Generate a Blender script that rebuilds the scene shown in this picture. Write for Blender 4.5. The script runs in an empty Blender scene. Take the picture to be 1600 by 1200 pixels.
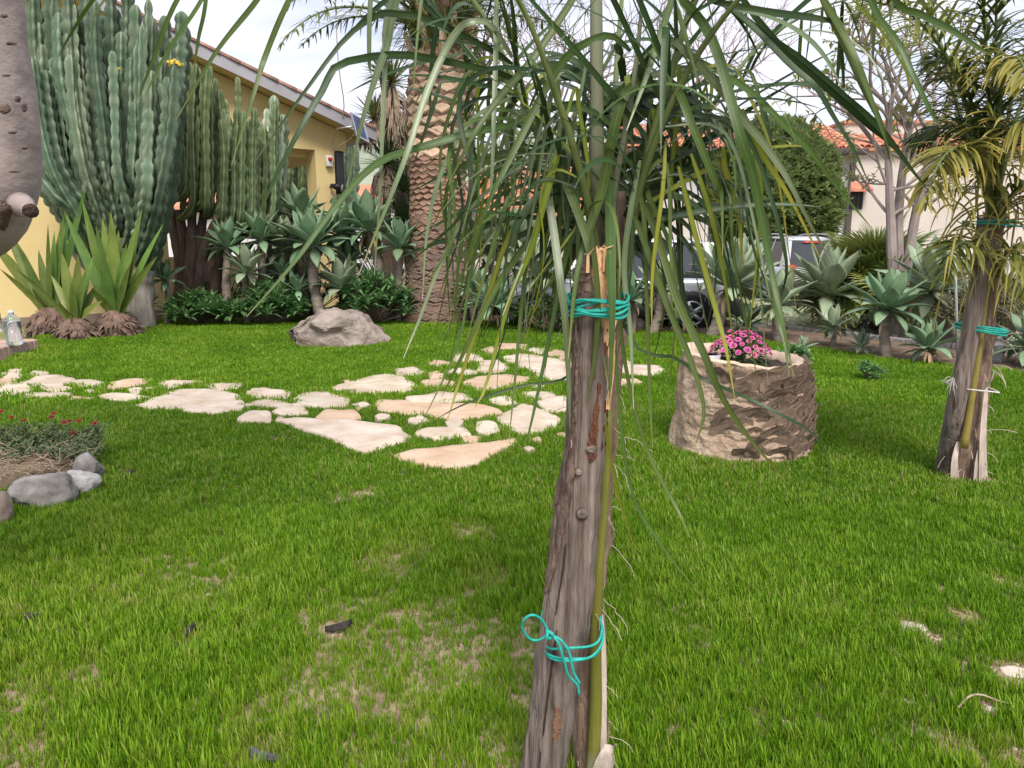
import bpy, bmesh, math, random
import numpy as np
from mathutils import Vector, Matrix, noise

random.seed(11)
rng = np.random.default_rng(5)
R = math.radians
scene = bpy.context.scene
col = scene.collection

# ------------------------------------------------------------------ camera
FPX, HOR, CAMH = 1208.0, 378.0, 1.5
PITCH = math.atan((600 - HOR) / FPX)
cam_d = bpy.data.cameras.new('camera')
cam_d.sensor_width = 36
cam_d.lens = 36 * FPX / 1600
cam_d.clip_start = 0.05
cam_d.clip_end = 5000
cam = bpy.data.objects.new('camera', cam_d)
col.objects.link(cam)
cam.location = (0, 0, CAMH)
cam.rotation_euler = (math.pi / 2 - PITCH, 0, 0)
scene.camera = cam

# ------------------------------------------------------------------ sky, sun, exposure
SUN_DIR = Vector((0.12, -0.70, 0.92)).normalized()      # towards the sun, behind thin cloud
world = bpy.data.worlds.new('World')
scene.world = world
world.use_nodes = True
wt = world.node_tree
wt.nodes.clear()
wo = wt.nodes.new('ShaderNodeOutputWorld')
wb = wt.nodes.new('ShaderNodeBackground')
wb.inputs['Strength'].default_value = 0.10
sky = wt.nodes.new('ShaderNodeTexSky')
sky.sky_type = 'NISHITA'
sky.sun_disc = False
sky.sun_elevation = math.asin(SUN_DIR.z)
sky.sun_rotation = math.atan2(SUN_DIR.x, SUN_DIR.y)
sky.dust_density = 2.0
tc = wt.nodes.new('ShaderNodeTexCoord')
mp = wt.nodes.new('ShaderNodeMapping')
mp.inputs['Scale'].default_value = (1.2, 1.2, 5.0)
nz = wt.nodes.new('ShaderNodeTexNoise')
nz.inputs['Scale'].default_value = 2.0
nz.inputs['Detail'].default_value = 6
nz.inputs['Roughness'].default_value = 0.55
cr = wt.nodes.new('ShaderNodeValToRGB')
cr.color_ramp.elements[0].position = 0.36
cr.color_ramp.elements[0].color = (0.62, 0.62, 0.62, 1)
cr.color_ramp.elements[1].position = 0.60
cr.color_ramp.elements[1].color = (0.97, 0.97, 0.97, 1)
cc = wt.nodes.new('ShaderNodeValToRGB')
cc.color_ramp.elements[0].position = 0.35
cc.color_ramp.elements[0].color = (5.6, 6.0, 7.4, 1)
cc.color_ramp.elements[1].position = 0.68
cc.color_ramp.elements[1].color = (7.6, 7.3, 7.9, 1)
mx = wt.nodes.new('ShaderNodeMix')
mx.data_type = 'RGBA'
L = wt.links.new
L(tc.outputs['Generated'], mp.inputs['Vector'])
L(mp.outputs[0], nz.inputs['Vector'])
L(nz.outputs['Fac'], cr.inputs[0])
L(nz.outputs['Fac'], cc.inputs[0])
L(cr.outputs[0], mx.inputs['Factor'])
L(sky.outputs[0], mx.inputs['A'])
L(cc.outputs[0], mx.inputs['B'])
L(mx.outputs['Result'], wb.inputs['Color'])
L(wb.outputs[0], wo.inputs['Surface'])

sun_d = bpy.data.lights.new('sun', 'SUN')
sun_d.energy = 2.7
sun_d.angle = R(24)
sun_d.color = (1.0, 0.93, 0.84)
sun = bpy.data.objects.new('sun', sun_d)
col.objects.link(sun)
sun.rotation_euler = SUN_DIR.to_track_quat('Z', 'Y').to_euler()
sun.location = (0, -5, 20)

scene.view_settings.view_transform = 'Standard'
scene.view_settings.look = 'None'
scene.view_settings.exposure = 0.75
scene.view_settings.gamma = 1
scene.render.engine = 'CYCLES'
scene.cycles.use_denoising = True
scene.cycles.max_bounces = 8
scene.cycles.transparent_max_bounces = 8

# ------------------------------------------------------------------ layout helpers: a pixel of the survey picture -> a place in the garden
CP, SP = math.cos(PITCH), math.sin(PITCH)
def ray(x, y):
    u, v = (x - 800) / FPX, (600 - y) / FPX
    return Vector((u, CP + v * SP, -SP + v * CP))
def at(x, y, Y):
    d = ray(x, y)
    return Vector((0, 0, CAMH)) + d * (Y / d.y)
def G(x, y, z=0.0):
    d = ray(x, y)
    return Vector((0, 0, CAMH)) + d * ((z - CAMH) / d.z)
def mpp(Y):
    return Y / FPX

# ------------------------------------------------------------------ object helpers
def tag(o, label=None, cat=None, group=None, kind=None):
    if label: o['label'] = label
    if cat: o['category'] = cat
    if group: o['group'] = group
    if kind: o['kind'] = kind
    return o
def empty(name, loc, rz=0.0, label=None, cat=None, group=None, kind=None):
    o = bpy.data.objects.new(name, None)
    o.empty_display_size = 0.1
    o.location = loc
    o.rotation_euler = (0, 0, rz)
    col.objects.link(o)
    return tag(o, label, cat, group, kind)
def make_mesh(name, V, F, mat, smooth=True, t=None):
    me = bpy.data.meshes.new(name)
    V = np.asarray(V, dtype=np.float32).reshape(-1, 3)
    me.from_pydata(V.tolist(), [], F if isinstance(F, list) else F.tolist())
    if smooth:
        me.polygons.foreach_set('use_smooth', np.ones(len(me.polygons), dtype=bool))
    if t is not None:
        a = me.attributes.new('t', 'FLOAT', 'POINT')
        a.data.foreach_set('value', np.asarray(t, dtype=np.float32))
    if mat is not None:
        me.materials.append(mat)
    me.update()
    return me
def root_offset(o):
    v = Vector((0, 0, 0))
    while o is not None:
        v += o.location
        o = o.parent
    return v
def link(name, me, parent=None, loc=None):
    o = bpy.data.objects.new(name, me)
    if parent is not None: o.parent = parent
    if loc is not None: o.location = loc
    col.objects.link(o)
    return o
def part(name, V, F, mat, parent=None, smooth=True, t=None, local=False):
    """one mesh object; world coordinates unless local"""
    V = np.asarray(V, dtype=np.float64).reshape(-1, 3)
    if parent is not None and not local:
        V = V - np.array(root_offset(parent))
    return link(name, make_mesh(name, V, F, mat, smooth, t), parent)
def thing1(name, V, F, mat, label, cat, group=None, kind=None, smooth=True, t=None):
    """a top-level thing that is one mesh, with its origin at its base"""
    V = np.asarray(V, dtype=np.float64).reshape(-1, 3)
    b = np.array([V[:, 0].mean(), V[:, 1].mean(), V[:, 2].min()])
    o = link(name, make_mesh(name, V - b, F, mat, smooth, t), None, b)
    return tag(o, label, cat, group, kind)

class MB:
    """collects pieces of ONE part"""
    def __init__(s): s.V, s.F, s.T = [], [], []
    def add(s, V, F, t=None):
        n = len(s.V)
        s.V.extend([tuple(v) for v in V])
        s.F.extend([[i + n for i in f] for f in F])
        s.T.extend(t if t is not None else [0.0] * len(V))
        return s
    def box(s, lo, hi, M=None):
        V, F = box(lo, hi)
        if M is not None: V = [M @ Vector(v) for v in V]
        return s.add(V, F)
    def build(s, name, mat, parent=None, smooth=False, local=False):
        return part(name, s.V, s.F, mat, parent, smooth, s.T, local)
def box(lo, hi):
    a, b = lo, hi
    V = [(x, y, z) for z in (a[2], b[2]) for y in (a[1], b[1]) for x in (a[0], b[0])]
    F = [[0, 2, 3, 1], [4, 5, 7, 6], [0, 1, 5, 4], [2, 6, 7, 3], [0, 4, 6, 2], [1, 3, 7, 5]]
    return V, F
def bevel_box(lo, hi, b=0.02, seg=2):
    bm = bmesh.new()
    V, F = box(lo, hi)
    vs = [bm.verts.new(v) for v in V]
    for f in F: bm.faces.new([vs[i] for i in f])
    bm.normal_update()
    bmesh.ops.bevel(bm, geom=bm.edges[:], offset=b, segments=seg, profile=0.5, affect='EDGES')
    return bm_vf(bm)
def bm_vf(bm):
    bm.verts.index_update()
    V = [tuple(v.co) for v in bm.verts]
    F = [[v.index for v in f.verts] for f in bm.faces]
    bm.free()
    return V, F
def fbm(p, s=1.0, o=3):
    return noise.fractal(Vector(p) * s, 1.0, 2.0, o)
def smooth_path(pts, n):
    """Catmull-Rom through pts, n points, any dimension"""
    P = np.asarray([tuple(p) for p in pts], float)
    if len(P) == 2:
        return np.array([P[0] + (P[1] - P[0]) * i / (n - 1) for i in range(n)])
    E = np.vstack([2 * P[0] - P[1], P, 2 * P[-1] - P[-2]])
    out = []
    m = len(P) - 1
    for i in range(n):
        s = i / (n - 1) * m
        k = min(int(s), m - 1)
        f = s - k
        a, b, c, d = E[k], E[k + 1], E[k + 2], E[k + 3]
        out.append(0.5 * ((2 * b) + (c - a) * f + (2 * a - 5 * b + 4 * c - d) * f * f + (3 * b - a - 3 * c + d) * f ** 3))
    return np.array(out)
def frames(P):
    """parallel-transported frames along a path"""
    P = np.asarray(P, float)
    T = np.gradient(P, axis=0)
    T /= np.linalg.norm(T, axis=1)[:, None] + 1e-9
    up = np.array([0, 0, 1.0]) if abs(T[0][2]) < 0.9 else np.array([0, -1.0, 0])
    A = np.cross(T[0], up); A /= np.linalg.norm(A)
    As, Bs = [], []
    for t in T:
        A = A - t * A.dot(t); A /= np.linalg.norm(A) + 1e-9
        As.append(A); Bs.append(np.cross(t, A))
    return T, np.array(As), np.array(Bs)
def tube(P, r, n=10, cap=True, prof=None, wob=0.0, ws=6.0):
    """swept tube; r a number or one per point; prof(angle, i) multiplies the radius"""
    P = np.asarray([tuple(p) for p in P], float)
    m = len(P)
    r = np.full(m, r, float) if np.isscalar(r) else np.asarray(r, float)
    T, A, B = frames(P)
    V, F, t = [], [], []
    for i in range(m):
        for k in range(n):
            a = 2 * math.pi * k / n
            q = r[i] * (prof(a, i) if prof else 1.0)
            d = A[i] * math.cos(a) + B[i] * math.sin(a)
            if wob:
                q *= 1 + wob * fbm(P[i] + d * r[i], ws)
            V.append(P[i] + d * q); t.append(i / (m - 1))
    for i in range(m - 1):
        for k in range(n):
            k2 = (k + 1) % n
            F.append([i * n + k, i * n + k2, (i + 1) * n + k2, (i + 1) * n + k])
    if cap:
        F.append(list(range(n))[::-1]); F.append([(m - 1) * n + k for k in range(n)])
    return V, F, t
def ribbon(P, W, S, fold=0.25, thick=0.0):
    """folded leaf blade: three points across, side vectors S (per point), V fold"""
    P = np.asarray(P, float); m = len(P)
    T = np.gradient(P, axis=0); T /= np.linalg.norm(T, axis=1)[:, None] + 1e-9
    S = np.asarray(S, float)
    S = S - T * (S * T).sum(1)[:, None]; S /= np.linalg.norm(S, axis=1)[:, None] + 1e-9
    N = np.cross(S, T)
    W = np.asarray(W)[:, None] * 0.5
    a = P - S * W + N * W * fold; b = P; c = P + S * W + N * W * fold
    V = np.stack([a, b, c], 1).reshape(-1, 3)
    F = []
    for i in range(m - 1):
        q = i * 3
        F.append([q, q + 1, q + 4, q + 3]); F.append([q + 1, q + 2, q + 5, q + 4])
    t = np.repeat(np.linspace(0, 1, m), 3)
    return V.tolist(), F, t.tolist()
def in_poly(px, py, poly):
    c = np.zeros(len(px), bool)
    j = len(poly) - 1
    for i in range(len(poly)):
        xi, yi, xj, yj = poly[i][0], poly[i][1], poly[j][0], poly[j][1]
        k = ((yi > py) != (yj > py)) & (px < (xj - xi) * (py - yi) / (yj - yi + 1e-12) + xi)
        c ^= k
        j = i
    return c

# ------------------------------------------------------------------ materials
MATS = {}
def M(name, c1, c2=None, scale=8, rough=0.75, bump=0.25, bscale=None, stretch=(1, 1, 1), trans=0.0, vary=0.0, spec=0.3, c3=None,
      hue=0.0, tramp=None, veins=False, detail=6, metal=0.0, bdist=0.02, coat=0.0):
    """procedural material: noise ramp c1>c2(>c3), per-object variation, optional ramp along attribute t, fine bump, translucency"""
    m = bpy.data.materials.new(name); m.use_nodes = True
    nt = m.node_tree; N = nt.nodes; K = nt.links.new
    bs = N['Principled BSDF']; out = N['Material Output']
    bs.inputs['Roughness'].default_value = rough
    bs.inputs['Specular IOR Level'].default_value = spec
    bs.inputs['Metallic'].default_value = metal
    bs.inputs['Coat Weight'].default_value = coat
    c2 = c2 or tuple(min(1, v * 1.25) for v in c1)
    tx = N.new('ShaderNodeTexCoord'); mp = N.new('ShaderNodeMapping')
    oi = N.new('ShaderNodeObjectInfo')
    mul = N.new('ShaderNodeVectorMath'); mul.operation = 'SCALE'; mul.inputs[0].default_value = (13.1, 7.7, 5.3)
    K(oi.outputs['Random'], mul.inputs['Scale']); K(mul.outputs[0], mp.inputs['Location'])
    mp.inputs['Scale'].default_value = stretch
    K(tx.outputs['Object'], mp.inputs['Vector'])
    nz = N.new('ShaderNodeTexNoise'); nz.inputs['Scale'].default_value = scale; nz.inputs['Detail'].default_value = detail
    nz.inputs['Roughness'].default_value = 0.62
    K(mp.outputs[0], nz.inputs['Vector'])
    rp = N.new('ShaderNodeValToRGB'); e = rp.color_ramp.elements
    e[0].position, e[1].position = 0.33, 0.67
    e[0].color = (*c1, 1); e[1].color = (*c2, 1)
    if c3:
        q = e.new(0.80); q.color = (*c3, 1)
    K(nz.outputs['Fac'], rp.inputs[0])
    cur = rp.outputs[0]
    if tramp:
        at_ = N.new('ShaderNodeAttribute'); at_.attribute_name = 't'
        tr = N.new('ShaderNodeValToRGB'); te = tr.color_ramp.elements
        te[0].position = tramp[0][0]; te[0].color = (*tramp[0][1], 1)
        te[1].position = tramp[1][0]; te[1].color = (*tramp[1][1], 1)
        for p_, c_ in tramp[2:]:
            q = te.new(p_); q.color = (*c_, 1)
        K(at_.outputs['Fac'], tr.inputs[0])
        mm = N.new('ShaderNodeMix'); mm.data_type = 'RGBA'; mm.blend_type = 'MULTIPLY'; mm.inputs['Factor'].default_value = 1
        K(cur, mm.inputs['A']); K(tr.outputs[0], mm.inputs['B']); cur = mm.outputs['Result']
    if veins:
        sa = N.new('ShaderNodeAttribute'); sa.attribute_name = 's'
        m1 = N.new('ShaderNodeMath'); m1.operation = 'MULTIPLY'; m1.inputs[1].default_value = 26.0
        m2_ = N.new('ShaderNodeMath'); m2_.operation = 'SINE'
        m3_ = N.new('ShaderNodeMath'); m3_.operation = 'MULTIPLY_ADD'; m3_.inputs[1].default_value = 0.09; m3_.inputs[2].default_value = 1.0
        ab = N.new('ShaderNodeMath'); ab.operation = 'ABSOLUTE'
        rb = N.new('ShaderNodeMapRange'); rb.inputs['From Min'].default_value = 0.05; rb.inputs['From Max'].default_value = 0.20
        rb.inputs['To Min'].default_value = 1.45; rb.inputs['To Max'].default_value = 1.0
        mv = N.new('ShaderNodeMath'); mv.operation = 'MULTIPLY'
        K(sa.outputs['Fac'], m1.inputs[0]); K(m1.outputs[0], m2_.inputs[0]); K(m2_.outputs[0], m3_.inputs[0])
        K(sa.outputs['Fac'], ab.inputs[0]); K(ab.outputs[0], rb.inputs['Value'])
        K(m3_.outputs[0], mv.inputs[0]); K(rb.outputs[0], mv.inputs[1])
        vm = N.new('ShaderNodeVectorMath'); vm.operation = 'SCALE'
        K(cur, vm.inputs[0]); K(mv.outputs[0], vm.inputs['Scale']); cur = vm.outputs[0]
    if vary or hue:
        hs = N.new('ShaderNodeHueSaturation')
        mr = N.new('ShaderNodeMapRange'); mr.inputs['To Min'].default_value = 1 - vary; mr.inputs['To Max'].default_value = 1 + vary
        K(oi.outputs['Random'], mr.inputs['Value']); K(mr.outputs[0], hs.inputs['Value'])
        if hue:
            m2 = N.new('ShaderNodeMath'); m2.operation = 'MULTIPLY'; m2.inputs[1].default_value = 7.31
            m3 = N.new('ShaderNodeMath'); m3.operation = 'FRACT'
            m4 = N.new('ShaderNodeMapRange'); m4.inputs['To Min'].default_value = 0.5 - hue; m4.inputs['To Max'].default_value = 0.5 + hue
            K(oi.outputs['Random'], m2.inputs[0]); K(m2.outputs[0], m3.inputs[0]); K(m3.outputs[0], m4.inputs['Value']); K(m4.outputs[0], hs.inputs['Hue'])
        K(cur, hs.inputs['Color']); cur = hs.outputs[0]
    K(cur, bs.inputs['Base Color'])
    if bump:
        nb = N.new('ShaderNodeTexNoise'); nb.inputs['Scale'].default_value = bscale or scale * 4; nb.inputs['Detail'].default_value = 5
        K(mp.outputs[0], nb.inputs['Vector'])
        bp = N.new('ShaderNodeBump'); bp.inputs['Strength'].default_value = bump; bp.inputs['Distance'].default_value = bdist
        K(nb.outputs['Fac'], bp.inputs['Height']); K(bp.outputs[0], bs.inputs['Normal'])
    if trans:
        tl = N.new('ShaderNodeBsdfTranslucent'); ms = N.new('ShaderNodeMixShader'); ms.inputs[0].default_value = trans
        K(cur, tl.inputs['Color']); K(bs.outputs[0], ms.inputs[1]); K(tl.outputs[0], ms.inputs[2]); K(ms.outputs[0], out.inputs['Surface'])
    MATS[name] = m
    return m
def glass_mat(name, tint=(1, 1, 1), rough=0.02, ior=1.45):
    m = bpy.data.materials.new(name); m.use_nodes = True
    b = m.node_tree.nodes['Principled BSDF']
    b.inputs['Base Color'].default_value = (*tint, 1); b.inputs['Roughness'].default_value = rough
    b.inputs['Transmission Weight'].default_value = 1.0; b.inputs['IOR'].default_value = ior
    return m
# ================================================================== ground, lawn, beds
m_soil = M('sandy_soil', (0.17, 0.12, 0.075), (0.37, 0.285, 0.20), scale=9.0, rough=0.95, bump=0.6, bscale=60, bdist=0.01)
m_bed = M('bed_earth', (0.10, 0.070, 0.048), (0.22, 0.16, 0.11), scale=6.0, rough=0.95, bump=0.8, bscale=40, bdist=0.02)
m_yard = M('yard_ground', (0.25, 0.22, 0.13), (0.16, 0.19, 0.06), scale=0.9, rough=0.95, bump=0.5, bscale=30)
m_hill = M('hill_scrub', (0.20, 0.24, 0.17), (0.30, 0.32, 0.24), scale=0.03, rough=1.0, bump=0)  # pale sage: mild distance haze is put into the colour

# one sheet to the horizon
V, F = [], []
NG = 60
ext = np.sign(np.linspace(-1, 1, NG)) * np.abs(np.linspace(-1, 1, NG)) ** 2.4 * 1500
for y in ext:
    for x in ext:
        V.append((x, y + 10, -0.02))
for j in range(NG - 1):
    for i in range(NG - 1):
        F.append([j * NG + i, j * NG + i + 1, (j + 1) * NG + i + 1, (j + 1) * NG + i])
tag(part('ground', V, F, m_yard), kind='structure')

# hills behind the houses
def hill(name, x0, x1, Y, hfun, seed):
    V, F = [], []
    nx, ny = 70, 14
    for j in range(ny):
        for i in range(nx):
            x = x0 + (x1 - x0) * i / (nx - 1)
            y = Y + 150 * j / (ny - 1)
            z = hfun(x) * math.sin(math.pi * 0.5 * j / (ny - 1)) + 5 * fbm((x * .02, y * .02, seed), 1) * j / ny
            V.append((x, y, z - 1))
    for j in range(ny - 1):
        for i in range(nx - 1):
            F.append([j * nx + i, j * nx + i + 1, (j + 1) * nx + i + 1, (j + 1) * nx + i])
    tag(part(name, V, F, m_hill), kind='structure')
hill('hill', -420, 260, 330, lambda x: 54 + 10 * math.sin(x * 0.013 + 1) + 5 * math.sin(x * .05), 3.1)
hill('hill', 150, 560, 420, lambda x: 40 + 10 * math.sin(x * 0.011), 8.2)

# the lawn outline on the ground (far edge follows the beds)
far_edge = [(-700, 640), (-200, 588), (0, 573), (62, 545), (66, 524), (215, 503), (330, 490), (450, 488), (560, 491), (640, 503),
            (735, 506), (850, 503), (960, 513), (1080, 524), (1180, 534), (1290, 548), (1400, 565), (1500, 575), (1600, 585), (1900, 612), (2300, 640)]
lawn_poly = [G(*p) for p in far_edge] + [Vector((9, -1.5, 0)), Vector((-9, -1.5, 0))]
def sheet(name, poly, z, mat, kind='structure'):
    V = [(p[0], p[1], z) for p in poly]
    bm = bmesh.new()
    f = bm.faces.new([bm.verts.new(v) for v in V])
    bmesh.ops.triangulate(bm, faces=[f])
    V, F = bm_vf(bm)
    return tag(part(name, V, F, mat, smooth=False), kind=kind)
sheet('lawn', lawn_poly, 0.0, m_soil)

# planting beds: dark earth, slightly mounded, behind the lawn
def bed(name, front, back):
    V, F = [], []
    n, m = 40, 8
    A, B = smooth_path(front, n), smooth_path(back, n)
    for i in range(n):
        for j in range(m):
            f = j / (m - 1)
            p = A[i] * (1 - f) + B[i] * f
            V.append((p[0], p[1], 0.006 + 0.06 * math.sin(math.pi * min(1, f * 2) * .5) + 0.025 * fbm((p[0], p[1], 2), 2.2)))
    for i in range(n - 1):
        for j in range(m - 1):
            F.append([i * m + j, (i + 1) * m + j, (i + 1) * m + j + 1, i * m + j + 1])
    return tag(part(name, V, F, m_bed), kind='structure')
bed('planting_bed_left', [G(215, 504), G(330, 491), G(450, 489), G(560, 492), G(640, 504), G(735, 507), G(850, 504)],
    [G(215, 480), G(330, 462), G(450, 455), G(560, 455), G(640, 460), G(735, 462), G(850, 465)])
bed('planting_bed_right', [G(850, 504), G(960, 514), G(1080, 525), G(1180, 535), G(1290, 549), G(1400, 566), G(1500, 576), G(1600, 586), G(1900, 613)],
    [G(850, 468), G(960, 490), G(1080, 505), G(1180, 515), G(1290, 527), G(1400, 541), G(1500, 552), G(1600, 562), G(1900, 585)])

# kerb of concrete blocks along the back of the bed
m_kerb = M('kerb_concrete', (0.30, 0.27, 0.25), (0.44, 0.40, 0.37), scale=9, bump=0.4)
kerb = empty('kerb', G(1290, 530), kind='structure')
path_k = smooth_path([G(1080, 504), G(1180, 514), G(1290, 526), G(1400, 540), G(1500, 551), G(1600, 561), G(1900, 584)], 26)
for i in range(25):
    a, b = Vector(path_k[i]), Vector(path_k[i + 1])
    d = (b - a); ln = d.length; d.normalize(); s = Vector((-d.y, d.x, 0))
    mb = MB()
    V, F = bevel_box((0.006, 0, -0.05), (ln - 0.006, 0.12, 0.11 + 0.01 * random.random()), 0.012, 1)
    mb.add([a + d * v[0] + s * v[1] + Vector((0, 0, v[2])) for v in V], F)
    mb.build('kerb_block', m_kerb, kerb)

# ------------------------------------------------------------------ stepping stones
m_stone = M('pale_limestone', (0.38, 0.30, 0.215), (0.56, 0.49, 0.405), scale=3.4, rough=0.8, bump=0.9, bscale=11, vary=0.12, detail=10, c3=(0.50, 0.38, 0.28), bdist=0.02, hue=0.012)
m_stone2 = M('peach_limestone', (0.42, 0.29, 0.19), (0.53, 0.40, 0.29), scale=3.4, rough=0.8, bump=0.9, bscale=11, vary=0.12, detail=10, c3=(0.56, 0.48, 0.41), bdist=0.02)
def c2(u, v): return (350 + u / 2.6667, 500 + v / 2.6667)
def c1(u, v): return (u / 4.0, 560 + v / 4.0)
big2 = [[(455,280),(520,258),(600,235),(680,226),(740,236),(800,270),(760,292),(700,305),(620,312),(540,300),(480,292)],
 [(250,420),(300,407),(420,410),(600,425),(720,440),(755,475),(745,495),(680,515),(600,540),(540,530),(430,480),(330,450)],
 [(705,560),(800,538),(900,530),(1060,515),(1190,490),(1210,505),(1120,550),(1060,590),(980,607),(860,600),(780,578)],
 [(630,355),(660,335),(760,332),(900,345),(1060,350),(1130,372),(1145,390),(1080,400),(950,410),(860,395),(750,385),(660,375)],
 [(1135,405),(1200,370),(1250,352),(1300,362),(1360,390),(1400,412),(1370,440),(1300,465),(1240,470),(1180,440)],
 [(1000,255),(1060,235),(1140,226),(1230,232),(1270,245),(1230,270),(1150,285),(1070,292),(1030,275)],
 [(1165,155),(1220,140),(1300,150),(1400,165),(1440,190),(1440,250),(1340,250),(1280,210),(1200,180)],
 [(295,325),(340,300),(400,297),(470,312),(520,325),(500,355),(430,360),(360,355),(320,345)],
 [(100,300),(150,283),(230,290),(275,300),(260,325),(180,325),(120,320)]]
big1 = [[(870,290),(960,250),(1060,210),(1120,193),(1300,197),(1480,215),(1500,260),(1495,310),(1350,330),(1200,325),(1050,305),(940,305)],
 [(0,95),(60,60),(140,60),(150,110),(100,130),(30,120)], [(135,150),(250,115),(370,100),(465,125),(440,150),(340,162),(200,160)],
 [(450,145),(520,127),(600,132),(655,150),(600,178),(500,170)], [(665,205),(690,150),(780,127),(900,125),(930,140),(880,165),(760,185)],
 [(1000,160),(1010,140),(1130,132),(1260,138),(1265,155),(1150,165),(1060,190)]]
small2 = [(775,211,60,16),(905,180,60,13),(1010,157,66,17),(1105,125,30,14),(1200,107,68,16),(1120,193,60,22),(995,213,60,12),(885,228,28,15),(890,262,60,19),
 (905,320,115,20),(580,350,35,9),(190,345,80,13),(130,398,80,21),(280,377,75,17),(310,353,35,8),(480,392,100,21),(235,412,18,10),(905,462,108,27),(1095,447,48,27),
 (1170,335,60,15),(1030,495,38,12),(965,427,36,20),(1310,312,70,15),(1385,345,75,30),(1300,128,40,14),(1390,140,40,14),(1480,200,60,25),(1500,300,50,18),
 (1730,205,85,24),(1675,258,55,14),(1640,180,60,12),(30,273,40,9), (660,402,30,8), (1090,408,26,10), (810,415,36,11)]
small1 = [(250,95,55,18),(340,178,90,22),(40,145,62,19),(90,190,112,30),(295,225,140,19),(500,240,90,15),(760,240,145,21),(850,200,42,16),(700,225,40,13),
 (560,205,32,10),(940,190,32,12),(1405,172,105,18),(1595,210,45,26),(-90,150,80,24),(-120,215,120,28),(-220,180,70,25)]
polys = [[c2(*p) for p in q] for q in big2] + [[c1(*p) for p in q] for q in big1]
peach = {2, 3, 5, 13}
for _ in range(64):      # small fillers between the slabs
    u_, v_ = random.uniform(60, 1420), random.uniform(130, 540)
    if v_ < 420 - u_ * .22 - 60 or v_ > 330 + u_ * .2: continue
    small2.append((u_, v_, random.uniform(12, 30), random.uniform(5, 10)))
for lst, fn in ((small2, c2), (small1, c1)):
    for (u, v, a, b) in lst:
        k = random.randint(4, 6); ph = random.random() * 6
        q = []
        for i in range(k):
            an = ph + 2 * math.pi * i / k + random.uniform(-.28, .28)
            rr = random.uniform(0.98, 1.32)
            q.append(fn(u + a * rr * math.cos(an), v + b * rr * math.sin(an)))
        mx_, my_ = sum(p[0] for p in q) / len(q), sum(p[1] for p in q) / len(q)
        if a <= 30 and any(in_poly(np.array([p[0] for p in q] + [mx_]), np.array([p[1] for p in q] + [my_]), P_).any() for P_ in polys): continue
        polys.append(q)
stone_path = empty('stone_path', G(600, 640), kind='structure')
stone_polys = []
for si, q in enumerate(polys):
    Z = 0.036 + random.uniform(-.006, .006)
    P = [G(x, y, Z) for x, y in q]
    c = sum(P, Vector()) / len(P)
    P = [np.array(p) for p in P]
    P.append(P[0])
    n = 34
    ring = smooth_path(P, n + 1)[:-1]
    C = np.array(c)
    # keep a part corner, part round outline, with chipped edge
    lin = []
    for i in range(n):
        s = i / n * (len(P) - 1); k = int(s); f = s - k
        lin.append(P[k] * (1 - f) + P[k + 1] * f)
    ring = 0.22 * ring + 0.78 * np.array(lin)
    for i in range(n):
        d = ring[i] - C
        ring[i] = C + d * (1.08 + 0.06 * fbm(ring[i], 4.0) + .03 * fbm(ring[i], 14.0))
    stone_polys.append([(C[0] + (p[0] - C[0]) * 0.985, C[1] + (p[1] - C[1]) * 0.985) for p in ring])
    V, F = [], []
    levels = [(1.0, -0.03), (1.01, 0.012), (0.985, Z - 0.006), (0.955, Z), (0.7, Z), (0.4, Z)]
    for sc_, z in levels:
        for p in ring:
            x, y = C[0] + (p[0] - C[0]) * sc_, C[1] + (p[1] - C[1]) * sc_
            zz = z + (0.016 * fbm((x, y, si), 4.5) if sc_ < 1 else 0)
            V.append((x, y, zz))
    V.append((C[0], C[1], Z + 0.004))
    m = len(levels)
    for l in range(m - 1):
        for i in range(n):
            j = (i + 1) % n
            F.append([l * n + i, l * n + j, (l + 1) * n + j, (l + 1) * n + i])
    for i in range(n):
        F.append([(m - 1) * n + i, (m - 1) * n + (i + 1) % n, m * n])
    mat = m_stone2 if (si in peach or (si > 14 and random.random() < .28)) else m_stone
    part('paving_stone', V, F, mat, stone_path)

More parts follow.
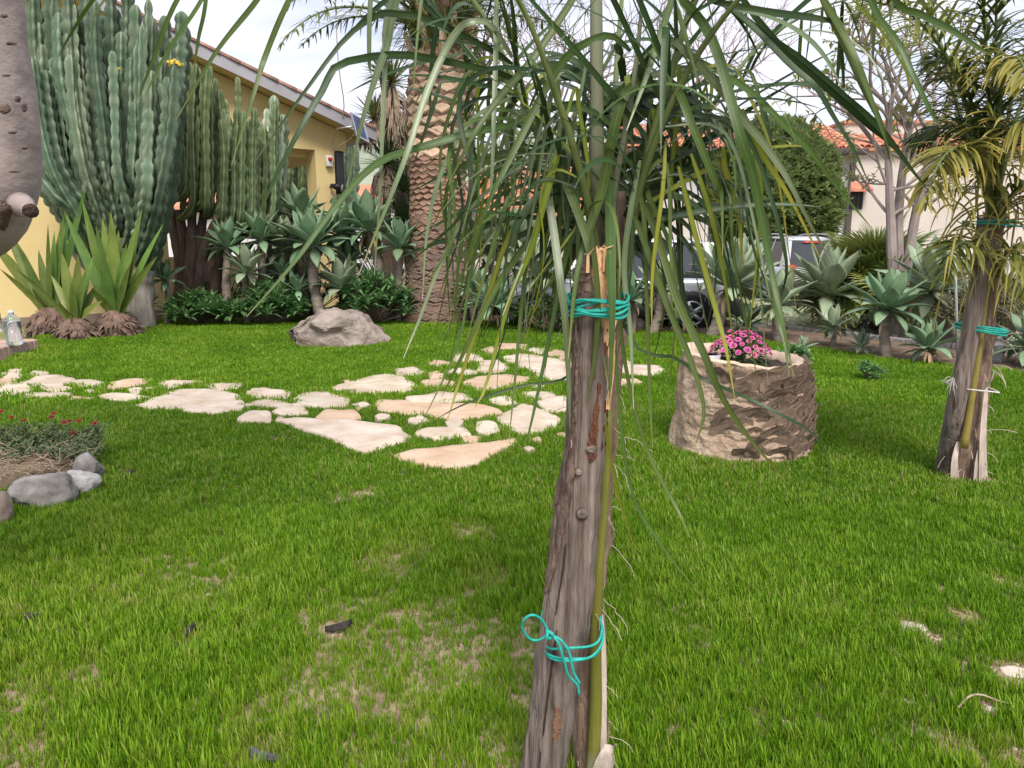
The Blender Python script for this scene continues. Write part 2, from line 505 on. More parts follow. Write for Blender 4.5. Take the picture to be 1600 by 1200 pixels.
# ------------------------------------------------------------------ grass: blades gathered in clumps, one mass
def grass_material():
    m = bpy.data.materials.new('grass_blade'); m.use_nodes = True
    nt = m.node_tree; N = nt.nodes; K = nt.links.new
    bs = N['Principled BSDF']; out = N['Material Output']
    bs.inputs['Roughness'].default_value = 0.5; bs.inputs['Specular IOR Level'].default_value = 0.25
    a = N.new('ShaderNodeAttribute'); a.attribute_name = 't'
    v = N.new('ShaderNodeAttribute'); v.attribute_name = 'tone'; v.attribute_type = 'INSTANCER'
    b = N.new('ShaderNodeAttribute'); b.attribute_name = 'shade'
    rp = N.new('ShaderNodeValToRGB'); e = rp.color_ramp.elements
    e[0].position, e[1].position = 0.0, 1.0
    e[0].color = (0.040, 0.105, 0.004, 1); e[1].color = (0.40, 0.34, 0.16, 1)
    for p_, c_ in ((0.42, (0.125, 0.27, 0.010)), (0.66, (0.225, 0.36, 0.022)), (0.82, (0.29, 0.33, 0.065))):
        q = e.new(p_); q.color = (*c_, 1)
    ad = N.new('ShaderNodeMath'); ad.operation = 'ADD'
    K(v.outputs['Fac'], ad.inputs[0]); K(b.outputs['Fac'], ad.inputs[1]); K(ad.outputs[0], rp.inputs[0])
    mm = N.new('ShaderNodeMix'); mm.data_type = 'RGBA'
    mm.inputs['A'].default_value = (0.22, 0.23, 0.06, 1)
    mr = N.new('ShaderNodeMapRange'); mr.inputs['From Max'].default_value = 0.35
    K(a.outputs['Fac'], mr.inputs['Value']); K(mr.outputs[0], mm.inputs['Factor'])
    K(rp.outputs[0], mm.inputs['B'])
    K(mm.outputs['Result'], bs.inputs['Base Color'])
    tl = N.new('ShaderNodeBsdfTranslucent'); ms = N.new('ShaderNodeMixShader'); ms.inputs[0].default_value = 0.35
    K(mm.outputs['Result'], tl.inputs['Color']); K(bs.outputs[0], ms.inputs[1]); K(tl.outputs[0], ms.inputs[2]); K(ms.outputs[0], out.inputs['Surface'])
    return m
m_grass = grass_material()
def clump(n, rad, hmin, hmax, w):
    V, F, t, sh = [], [], [], []
    for _ in range(n):
        r_ = rad * math.sqrt(random.random()); a = random.random() * 6.283
        p = Vector((r_ * math.cos(a), r_ * math.sin(a), -0.004))
        h = random.uniform(hmin, hmax); lean = random.uniform(0.02, 0.42); la = random.random() * 6.283
        s = random.uniform(-.17, .17) + (0.34 if random.random() < .09 else 0)
        sd = Vector((math.cos(la + 1.3), math.sin(la + 1.3), 0))
        k = len(V)
        for i, f in enumerate((0, 0.4, 0.75, 1.0)):
            c = p + Vector((math.cos(la), math.sin(la), 0)) * (lean * h * f * f * 1.2) + Vector((0, 0, h * f * (1 - .18 * lean * f)))
            ww = w * (1, 0.95, 0.7, 0.12)[i] * 0.5
            V += [c - sd * ww, c + sd * ww]; t += [f, f]; sh += [s, s]
        for i in range(3):
            q = k + i * 2
            F.append([q, q + 1, q + 3, q + 2])
    me = make_mesh('grass_clump', V, F, m_grass, True, t)
    a = me.attributes.new('shade', 'FLOAT', 'POINT'); a.data.foreach_set('value', np.asarray(sh, np.float32))
    return bpy.data.objects.new('grass_clump', me)

bare_px = [(600, 885, 45, .7), (640, 965, 34, .75), (480, 965, 30, .6), (215, 950, 45, .6), (740, 835, 45, .8), (255, 845, 45, .6), (570, 772, 28, .8),
           (1418, 978, 34, 1.25), (1452, 1000, 24, 1.2), (1505, 965, 30, 1.1), (1585, 1052, 55, 1.3), (1545, 1108, 26, 1.1), (1290, 962, 36, .7), (1330, 930, 26, .5),
           (560, 1190, 60, .4), (30, 968, 40, .8), (525, 985, 34, .95), (300, 1000, 45, .45), (700, 1190, 60, .4), (390, 905, 45, .4), (450, 1080, 40, .4),
           (1200, 1110, 40, .5), (1500, 1175, 60, .8), (1600, 1190, 60, .9), (90, 900, 70, .5), (195, 745, 24, .5), (410, 1190, 60, .7), (760, 905, 50, .5),
           (1560, 910, 40, .5), (1420, 1090, 40, .3), (150, 1080, 70, .35), (1550, 850, 22, .5), (640, 860, 50, .5), (340, 940, 50, .5), (705, 1010, 30, .4)]
bare = []
m_crumb = M('soil_crumb', (0.26, 0.19, 0.13), (0.46, 0.37, 0.28), scale=20, rough=.95, bump=.4)
crumbs = MB()
for x, y, r_, s in bare_px:
    c = G(x, y); e = G(x + r_, y)
    bare.append((c.x, c.y, (e - c).length, s))
    for _ in range(int(26 * s)):
        an = random.random() * 6.28; q = (e - c).length * math.sqrt(random.random()) * .9; k_ = random.uniform(.003, .009)
        p_ = c + Vector((q * math.cos(an), q * math.sin(an), 0))
        V, F = bevel_box((-k_, -k_, -k_ * .6), (k_, k_, k_ * .7), k_ * .5, 1)
        rz = Matrix.Rotation(random.random() * 6.28, 3, 'Z') @ Matrix.Rotation(random.uniform(-.5, .5), 3, 'X')
        crumbs.add([p_ + rz @ Vector((v[0] * random.uniform(.8, 1.3), v[1], v[2])) for v in V], F)
tag(crumbs.build('soil_crumbs', m_crumb, None, True), 'loose soil crumbs and grit on the bare lawn patches', 'grit', kind='stuff')
keepout = []      # (x, y, radius) filled by later builders: grass does not grow through them
grass_holes = []  # polygons
def build_grass():
    zones = [(1.05, 2.6, 5200, 0), (2.6, 4.2, 3400, 1), (4.2, 7.0, 1700, 2), (7.0, 17.5, 620, 3)]
    bank = [[clump(8, .022, .024, .066, .0042) for _ in range(4)], [clump(10, .028, .024, .064, .0046) for _ in range(4)],
            [clump(14, .04, .026, .058, .0055) for _ in range(3)], [clump(22, .07, .03, .062, .0095) for _ in range(3)]]
    acc = []
    for zi, (y0, y1, dens, bi) in enumerate(zones):
        hw0 = lambda y: y * 0.68 + 1.0
        area = (hw0(y0) + hw0(y1)) * (y1 - y0)
        n = int(area * dens)
        y = np.sqrt(rng.uniform((y0 + 1.47) ** 2, (y1 + 1.47) ** 2, n)) - 1.47
        x = rng.uniform(-1, 1, n) * hw0(y)
        ok = in_poly(x, y, lawn_poly)
        for q in stone_polys + grass_holes:
            lo = np.min(np.array(q)[:, :2], 0); hi = np.max(np.array(q)[:, :2], 0)
            k = np.nonzero((x > lo[0]) & (x < hi[0]) & (y > lo[1]) & (y < hi[1]))[0]
            if len(k): ok[k[in_poly(x[k], y[k], q)]] = False
        for (kx, ky, kr) in keepout:
            ok &= (x - kx) ** 2 + (y - ky) ** 2 > kr * kr
        x, y = x[ok], y[ok]
        n = len(x)
        n1 = np.array([noise.noise(Vector((a * 1.7, b * 1.7, 0.3))) + 0.6 * noise.noise(Vector((a * 5.1, b * 5.1, 7))) for a, b in zip(x, y)])
        n2 = np.array([noise.noise(Vector((a * 0.8, b * 0.8, 9.3))) + .5 * noise.noise(Vector((a * 9, b * 9, 4))) for a, b in zip(x, y)])
        n3 = np.array([noise.noise(Vector((a * 14, b * 14, 1.3))) for a, b in zip(x, y)])
        b = np.zeros(n)
        for (cx, cy, cr_, s) in bare:
            d = np.sqrt((x - cx) ** 2 + ((y - cy) / 1.1) ** 2) / cr_
            b = np.maximum(b, .84 * s * np.clip(1.22 - d - 1.0 * n2, 0, 1))
        near = np.clip((4.6 - y) / 2.2, 0, 1) * np.clip((0.9 - x) / 1.6 + .35, 0.25, 1)
        b = np.maximum(b * .9, near * np.clip(0.22 - n1 * 0.8, 0, .45))
        keep = rng.uniform(0, 1, n) > b * 0.95
        x, y, n1, n2, n3, b = x[keep], y[keep], n1[keep], n2[keep], n3[keep], b[keep]
        n = len(x)
        tone = np.clip(0.40 + 0.16 * n1 + 0.12 * n2 + .12 * n3 + 0.46 * b + rng.normal(0, .07, n), 0.0, 1.0)
        scl = (1.0 + 0.30 * n1 + .15 * n2 + .42 * n3 - 0.50 * np.clip(b, 0, 1)) * rng.uniform(0.75, 1.2, n)
        scl = np.clip(scl, 0.30, 1.6)
        acc.append(np.stack([x, y, tone, scl, rng.uniform(0, 6.283, n), np.full(n, zi)], 1))
    D = np.concatenate(acc); n = len(D)
    me = bpy.data.meshes.new('grass')
    P = np.stack([D[:, 0], D[:, 1], np.full(n, 0.001)], 1).astype(np.float32)
    me.vertices.add(n); me.vertices.foreach_set('co', P.ravel())
    for k, nm in ((2, 'tone'), (3, 'scl'), (4, 'yaw'), (5, 'zone')):
        a = me.attributes.new(nm, 'FLOAT', 'POINT'); a.data.foreach_set('value', np.ascontiguousarray(D[:, k]).astype(np.float32))
    o = link('grass', me)
    tag(o, 'short green lawn grass with thin sandy patches around the stepping stones', 'grass', kind='stuff')
    ng = bpy.data.node_groups.new('grass_nodes', 'GeometryNodeTree')
    ng.interface.new_socket('Geometry', in_out='INPUT', socket_type='NodeSocketGeometry')
    ng.interface.new_socket('Geometry', in_out='OUTPUT', socket_type='NodeSocketGeometry')
    N = ng.nodes; K = ng.links.new
    gi = N.new('NodeGroupInput'); go = N.new('NodeGroupOutput'); jn = N.new('GeometryNodeJoinGeometry')
    def attr(nm):
        q = N.new('GeometryNodeInputNamedAttribute'); q.data_type = 'FLOAT'; q.inputs['Name'].default_value = nm
        return q.outputs['Attribute']
    for zi in range(4):
        g2i = N.new('GeometryNodeGeometryToInstance')
        for ob in bank[zi]:
            ii = N.new('GeometryNodeObjectInfo'); ii.inputs['Object'].default_value = ob
            K(ii.outputs['Geometry'], g2i.inputs[0])
        cmp_ = N.new('FunctionNodeCompare'); cmp_.data_type = 'FLOAT'; cmp_.operation = 'EQUAL'
        cmp_.inputs['B'].default_value = zi; cmp_.inputs['Epsilon'].default_value = 0.1
        K(attr('zone'), cmp_.inputs['A'])
        ip = N.new('GeometryNodeInstanceOnPoints'); ip.inputs['Pick Instance'].default_value = True
        K(gi.outputs[0], ip.inputs['Points']); K(g2i.outputs[0], ip.inputs['Instance']); K(cmp_.outputs['Result'], ip.inputs['Selection'])
        K(attr('scl'), ip.inputs['Scale'])
        cx = N.new('ShaderNodeCombineXYZ'); K(attr('yaw'), cx.inputs['Z']); K(cx.outputs[0], ip.inputs['Rotation'])
        K(ip.outputs[0], jn.inputs[0])
    K(jn.outputs[0], go.inputs[0])
    md = o.modifiers.new('grass', 'NODES'); md.node_group = ng
    print('grass clumps', n)
# ================================================================== buildings
m_yellow = M('yellow_render', (0.68, 0.53, 0.25), (0.76, 0.61, 0.31), scale=1.1, rough=0.9, detail=10, c3=(0.64, 0.49, 0.24), bump=0.25, bscale=90, bdist=0.004)
m_fascia = M('fascia_paint', (0.34, 0.33, 0.36), (0.42, 0.41, 0.44), scale=2, rough=0.6, bump=0.1)
m_tile = M('brown_roof_tile', (0.20, 0.10, 0.075), (0.34, 0.19, 0.14), scale=5, rough=0.85, bump=0.4, vary=0.15)
m_tile2 = M('red_roof_tile', (0.42, 0.16, 0.09), (0.58, 0.27, 0.17), scale=0.8, rough=0.85, bump=0.3, vary=0.16, hue=0.01, c3=(0.62, 0.38, 0.26))
m_white = M('white_render', (0.55, 0.54, 0.56), (0.66, 0.64, 0.66), scale=0.7, rough=0.9, bump=0.15)
m_cream = M('cream_render', (0.52, 0.46, 0.42), (0.60, 0.54, 0.50), scale=0.7, rough=0.9, bump=0.15)
m_black = M('black_plastic', (0.012, 0.012, 0.014), (0.025, 0.025, 0.028), scale=5, rough=0.4, bump=0)
m_gutter = M('dark_gutter', (0.05, 0.035, 0.035), (0.08, 0.06, 0.06), scale=5, rough=0.5, bump=0)
m_plastic = M('white_plastic', (0.70, 0.69, 0.66), (0.76, 0.75, 0.73), scale=5, rough=0.4, bump=0)
m_red = M('red_plastic', (0.45, 0.02, 0.015), (0.55, 0.03, 0.02), scale=5, rough=0.3, bump=0)
m_alu = M('aluminium', (0.6, 0.6, 0.62), (0.68, 0.68, 0.7), scale=8, rough=0.35, bump=0, metal=0.9)
m_cell = M('solar_cell', (0.03, 0.05, 0.13), (0.06, 0.09, 0.20), scale=14, rough=0.12, bump=0, vary=0.2, spec=0.6)
m_cable = M('cable', (0.45, 0.40, 0.34), (0.52, 0.47, 0.40), scale=5, rough=0.6, bump=0)

# --- the yellow house: gable front running away to the right, porch pillar at its end
PIL_Y = 18.0
pc = at(527, 360, PIL_Y)
ROT = R(40)
house = empty('yellow_house', (pc.x, pc.y, 0), ROT, 'yellow rendered house with sloping tiled gable roof and porch pillar', 'house')
SL = math.tan(R(18))
ZE = 3.80                     # underside of the roof at local x = 0.75
def zr(x): return ZE - (x - 0.75) * SL
def hpart(mb, name, mat, parent=house, smooth=False): return mb.build(name, mat, parent, smooth, local=True)
hpart(MB().box((-0.46, 0, -0.05), (0, 0.46, 3.50)), 'pillar', m_yellow)
# gable wall above the porch, with level lower edge (a beam), and the solid wall to the left of the porch
def prism(poly, y0, y1):
    n = len(poly)
    V = [(x, y0, z) for x, z in poly] + [(x, y1, z) for x, z in poly]
    F = [list(range(n))[::-1], [n + i for i in range(n)]]
    for i in range(n):
        j = (i + 1) % n
        F.append([i, j, n + j, n + i])
    return V, F
mb = MB(); mb.add(*prism([(-9.0, 3.50), (0.32, 3.50), (0.32, zr(0.32) - .02), (-9.0, zr(-9.0) - .02)], 0.03, 0.33))
hpart(mb, 'gable_wall', m_yellow)
hpart(MB().box((-9.0, 0.05, -0.05), (-3.7, 0.35, 3.49)), 'front_wall', m_yellow)
hpart(MB().box((-9.0, -0.02, -0.05), (-3.68, 0.04, 0.16)), 'plinth', M('stone_plinth', (0.20, 0.15, 0.12), (0.32, 0.25, 0.20), scale=6))
hpart(MB().box((-3.7, 0.10, -0.05), (-1.9, 0.30, 1.2)), 'porch_wall', m_yellow)
hpart(MB().box((-3.95, 0.36, -0.05), (-3.7, 3.3, 3.49)), 'porch_side_wall', m_yellow)
hpart(MB().box((-3.69, 0.36, 3.36), (0.30, 3.3, 3.49)), 'porch_ceiling', m_yellow)
# roof slab, fascia board, tiles
XR, XL = 0.78, -8.6
def slope_box(x0, x1, y0, y1, dz0, dz1):
    V, F = prism([(x0, zr(x0) + dz0), (x1, zr(x1) + dz0), (x1, zr(x1) + dz1), (x0, zr(x0) + dz1)], y0, y1)
    return V, F
roof = hpart(MB().add(*slope_box(XL, XR, -0.45, 3.6, 0.0, 0.16)), 'roof', m_yellow)
hpart(MB().add(*slope_box(XL, XR + 0.03, -0.50, -0.45, -0.04, 0.24)), 'fascia_board', m_fascia, roof)
hpart(MB().add(*prism([(XR, zr(XR) - .04), (XR + .04, zr(XR) - .05), (XR + .04, zr(XR) + .23), (XR, zr(XR) + .24)], -0.45, 3.6)), 'eave_board', m_fascia, roof)
# verge tiles: each one a curved barrel tile lapped over the next
def barrel(L_, r_, th=0.012, n=6):
    V, F = [], []
    for j, xx in enumerate((0, L_)):
        rr = r_ * (1.0 if j == 0 else 0.86)
        for k in range(n + 1):
            a = math.pi * k / n
            V.append((xx, -rr * math.cos(a), rr * math.sin(a) * 0.75))
        for k in range(n + 1):
            a = math.pi * k / n
            V.append((xx, -(rr - th) * math.cos(a), (rr - th) * math.sin(a) * 0.75))
    m = 2 * (n + 1)
    for k in range(n):
        F.append([k, k + 1, m + k + 1, m + k])
        F.append([n + 1 + k + 1, n + 1 + k, m + n + 1 + k, m + n + 1 + k + 1])
        F.append([k + 1, k, n + 1 + k, n + 2 + k])
        F.append([m + k, m + k + 1, m + n + 2 + k, m + n + 1 + k])
    return V, F
bt = make_mesh('roof_tile', *barrel(0.46, 0.12), m_tile, True)
ang = math.atan(SL)
ti = 0
for row in range(3):
    for i in range(25):
        x = XR + 0.06 - i * 0.385
        if x < XL: break
        o = link('roof_tile', bt, roof, (x, -0.42 + row * 0.25, zr(x) + 0.17 + 0.02))
        o.rotation_euler = (random.uniform(-.03, .03), ang + 0.035, math.pi + random.uniform(-.015, .015))
        o.rotation_euler = (Matrix.Rotation(random.uniform(-.02, .02), 4, 'Z') @ Matrix.Rotation(ang + .03, 4, 'Y') @ Matrix.Rotation(math.pi, 4, 'Z')).to_euler()
# the rest of the roof covering, out of sight from the garden
tb = MB()
for row in range(3, 16):
    V, F = barrel(9.9, 0.12)
    Mx = Matrix.Translation((XR + .06, -0.42 + row * .25, zr(XR + .06) + .19)) @ Matrix.Rotation(ang, 4, 'Y') @ Matrix.Rotation(math.pi, 4, 'Z')
    tb.add([Mx @ Vector(v) for v in V], F)
q = hpart(tb, 'roof_tiles', m_tile, roof, True); q['kind'] = 'stuff'

# things fixed to the pillar and the eave
def hl(x, y, z):
    c, s = math.cos(ROT), math.sin(ROT)
    return Vector((pc.x + c * x - s * y, pc.y + s * x + c * y, z))
def hbox(name, c, size, mat, parent=None):
    V, F = bevel_box([-s / 2 for s in size], [s / 2 for s in size], min(size) * .18, 2)
    Mx = Matrix.Translation(c) @ Matrix.Rotation(ROT, 4, 'Z')
    return part(name, [Mx @ Vector(v) for v in V], F, mat, parent, True)
alarm = empty('alarm_box', hl(-0.12, -0.05, 3.25), 0, 'white alarm siren box with red lamp high on yellow pillar', 'alarm')
hbox('casing', hl(-0.16, -0.05, 3.27), (0.15, 0.10, 0.24), m_plastic, alarm)
V, F, t = tube([hl(-0.16, -0.10, 3.31), hl(-0.16, -0.15, 3.31)], [0.05, 0.035], 10)
part('lamp', V, F, m_red, alarm)
spk = empty('loudspeaker', hl(0.10, -0.02, 2.85), 0, 'tall black loudspeaker on the outer side of yellow pillar', 'loudspeaker')
hbox('cabinet', hl(0.13, 0.12, 3.05), (0.22, 0.24, 0.95), m_black, spk)
hbox('grille', hl(0.13, -0.008, 3.05), (0.18, 0.02, 0.85), M('grille_cloth', (0.03, 0.03, 0.035), (0.06, 0.06, 0.065), scale=60, bump=.3), spk)
def flood(z, label):
    e = empty('floodlight', hl(-0.12, -0.02, z), 0, label, 'floodlight')
    V, F, t = tube([hl(-0.14, 0, z), hl(-0.12, -0.10, z), hl(-0.10, -0.12, z - .03)], 0.02, 8); part('arm', V, F, m_black, e)
    V, F, t = tube([hl(-0.18, -0.10, z + .02), hl(-0.08, -0.16, z), hl(0.02, -0.24, z - .03)], [0.04, 0.07, 0.10], 12); part('lamp_head', V, F, m_black, e)
    V, F, t = tube([hl(0.02, -0.242, z - .03), hl(0.028, -0.25, z - .033)], [0.085, 0.08], 12); part('lens', V, F, m_alu, e)
flood(2.72, 'black floodlight on the pillar under the alarm box')
flood(2.40, 'small black floodlight lowest on the yellow pillar')
# solar panel on a bracket at the eave
sp = empty('solar_panel', at(560, 198, 17.3), 0, 'small blue solar panel tilted on the roof eave', 'solar panel')
A_, B_, C_, D_ = at(547, 177, 17.25), at(566, 188, 17.45), at(574, 216, 17.25), at(556, 213, 17.05)
u_ = (B_ - A_); v_ = (D_ - A_); n_ = u_.cross(v_).normalized()
if n_.y > 0: n_ = -n_
def pbox(name, a0, a1, b0, b1, d0, d1, mat):
    V, F = box((a0, b0, d0), (a1, b1, d1))
    return part(name, [A_ + u_ * v[0] + v_ * v[1] + n_ * v[2] for v in V], F, mat, sp, False)
pbox('backing', 0, 1, 0, 1, 0, 0.02, m_plastic)
for a0, a1, b0, b1 in ((-.02, .05, -.02, 1.02), (.95, 1.02, -.02, 1.02), (.051, .949, -.02, .04), (.051, .949, .96, 1.02)):
    pbox('frame', a0, a1, b0, b1, -0.004, 0.04, m_alu)
for i in range(3):
    for j in range(6):
        pbox('cell', .07 + i * .288, .07 + i * .288 + .27, .06 + j * .15, .06 + j * .15 + .138, 0.0205, 0.026, m_cell)
V, F, t = tube([A_ + u_ * .2 + v_ * .5, A_ + u_ * -.5 + v_ * .45 - n_ * .35], 0.02, 8); part('bracket', V, F, m_alu, sp)
# wires: an aerial wire rising from the pillar, and the panel lead
V, F, t = tube(smooth_path([hl(-0.05, -0.06, 3.2), hl(-.05, -.06, 3.7), hl(-.05, -.62, 4.3), at(528, 90, 17), at(520, -80, 17)], 20), 0.011, 6)
thing1('aerial_wire', V, F, m_cable, 'thin pale wire rising from the pillar past the roof edge', 'wire')
V, F, t = tube(smooth_path([at(552, 211, 17.1), at(545, 219, 17.4), hl(-0.05, -0.03, 3.5)], 12), 0.010, 6)
thing1('panel_cable', V, F, m_cable, 'short sagging cable from the solar panel to the pillar', 'cable')

# --- houses beyond the yard
def far_house(name, label, x0, x1, Y, Yd, z_eave, z_ridge, wall, over=0.5, tiles=True, base=-0.05):
    """ridge parallel to the picture; front eave at Y; roof pitched away"""
    a, b = at(x0, HOR, Y).x, at(x1, HOR, Y).x
    h = empty(name, ((a + b) / 2, Y, 0), 0, label, 'house')
    part('wall', *box((a, Y, base), (b, Y + Yd, z_eave)), wall, h, False)
    sl = (z_ridge - z_eave) / (Yd / 2 + over)
    n = 2
    yr = Y + Yd / 2
    V = [(a - .3, Y - over, z_eave), (b + .3, Y - over, z_eave), (b + .3, yr, z_ridge), (a - .3, yr, z_ridge), (b + .3, Y + Yd + over, z_eave), (a - .3, Y + Yd + over, z_eave)]
    V += [(v[0], v[1], v[2] - .14) for v in V]
    F = [[0, 1, 2, 3], [3, 2, 4, 5], [6, 9, 8, 7], [9, 11, 10, 8], [0, 6, 7, 1], [5, 4, 10, 11], [1, 7, 8, 2], [2, 8, 10, 4], [0, 3, 9, 6], [3, 5, 11, 9]]
    rf = part('roof', V, F, m_tile2, h, False)
    g = []
    # gable ends
    for xx in (a + .01, b - .01):
        part('gable', [(xx, Y, z_eave), (xx, Y + Yd, z_eave), (xx, yr, z_ridge - .16), (xx + .1, Y, z_eave), (xx + .1, Y + Yd, z_eave), (xx + .1, yr, z_ridge - .16)],
             [[0, 1, 2], [3, 5, 4], [0, 2, 5, 3], [1, 4, 5, 2]], wall, h, False)
    if tiles:
        tl = math.hypot(yr - Y + over, z_ridge - z_eave)
        sx, rows = 0.26, int(tl / 0.40)
        V0, F0 = barrel(0.46, 0.12)
        me = make_mesh('roof_tile', V0, F0, m_tile2, True)
        an = math.atan2(z_ridge - z_eave, yr - Y + over)
        cols = int((b - a + .5) / sx)
        cnt = 0
        rest = MB()
        for r_ in range(rows):
            for c_ in range(cols):
                x = a - .2 + c_ * sx
                d = r_ * .40
                p = Vector((x, Y - over + d * math.cos(an) - .03, z_eave + d * math.sin(an) + .03))
                Mx = Matrix.Translation(p) @ Matrix.Rotation(an - .03, 4, 'X') @ Matrix.Rotation(math.pi / 2 + random.uniform(-.02, .02), 4, 'Z')
                if cnt < 300:
                    o = link('roof_tile', me, rf)
                    o.matrix_basis = Matrix.Translation(-root_offset(rf)) @ Mx
                    cnt += 1
                else:
                    rest.add([Mx @ Vector(v) for v in V0], F0)
        if rest.V:
            q = rest.build('roof_tiles', m_tile2, rf, True); q['kind'] = 'stuff'
    return h, a, b
hA, a_, b_ = far_house('white_house', 'low white house with red tiled roof and dark gutter behind the round bush', 985, 1321, 30, 7.0, 1.5 + (HOR - 243) * 30 / FPX, 1.5 + (HOR - 203) * 33 / FPX, m_white)
zA = 1.5 + (HOR - 243) * 30 / FPX
V, F = bevel_box((a_ - .3, 29.32, zA - .22), (b_ + .35, 29.49, zA + .02), .03, 1); part('gutter', V, F, m_gutter, hA)
V, F, t = tube([(b_ - .05, 29.86, zA - .2), (b_ - .1, 29.88, 1.5), (b_ - .12, 29.9, 0)], .05, 8); part('drainpipe', V, F, m_gutter, hA)
# cream house to its right with a tile-topped wall, small awning over a dark window
hB = empty('cream_house', (at(1400, HOR, 31).x, 31, 0), 0, 'cream rendered house with tile-capped parapet and small awning', 'house')
xa, xb = at(1328, HOR, 31).x, at(1700, HOR, 31).x
zp = 1.5 + (HOR - 238) * 31 / FPX
part('wall', *box((xa, 31, -.05), (xb, 38, zp)), m_cream, hB, False)
xu = at(1395, HOR, 33.5).x
zu = 1.5 + (HOR - 204) * 33.5 / FPX
part('upper_wall', *box((xu - 2.4, 33.5, zp), (xb, 38, zu)), m_cream, hB, False)
part('wall_cap', *box((xu - 2.5, 33.4, zu), (xb, 38.1, zu + .12)), m_tile2, hB, False)
V0, F0 = barrel(0.9, 0.13); me_t = make_mesh('roof_tile', V0, F0, m_tile2, True)
capr = part('tile_strip', [(xa - .1, 30.7, zp - .05), (xb, 30.7, zp - .05), (xb, 33.45, zp + .75), (xa - .1, 33.45, zp + .75), (xa - .1, 30.7, zp - .16), (xb, 30.7, zp - .16), (xb, 33.45, zp + .64), (xa - .1, 33.45, zp + .64)],
            [[0, 1, 2, 3], [7, 6, 5, 4], [0, 4, 5, 1], [2, 6, 7, 3], [1, 5, 6, 2], [0, 3, 7, 4]], m_tile2, hB, False)
an = math.atan2(.8, 2.75)
for r_ in range(3):
    for i in range(int((xb - xa) / .27)):
        o = link('roof_tile', me_t, capr)
        p = Vector((xa + i * .27, 30.66 + r_ * .84 * math.cos(an), zp - .02 + r_ * .84 * math.sin(an)))
        o.matrix_basis = Matrix.Translation(-root_offset(capr)) @ Matrix.Translation(p) @ Matrix.Rotation(an, 4, 'X') @ Matrix.Rotation(math.pi / 2, 4, 'Z')
w0, w1 = at(1324, 290, 30.9), at(1350, 306, 30.9)
wn = MB(); wn.box((w0.x, 30.95, w1.z - .5), (w1.x, 31.02, w0.z - .1)); w = wn.build('window', m_black, hB)
aw = MB(); V, F = prism([(0, 0), (1, 0), (1, .1), (0, .1)], 0, 1)
aw.add([(w0.x - .15 + v[0] * (w1.x - w0.x + .3), 30.45 + v[1] * .55, w0.z - .25 + v[1] * .3 + v[2]) for v in V], F); aw.build('awning', m_tile2, hB)
for i in range(4):
    part('window_bar', *box((w0.x + .1 + i * .17, 30.92, w1.z - .5), (w0.x + .13 + i * .17, 30.948, w0.z - .1)), m_gutter, w, False)
# long red-roofed house far behind the great palm
far_house('red_roofed_house', 'distant cream house with broad red tiled roof behind the great palm', 735, 905, 36, 12, 1.5 + (HOR - 335) * 36 / FPX, 1.5 + (HOR - 268) * 42 / FPX, m_cream, tiles=True)
far_house('pale_house', 'distant low pale house under the hillside beside the porch', 555, 690, 44, 7, 1.5 + (HOR - 315) * 44 / FPX, 1.5 + (HOR - 290) * 46 / FPX, m_white, tiles=False)
far_house('white_shed', 'white low building seen between the brown cactus trunks', 150, 400, 34, 6, 1.5 + (HOR - 325) * 34 / FPX, 1.5 + (HOR - 300) * 36 / FPX, m_white, tiles=False)
# low boundary wall between yards
part_w = MB(); part_w.box((at(985, HOR, 24.5).x, 24.5, -.05), (at(1105, HOR, 24.5).x, 24.7, 1.5 + (HOR - 318) * 24.5 / FPX))
thing1('boundary_wall', part_w.V, part_w.F, m_cream, 'pale rendered boundary wall behind the silver cars', 'wall', smooth=False)

# --- brick step and edging at the house
m_brick = M('pink_brick', (0.34, 0.22, 0.18), (0.48, 0.35, 0.29), scale=7, rough=0.9, bump=0.4, vary=0.12)
m_mortar = M('mortar', (0.26, 0.21, 0.18), (0.34, 0.29, 0.25), scale=9, rough=0.95, bump=0.3)
step = empty('brick_step', G(-60, 560), 0, 'low pink brick step at the foot of the yellow wall', 'step')
cA, cB = G(62, 549), G(-160, 606)         # front right corner, along the front edge to the left
fd = (cB - cA).normalized(); bd = Vector((-fd.y, fd.x, 0));
if bd.x > 0: bd = -bd
SH = 0.17
def sbox(name, a0, a1, b0, b1, z0, z1, mat, bev=.008):
    V, F = bevel_box((a0, b0, z0), (a1, b1, z1), bev, 1)
    return part(name, [cA + fd * v[0] + bd * v[1] + Vector((0, 0, v[2])) for v in V], F, mat, step, False)
sbox('core', .02, 4.2, .02, 1.55, -.05, SH - .012, m_mortar)
for i in range(34):
    sbox('brick', i * .122 + .005, i * .122 + .117, .0, .24, .005, SH, m_brick)
for i in range(17):
    for j in range(5):
        sbox('brick', i * .245 + .005 + (j % 2) * .12, i * .245 + .24 + (j % 2) * .12, .255 + j * .25, .495 + j * .25, SH - .05, SH - .003, m_brick)
for j in range(10):
    sbox('brick', -.001, .11, .25 + j * .125, .25 + j * .125 + .118, .005, SH - .001, m_brick)
grass_holes.append([tuple(cA + fd * a + bd * b) for a, b in ((-.03, -.03), (4.3, -.03), (4.3, 1.6), (-.03, 1.6))])
edging = empty('brick_edging', G(265, 500), 0, 'low row of pink bricks edging the cactus bed', 'edging')
e0, e1 = G(206, 506), G(321, 495)
ed = (e1 - e0).normalized(); es = Vector((-ed.y, ed.x, 0)); n = int((e1 - e0).length / .24)
for i in range(n):
    V, F = bevel_box((i * .24 + .004, 0, -.03), (i * .24 + .234, .24, .14 + random.uniform(-.008, .008)), .012, 1)
    part('brick', [e0 + ed * v[0] + es * v[1] + Vector((0, 0, v[2])) for v in V], F, m_brick, edging, False)
